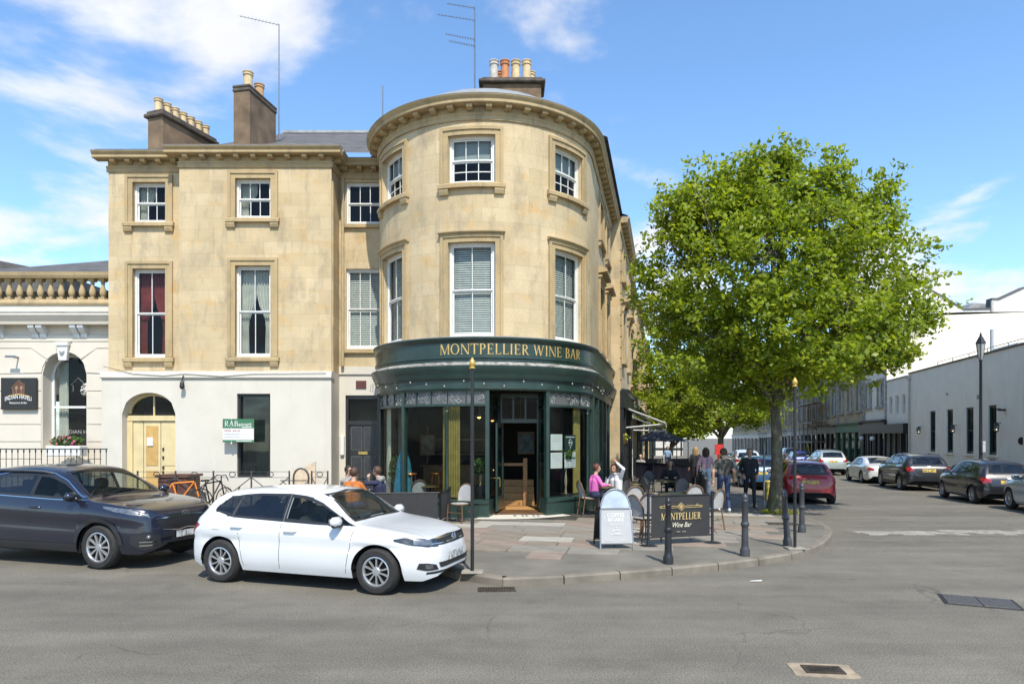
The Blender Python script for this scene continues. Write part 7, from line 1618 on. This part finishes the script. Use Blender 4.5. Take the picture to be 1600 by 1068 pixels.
orn_rail('grey ornamental railing with scrolls behind the parked cars', X_(215, 18.6), X_(452, 18.6), 18.6, hoop=False); orn_rail('short end panel of grey railing near the black door', X_(487, 18.6), X_(512, 18.6), 18.6)
z = gz(18.5)+PAV; t = thing('bike_hoop', 'steel bicycle hoop with cross bracing in front of the cream wall', 'bike stand', (X_(466, 18.5), 18.5, z), world=True); xa, xb = X_(452, 18.5), X_(482, 18.5)
MB().tube([(xa+.12, 18.5, z), (xa+.12, 18.5, z+.9)]+[((xa+xb)/2+.06-.21*math.cos(math.pi*k/8), 18.5, z+.95+.26*math.sin(math.pi*k/8)) for k in range(9)]+[(xb, 18.5, z+.9), (xb, 18.5, z)], .026, 8).build('hoop', iron, t, smooth=True); MB().tube([(xa-.2, 18.52, z+.3), (xb, 18.52, z+.85)], .012, 5).tube([(xa-.2, 18.52, z+.85), (xb, 18.52, z+.3)], .012, 5).box(xa-.25, xb, 18.5, 18.53, z+.86, z+.885).build('brace', iron, t)
tag(MB().prism([(X_(455, 19.4), 19.4, z), (X_(492, 19.4), 19.4, z), (X_(493, 19.4), 19.4, z+1.36), (X_(480, 19.4), 19.4, z+1.25), (X_(468, 19.4), 19.4, z+1.1), (X_(458, 19.4), 19.4, z+1.18)], (0, .05, 0)).build('plaster_board', mat('bare_plaster', (.58, .45, .31), .9, var=.15)), 'ragged tan board leaning on the cream wall behind the hoop', 'board')
tag(MB().rbox(X_(252, 18.9), X_(298, 18.9), 18.7, 19.5, z, z+.95, .03).box(X_(249, 18.9), X_(301, 18.9), 18.66, 19.54, z+.95, z+1.02).build('timber_chest', mat('red_brown_wood', (.11, .045, .03), .6, var=.3)), 'red-brown timber chest behind the railing under the yellow door', 'chest')
def bicycle(label, x, Y, col, yaw, bars):
    z = gz(Y)+PAV; t = thing('bicycle', label, 'bicycle', (x, Y, z), yaw, 'parked bicycles')
    for wx in (-.5, .5): MB().tube([(wx+.33*math.cos(k*.314), 0, .34+.33*math.sin(k*.314)) for k in range(20)], .018, 6, True).build('wheel', M_tyre, t, smooth=True)
    m = MB(); B, Sx, H_, Re, Fr = (-.05, 0, .30), (-.2, 0, .82), (.36, 0, .86), (-.5, 0, .34), (.5, 0, .34)
    for a, b in ((B, Sx), (Sx, H_), (B, H_), (B, Re), (Sx, Re), (H_, Fr)): m.cyl(a, b, .02, n=8)
    m.build('frame', col, t, smooth=True); MB().rbox(-.34, -.1, -.06, .06, .88, .93, .02).cyl((-.2, 0, .8), (-.2, 0, .9), .014).build('saddle', M_trim, t)
    MB().tube([(.30, -.3, 1.0+bars), (.38, -.15, 1.02), (.37, 0, 1.0), (.38, .15, 1.02), (.30, .3, 1.0+bars)], .014, 6).cyl((.36, 0, .86), (.37, 0, 1.0), .016).build('handlebar', col if bars else M_trim, t, smooth=True)
bicycle('orange framed bicycle leaning at the railing', X_(282, 18.2), 18.2, mat('orange_paint', (.75, .22, .02), .4), rad(8), .0); bicycle('black bicycle with curled handlebars by the railing', X_(330, 18.25), 18.25, M_black, rad(70), -.12)
# ------------------------------------------------------------------ cafe chairs and tables
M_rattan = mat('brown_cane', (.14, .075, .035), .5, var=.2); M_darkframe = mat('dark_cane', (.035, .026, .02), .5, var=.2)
def weave():
    m, N, L, b = nodes('woven_seat'); tc = N.new('ShaderNodeTexCoord'); ck = N.new('ShaderNodeTexChecker'); ck.inputs['Scale'].default_value = 62; L.new(tc.outputs['Object'], ck.inputs[0]); ck.inputs[1].default_value = (.62, .6, .56, 1); ck.inputs[2].default_value = (.13, .125, .12, 1); L.new(ck.outputs[0], b.inputs['Base Color']); b.inputs['Roughness'].default_value = .6; return m
M_weave = weave()
CH = []
def chair(label, x, y, rz, dark=False):
    z = gz(y)+PAV
    src = next((c for c in CH if c[1] == dark), None)
    if src: return dup(src[0], (x, y, z), rz, label)
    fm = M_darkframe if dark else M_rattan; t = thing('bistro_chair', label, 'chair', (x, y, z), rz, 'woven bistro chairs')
    for sx in (-1, 1):
        MB().tube([(sx*.22, .21, 0), (sx*.20, .19, .44)], .016, 8).build('leg', fm, t, smooth=True); MB().tube([(sx*.21, -.27, 0), (sx*.19, -.20, .44)], .016, 8).build('leg', fm, t, smooth=True)
    MB().tube([(.21*math.cos(k*.39), .215*math.sin(k*.39), .445) for k in range(16)], .018, 8, True).tube([(-.2, .19, .25), (.2, .19, .25)], .009, 6).tube([(-.2, -.22, .25), (.2, -.22, .25)], .009, 6).build('seat_frame', fm, t, smooth=True)
    MB().lathe([(0, .445), (.20, .445), (.215, .452), (.20, .465), (0, .468)], 20).build('seat', M_weave, t, smooth=True)
    bk = [(-.19, -.20, .44)]+[(-.215*math.cos(math.pi*k/12), -.235-.07*math.sin(math.pi*k/12)**.5, .66+.25*math.sin(math.pi*k/12)) for k in range(13)]+[(.19, -.20, .44)]
    MB().tube(bk, .017, 8).build('back_frame', fm, t, smooth=True)
    m = MB(); n = 10; vs = []; fs = []
    for i in range(n+1):
        s = -1+2*i/n; top_ = .66+.235*math.sqrt(max(0, 1-s*s)); xx = s*.205
        for j in range(5): q = j/4; vs.append((xx*(.93+.07*q), -.212-.03*q-.045*math.sqrt(max(0, 1-s*s))*(1-.0*q), .50+(top_-.50)*q))
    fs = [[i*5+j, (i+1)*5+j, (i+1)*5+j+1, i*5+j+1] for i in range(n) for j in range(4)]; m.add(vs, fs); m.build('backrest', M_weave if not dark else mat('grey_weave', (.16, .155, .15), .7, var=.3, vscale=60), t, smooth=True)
    CH.append((t, dark)); return t
def table(label, x, y, h=.74, r=.32, gold=True):
    z = gz(y)+PAV; t = thing('cafe_table', label, 'table', (x, y, z), 0, 'round cafe tables')
    MB().lathe([(0, h-.02), (r-.01, h-.02), (r-.01, h), (0, h)], 28).build('table_top', mat('dark_table_top', (.03, .026, .022), .3, var=.2), t, smooth=35); MB().lathe([(r-.012, h-.028), (r, h-.028), (r, h+.004), (r-.012, h+.004), (r-.012, h-.028)], 28, cap=False).build('rim', M_brass, t, smooth=35)
    MB().lathe([(.2, 0), (.2, .015), (.05, .03), (.025, .06), (.025, h-.03), (.08, h-.021)], 14).build('pedestal', M_black, t, smooth=35)
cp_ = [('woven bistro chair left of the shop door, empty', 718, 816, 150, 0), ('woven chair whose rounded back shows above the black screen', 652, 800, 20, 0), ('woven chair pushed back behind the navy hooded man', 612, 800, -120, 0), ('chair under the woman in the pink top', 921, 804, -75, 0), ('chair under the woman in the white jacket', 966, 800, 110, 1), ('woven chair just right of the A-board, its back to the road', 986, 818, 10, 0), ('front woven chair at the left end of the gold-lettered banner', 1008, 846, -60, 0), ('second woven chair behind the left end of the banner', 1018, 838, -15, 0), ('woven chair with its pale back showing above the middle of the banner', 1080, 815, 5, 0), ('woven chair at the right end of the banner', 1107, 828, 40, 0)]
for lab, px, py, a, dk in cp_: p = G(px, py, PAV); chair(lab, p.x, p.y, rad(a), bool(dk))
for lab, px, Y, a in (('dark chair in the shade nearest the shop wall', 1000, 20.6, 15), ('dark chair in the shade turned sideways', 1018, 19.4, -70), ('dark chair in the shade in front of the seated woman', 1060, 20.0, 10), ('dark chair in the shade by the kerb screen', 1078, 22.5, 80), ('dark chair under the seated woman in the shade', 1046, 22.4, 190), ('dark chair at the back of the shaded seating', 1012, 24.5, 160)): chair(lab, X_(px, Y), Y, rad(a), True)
for lab, px, py in (('round brass-rimmed table behind the black screen', 672, 800), ('small table between the pink and white dressed women', 945, 802), ('round table behind the banner', 1052, 822)): p = G(px, py, PAV); table(lab, p.x, p.y)
for lab, px, Y in (('round table in the shade near the shop wall', 990, 19.6), ('round table in the shade by the dark chairs', 1040, 20.9)): table(lab, X_(px, Y), Y)
leafball_pl = thing('potted_fern', 'leafy fern standing inside the left shop window', 'plant', (X_(620, 18.85), 18.85, PAV), world=True); MB().lathe([(.14, .55), (.18, .85), (.15, .85), (0, .8)], 14, (X_(620, 18.85), 18.85, 0)).build('pot', M_black, leafball_pl); leafball('fronds', (X_(620, 18.85), 18.85, 1.2), (.22, .2, .42), 260, .06, LB, leafball_pl, 41)
table('round table of the three drinkers by the black door', X_(566, 15.6), 15.6)
for i, (px, lab) in enumerate(((641, 'copper bar stool inside the window, left one'), (683, 'copper bar stool inside the window, right one'))):
    x, y = X_(px, 18.6+.25*i), 18.6+.25*i; t = thing('bar_stool', lab, 'stool', (x, y, PAV), 0, 'copper bar stools'); cpm = mat('copper', (.50, .20, .06), .35, .7)
    MB().lathe([(0, .95), (.17, .95), (.19, .97), (.17, 1.0), (0, 1.01)], 18).build('seat', cpm, t, smooth=True)
    for k in range(4): a = k*math.pi/2+.4; MB().tube([(.13*math.cos(a), .13*math.sin(a), .95), (.2*math.cos(a), .2*math.sin(a), 0)], .016, 6).build('leg', cpm, t)
    MB().tube([(.17*math.cos(k*.4), .17*math.sin(k*.4), .3) for k in range(16)], .012, 6, True).build('foot_ring', cpm, t)
def topiary(label, px, Y, zs, ztop, r):
    x = X_(px, Y); t = thing('topiary', label, 'plant', (x, Y, PAV), world=True, group='lollipop topiary trees')
    MB().lathe([(.14, zs), (.17, zs+.30), (.155, zs+.30), (.13, zs+.26), (0, zs+.26)], 16, (x, Y, 0)).build('pot', M_black, t, smooth=35); m = MB()
    for ph in (0, math.pi): m.tube([(x+.02*math.cos(k*.9+ph), Y+.02*math.sin(k*.9+ph), zs+.26+(ztop-r-zs-.2)*k/10) for k in range(11)], .016, 6)
    m.build('stem', mat('pale_stem', (.40, .33, .2), .8), t, smooth=True); leafball('crown', (x, Y, ztop-r), (r, r, r*.95), 900, .042, LB, t, 31)
topiary('lollipop bay tree with twisted stem in the left shop window', 751, 17.62, .55, Z_(714, 17.6), .23); topiary('small lollipop tree in the right shop window', 884, 18.1, .3, Z_(700, 18.1), .17)
def plant(name, label, c, n, ln, m_, seed):
    rnd = random.Random(seed); t = thing(name, label, 'plant', c, world=True)
    for i in range(n):
        a = rnd.uniform(0, 6.28); el = rnd.uniform(.35, 1.3); d = Vector((math.cos(a)*math.cos(el), math.sin(a)*math.cos(el), math.sin(el))); l = ln*rnd.uniform(.7, 1.1); p = Vector(c); s = d.cross(Vector((0, 0, 1))).normalized()*.022
        q = p+d*l*.6; e = p+d*l+Vector((0, 0, -.12*l)); MB().add([p-s, p+s, q+s, q-s, e], [[0, 1, 2, 3], [3, 2, 4]]).build('leaf', m_, t)
x, y = RW(wy(1567), -.6); plant('yucca', 'spiky yucca against the low white building', (x, y, gz(y)+PAV+.5), 26, .95, mat('yucca_leaf', (.13, .17, .06), .5), 4)
x, y = RW(wy(1516), -.5); tag(leafball('low_hedge', (x, y, gz(y)+PAV+.45), (.6, .4, .5), 900, .05, LB, None, 6), 'clipped low bush under the green windows', 'bush')
p = PT(UT+ULEN+.6, -.45, 2.0); t = thing('hanging_basket', 'hanging basket of yellow flowers beyond the wine bar', 'basket', p, world=True); MB().lathe([(0, -.2), (.16, -.14), (.22, 0), (.2, 0), (0, -.02)], 14, p).build('bowl', mat('basket_coir', (.3, .17, .07), .9), t); leafball('foliage', (p[0], p[1], p[2]+.08), (.28, .28, .18), 260, .05, LB+[fly], t, 8)
tag(MB().box(X_(1060, 33)-.2, X_(1060, 33)+.2, 33, 33.05, 1.25, 1.75).cyl((X_(1060, 33)+.0, 33.03, -.1), (X_(1060, 33), 33.03, 1.3), .03).build('red_sign', mat('red_sign', (.55, .03, .02), .5)), 'small red sign on a post behind the walking people', 'sign').location.x = 2.0
# ------------------------------------------------------------------ people
SKIN = [mat('skin_a', (.50, .29, .19), .55, var=.05), mat('skin_b', (.44, .235, .15), .55, var=.05)]
M_hair = {'dark': mat('dark_hair', (.022, .014, .010), .6), 'brown': mat('brown_hair', (.07, .035, .018), .6), 'blond': mat('blond_hair', (.36, .23, .09), .6), 'grey': mat('grey_hair', (.16, .13, .11), .7), 'red': mat('auburn_hair', (.10, .03, .018), .6)}
def camo():
    m, N, L, b = nodes('mottled_tee'); t = noise(N, L, 7, 4, .6); L.new(ramp(N, L, t, [(.4, (.045, .04, .033)), (.52, (.10, .09, .07)), (.62, (.24, .22, .18))]), b.inputs['Base Color']); b.inputs['Roughness'].default_value = .9; return m
CL = {'pink': mat('pink_top', (.62, .13, .38), .8, var=.1), 'white': mat('white_cloth', (.72, .71, .68), .85, var=.08), 'navy': mat('navy_cloth', (.022, .026, .06), .85, var=.15), 'orange': mat('rust_cloth', (.42, .13, .025), .85, var=.12), 'camo': camo(), 'jeans': mat('denim', (.03, .045, .10), .85, var=.25, vscale=9), 'black': mat('black_cloth', (.014, .014, .017), .85, var=.2), 'grey': mat('grey_cloth', (.30, .28, .25), .85, var=.1), 'blue': mat('pale_blue_shirt', (.24, .36, .50), .85, var=.1), 'palepink': mat('pale_pink_top', (.62, .36, .40), .85, var=.1), 'shoe': mat('white_shoe', (.6, .58, .55), .7, var=.1), 'darkshoe': mat('dark_shoe', (.02, .018, .016), .6), 'palejean': mat('white_jeans', (.62, .63, .66), .85, var=.08)}
def person(label, loc, rz, J, top, bot, shoe='darkshoe', hair='brown', long=False, skin=0, sleeve='long', vox=.012, glasses=False, hood=None, collar=None, bald=False, hold=None):
    """one continuous body grown from limb volumes; J: joints, x right, y forward, z up"""
    t = thing('person', label, 'person', loc, rz); prim = []
    def cap(a, b, r0, r1, tg): prim.append((Vector(a), Vector(b), r0, r1, tg))
    hp, nk, hd = Vector(J['hip']), Vector(J['neck']), Vector(J['head'])
    ax = (nk-hp).normalized(); rt = Vector(J.get('right', (1, 0, 0))); fw = ax.cross(rt)*-1 if ax.cross(rt).y < 0 else ax.cross(rt)
    for s in (-1, 1): cap(hp+rt*s*.075, hp+rt*s*.075+ax*.06, .105, .10, bot); cap(hp+rt*s*.06+ax*.10, hp+rt*s*.085+ax*.36, .105, .115, top); cap(hp+rt*s*.085+ax*.36, nk+rt*s*.11-ax*.09, .112, .075, top)
    cap(nk-ax*.06, hd-Vector((0, 0, .05)), .055, .05, 'skin'); cap(nk-rt*.12-ax*.07, nk+rt*.12-ax*.07, .07, .07, top)
    hf = Vector(J.get('face', (0, 1, 0))).normalized()
    cap(hd+Vector((0, 0, .03))-hf*.012, hd+Vector((0, 0, .035))+hf*.012, .088, .086, 'skin'); cap(hd-Vector((0, 0, .035))+hf*.03, hd-Vector((0, 0, .06))+hf*.045, .062, .045, 'skin'); cap(hd+hf*.088+Vector((0, 0, .015)), hd+hf*.108-Vector((0, 0, .018)), .011, .016, 'skin')
    sd = hf.cross(Vector((0, 0, 1)))
    for s in (-1, 1): cap(hd+sd*s*.083+Vector((0, 0, .02)), hd+sd*s*.09-Vector((0, 0, .02)), .018, .013, 'skin')
    for s, k in ((-1, 'L'), (1, 'R')):
        sh = nk+rt*s*.175-ax*.08; el, ha = Vector(J['el'+k]), Vector(J['ha'+k]); cap(sh, el, .062, .048, top); arm = top if sleeve == 'long' else 'skin'
        if sleeve == 'short': prim[-1] = (sh, sh.lerp(el, .6), .066, .058, top); cap(sh.lerp(el, .5), el, .045, .042, 'skin')
        cap(el, el.lerp(ha, .88), .046, .032, arm); d = (ha-el).normalized(); cap(ha-d*.02, ha+d*.05, .034, .036, 'skin'); sidev = d.cross(Vector((.3, .5, .8))).normalized(); nrm = d.cross(sidev)
        for f in range(4): b0 = ha+d*.07+sidev*(f-1.5)*.019; l = (.058, .068, .064, .05)[f]; cap(b0, b0+d*l*.55+nrm*.008, .0105, .010, 'skin'); cap(b0+d*l*.55+nrm*.008, b0+d*l*.85+nrm*.03, .010, .009, 'skin')
        cap(ha+d*.01+sidev*.032, ha+d*.05+sidev*.058+nrm*.012, .012, .010, 'skin')
        kn, an = Vector(J['kn'+k]), Vector(J['an'+k]); cap(hp+rt*s*.09, kn, .092, .062, bot); cap(kn, an, .060, .042, bot); ft = Vector(J.get('ft'+k, (0, 1, 0))); cap(an+Vector((0, 0, -.045))-ft*.04, an+Vector((0, 0, -.055))+ft*.14, .045, .036, shoe)
    if hood: cap(nk-fw*.06-rt*.07, nk-fw*.06+rt*.07, .07, .07, hood)
    mb = MB()
    for a, b, r0, r1, tg in prim: mb.cyl(a, b, r0, r1, 12); mb.ball(a, r0, 12); mb.ball(b, r1, 12)
    tmp = put('body_volume', mb.mesh('body_volume', M_dark, fix=False)); md = tmp.modifiers.new('r', 'REMESH'); md.mode = 'VOXEL'; md.voxel_size = vox; sm = tmp.modifiers.new('s', 'SMOOTH'); sm.iterations = 4; sm.factor = .5
    me = bpy.data.meshes.new_from_object(tmp.evaluated_get(bpy.context.evaluated_depsgraph_get())); bpy.data.objects.remove(tmp); me.materials.clear(); me.name = 'body'
    tags = list(dict.fromkeys(p[4] for p in prim)); n = len(me.polygons); C = np.empty(n*3, dtype=np.float32); me.polygons.foreach_get('center', C); C = C.reshape(-1, 3); best = np.full(n, 9.0); idx = np.zeros(n, dtype=np.int32)
    for a, b, r0, r1, tg in prim:
        A, B = np.array(a), np.array(b); d = B-A; q = np.clip(((C-A)@d)/max(d@d, 1e-9), 0, 1); ds = np.linalg.norm(C-A-q[:, None]*d, axis=1)-(r0+(r1-r0)*q); m_ = ds < best; best[m_] = ds[m_]; idx[m_] = tags.index(tg)
    for tg in tags: me.materials.append(SKIN[skin] if tg == 'skin' else CL[tg])
    me.polygons.foreach_set('material_index', idx); me.polygons.foreach_set('use_smooth', [True]*n); me.update(); put('body', me, t)
    if not bald:
        h = MB(); h.ball((0, 0, 0), .103, 20, (.93, 1.02, 1.0)); K_ = []; Q = hf.to_track_quat('Y', 'Z')
        for f in h.f:
            c = sum((Vector(h.v[i]) for i in f), Vector())/len(f)
            if c.z > .035-(.085 if c.y < .02 else 0)-(.05 if c.y < -.04 else 0) and not (c.y > .06 and c.z < .055): K_.append(f)
        h2 = MB(); h2.add([Q @ Vector(v)+hd+Vector((0, 0, .034)) for v in h.v], K_)
        if long:
            for s in range(9): a = math.pi*(.95+1.1*s/8); o = Q @ Vector((.085*math.cos(a), .085*math.sin(a)-.01, 0)); h2.tube([hd+o+Vector((0, 0, .05)), hd+o*1.15-Vector((0, 0, .07)), hd+o*1.1-Vector((0, 0, .21))], .036, 7, r1=.018)
        ho = h2.build('hair', M_hair[hair], t, smooth=True); sol = ho.modifiers.new('thick', 'SOLIDIFY'); sol.thickness = .014; sol.offset = 0
    for s in (-1, 1): MB().ball(hd+hf*.082+sd*s*.032+Vector((0, 0, .022)), .0115, 8).build('eye', M_dark, t)
    if glasses:
        g_ = MB()
        for s in (-1, 1): g_.tube([hd+hf*.10+sd*s*.034+Vector((0, 0, .02))+sd*.026*math.cos(k*.63)+Vector((0, 0, .02*math.sin(k*.63))) for k in range(10)], .004, 4, True); g_.tube([hd+hf*.095+sd*s*.06+Vector((0, 0, .025)), hd+sd*s*.092+Vector((0, 0, .03))], .003, 4)
        g_.build('glasses', M_trim, t)
    if collar: MB().tube([nk+Vector((.085*math.cos(k*.63), .075*math.sin(k*.63), .01)) for k in range(10)], .024, 6, True).build('collar', CL[collar], t, smooth=True)
    return t
def sit(**k):
    J = dict(hip=(0, -.05, .55), neck=(0, 0, 1.07), head=(0, .04, 1.23), elL=(-.27, .08, .80), elR=(.27, .08, .80), haL=(-.16, .32, .80), haR=(.16, .32, .80), knL=(-.13, .40, .52), knR=(.13, .40, .52), anL=(-.14, .38, .09), anR=(.14, .38, .09)); J.update(k); return J
def stand(**k):
    J = dict(hip=(0, 0, .95), neck=(0, .02, 1.47), head=(0, .05, 1.63), elL=(-.27, -.03, 1.14), elR=(.27, -.03, 1.14), haL=(-.28, .07, .88), haR=(.28, .07, .88), knL=(-.10, .02, .51), knR=(.10, .02, .51), anL=(-.11, -.02, .09), anR=(.11, -.02, .09)); J.update(k); return J
def walk(st=.3, **k): return stand(knL=(-.10, .20*st/.3, .53), anL=(-.10, .30*st/.3, .09), knR=(.10, -.02, .50), anR=(.10, -.34*st/.3, .15), haL=(-.30, -.06, .86), haR=(.30, .20, .90), elL=(-.29, -.10, 1.13), **k)
def at(px, py, off=PAV): return G(px, py, off)
def sp(px, Y): return (X_(px, Y), Y, gz(Y)+PAV)
person('seated woman with short auburn hair in a bright pink top', sp(930, 17.75), rad(-72), sit(face=(.3, 1, 0)), 'pink', 'navy', hair='red')
person('seated woman in a white jacket with one arm raised to her head', sp(962, 18.1), rad(125), sit(elL=(-.36, .06, 1.22), haL=(-.12, .10, 1.40), face=(-.2, 1, -.12), head=(-.02, .07, 1.22)), 'white', 'navy', hair='brown', long=False, collar='white', skin=1)
person('seated man in a rust orange jacket with his back to the road', sp(552, 14.7), rad(-12), sit(), 'orange', 'jeans', hair='brown')
person('seated man in sunglasses and pale grey top drinking from a glass', sp(543, 16.2), rad(-115), sit(elR=(.26, .18, .98), haR=(.06, .20, 1.14), face=(0, 1, 0)), 'grey', 'jeans', hair='dark', glasses=True)
person('seated man in a navy hooded top lifting a drink', sp(592, 15.5), rad(80), sit(elL=(-.24, .2, .98), haL=(-.05, .24, 1.12)), 'navy', 'jeans', hair='brown', glasses=True, hood='grey')
person('man in a mottled grey T-shirt and jeans walking away up the pavement', at(1131, 800), rad(-10), walk(.26), 'camo', 'jeans', 'shoe', 'brown', sleeve='short')
person('man in a dark jacket and trousers walking towards the camera', at(1171, 792), rad(172), walk(.2, elR=(.24, -.1, 1.15)) | dict(elL=(-.25, -.09, 1.15), haL=(-.20, .10, .95), haR=(.19, .10, .95)), 'black', 'black', 'darkshoe', 'grey', skin=1, collar='grey')
person('woman in a pale pink top and white jeans walking away', sp(1103, 23.8), rad(-14), walk(.25), 'palepink', 'palejean', 'shoe', 'brown', long=True, vox=.015)
person('blond woman dressed in black beside the woman in pink', sp(1087, 28.5), rad(-10), stand(), 'black', 'black', hair='blond', long=True, vox=.015)
person('man in a pale blue shirt far down the pavement', sp(1043, 48), rad(170), stand(), 'blue', 'jeans', hair='grey', vox=.02)
person('seated woman in the shade of the terrace in dark clothes', sp(1047, 22.1), rad(170), sit(), 'black', 'black', hair='brown', long=True, vox=.015)
person('bald man seated beyond the purple screen', sp(1001, 36), rad(160), sit(), 'grey', 'black', bald=True, vox=.018)
for i, (px, Y, zz, lab) in enumerate(((557, 15.75, 1.08, 'beer glass held up by the man in sunglasses'), (576, 15.35, 1.08, 'beer glass at the mouth of the navy hooded man'))):
    x = X_(px, Y); t = thing('beer_glass', lab, 'glass', (x, Y, zz), 0, 'beer glasses'); MB().lathe([(.0, 0), (.028, 0), (.038, .13), (.036, .13), (.027, .01), (0, .01)], 14).build('tumbler', glass_mat('tumbler', (.3, .3, .3), .8) if i == 0 else MATS['tumbler'], t, smooth=True); MB().lathe([(0, .012), (.026, .012), (.034, .10), (0, .10)], 14).build('beer', mat('beer', (.55, .22, .03), .2, var=0), t, smooth=True)
p = sp(947, 17.75); t = thing('water_bottle', 'clear bottle on the table between the two women', 'bottle', (p[0], p[1], p[2]+.745), 0); MB().lathe([(0, 0), (.035, 0), (.035, .17), (.014, .22), (.014, .27), (0, .27)], 14).build('bottle', glass_mat('bottle_glass', (.3, .33, .33), .6), t, smooth=True)
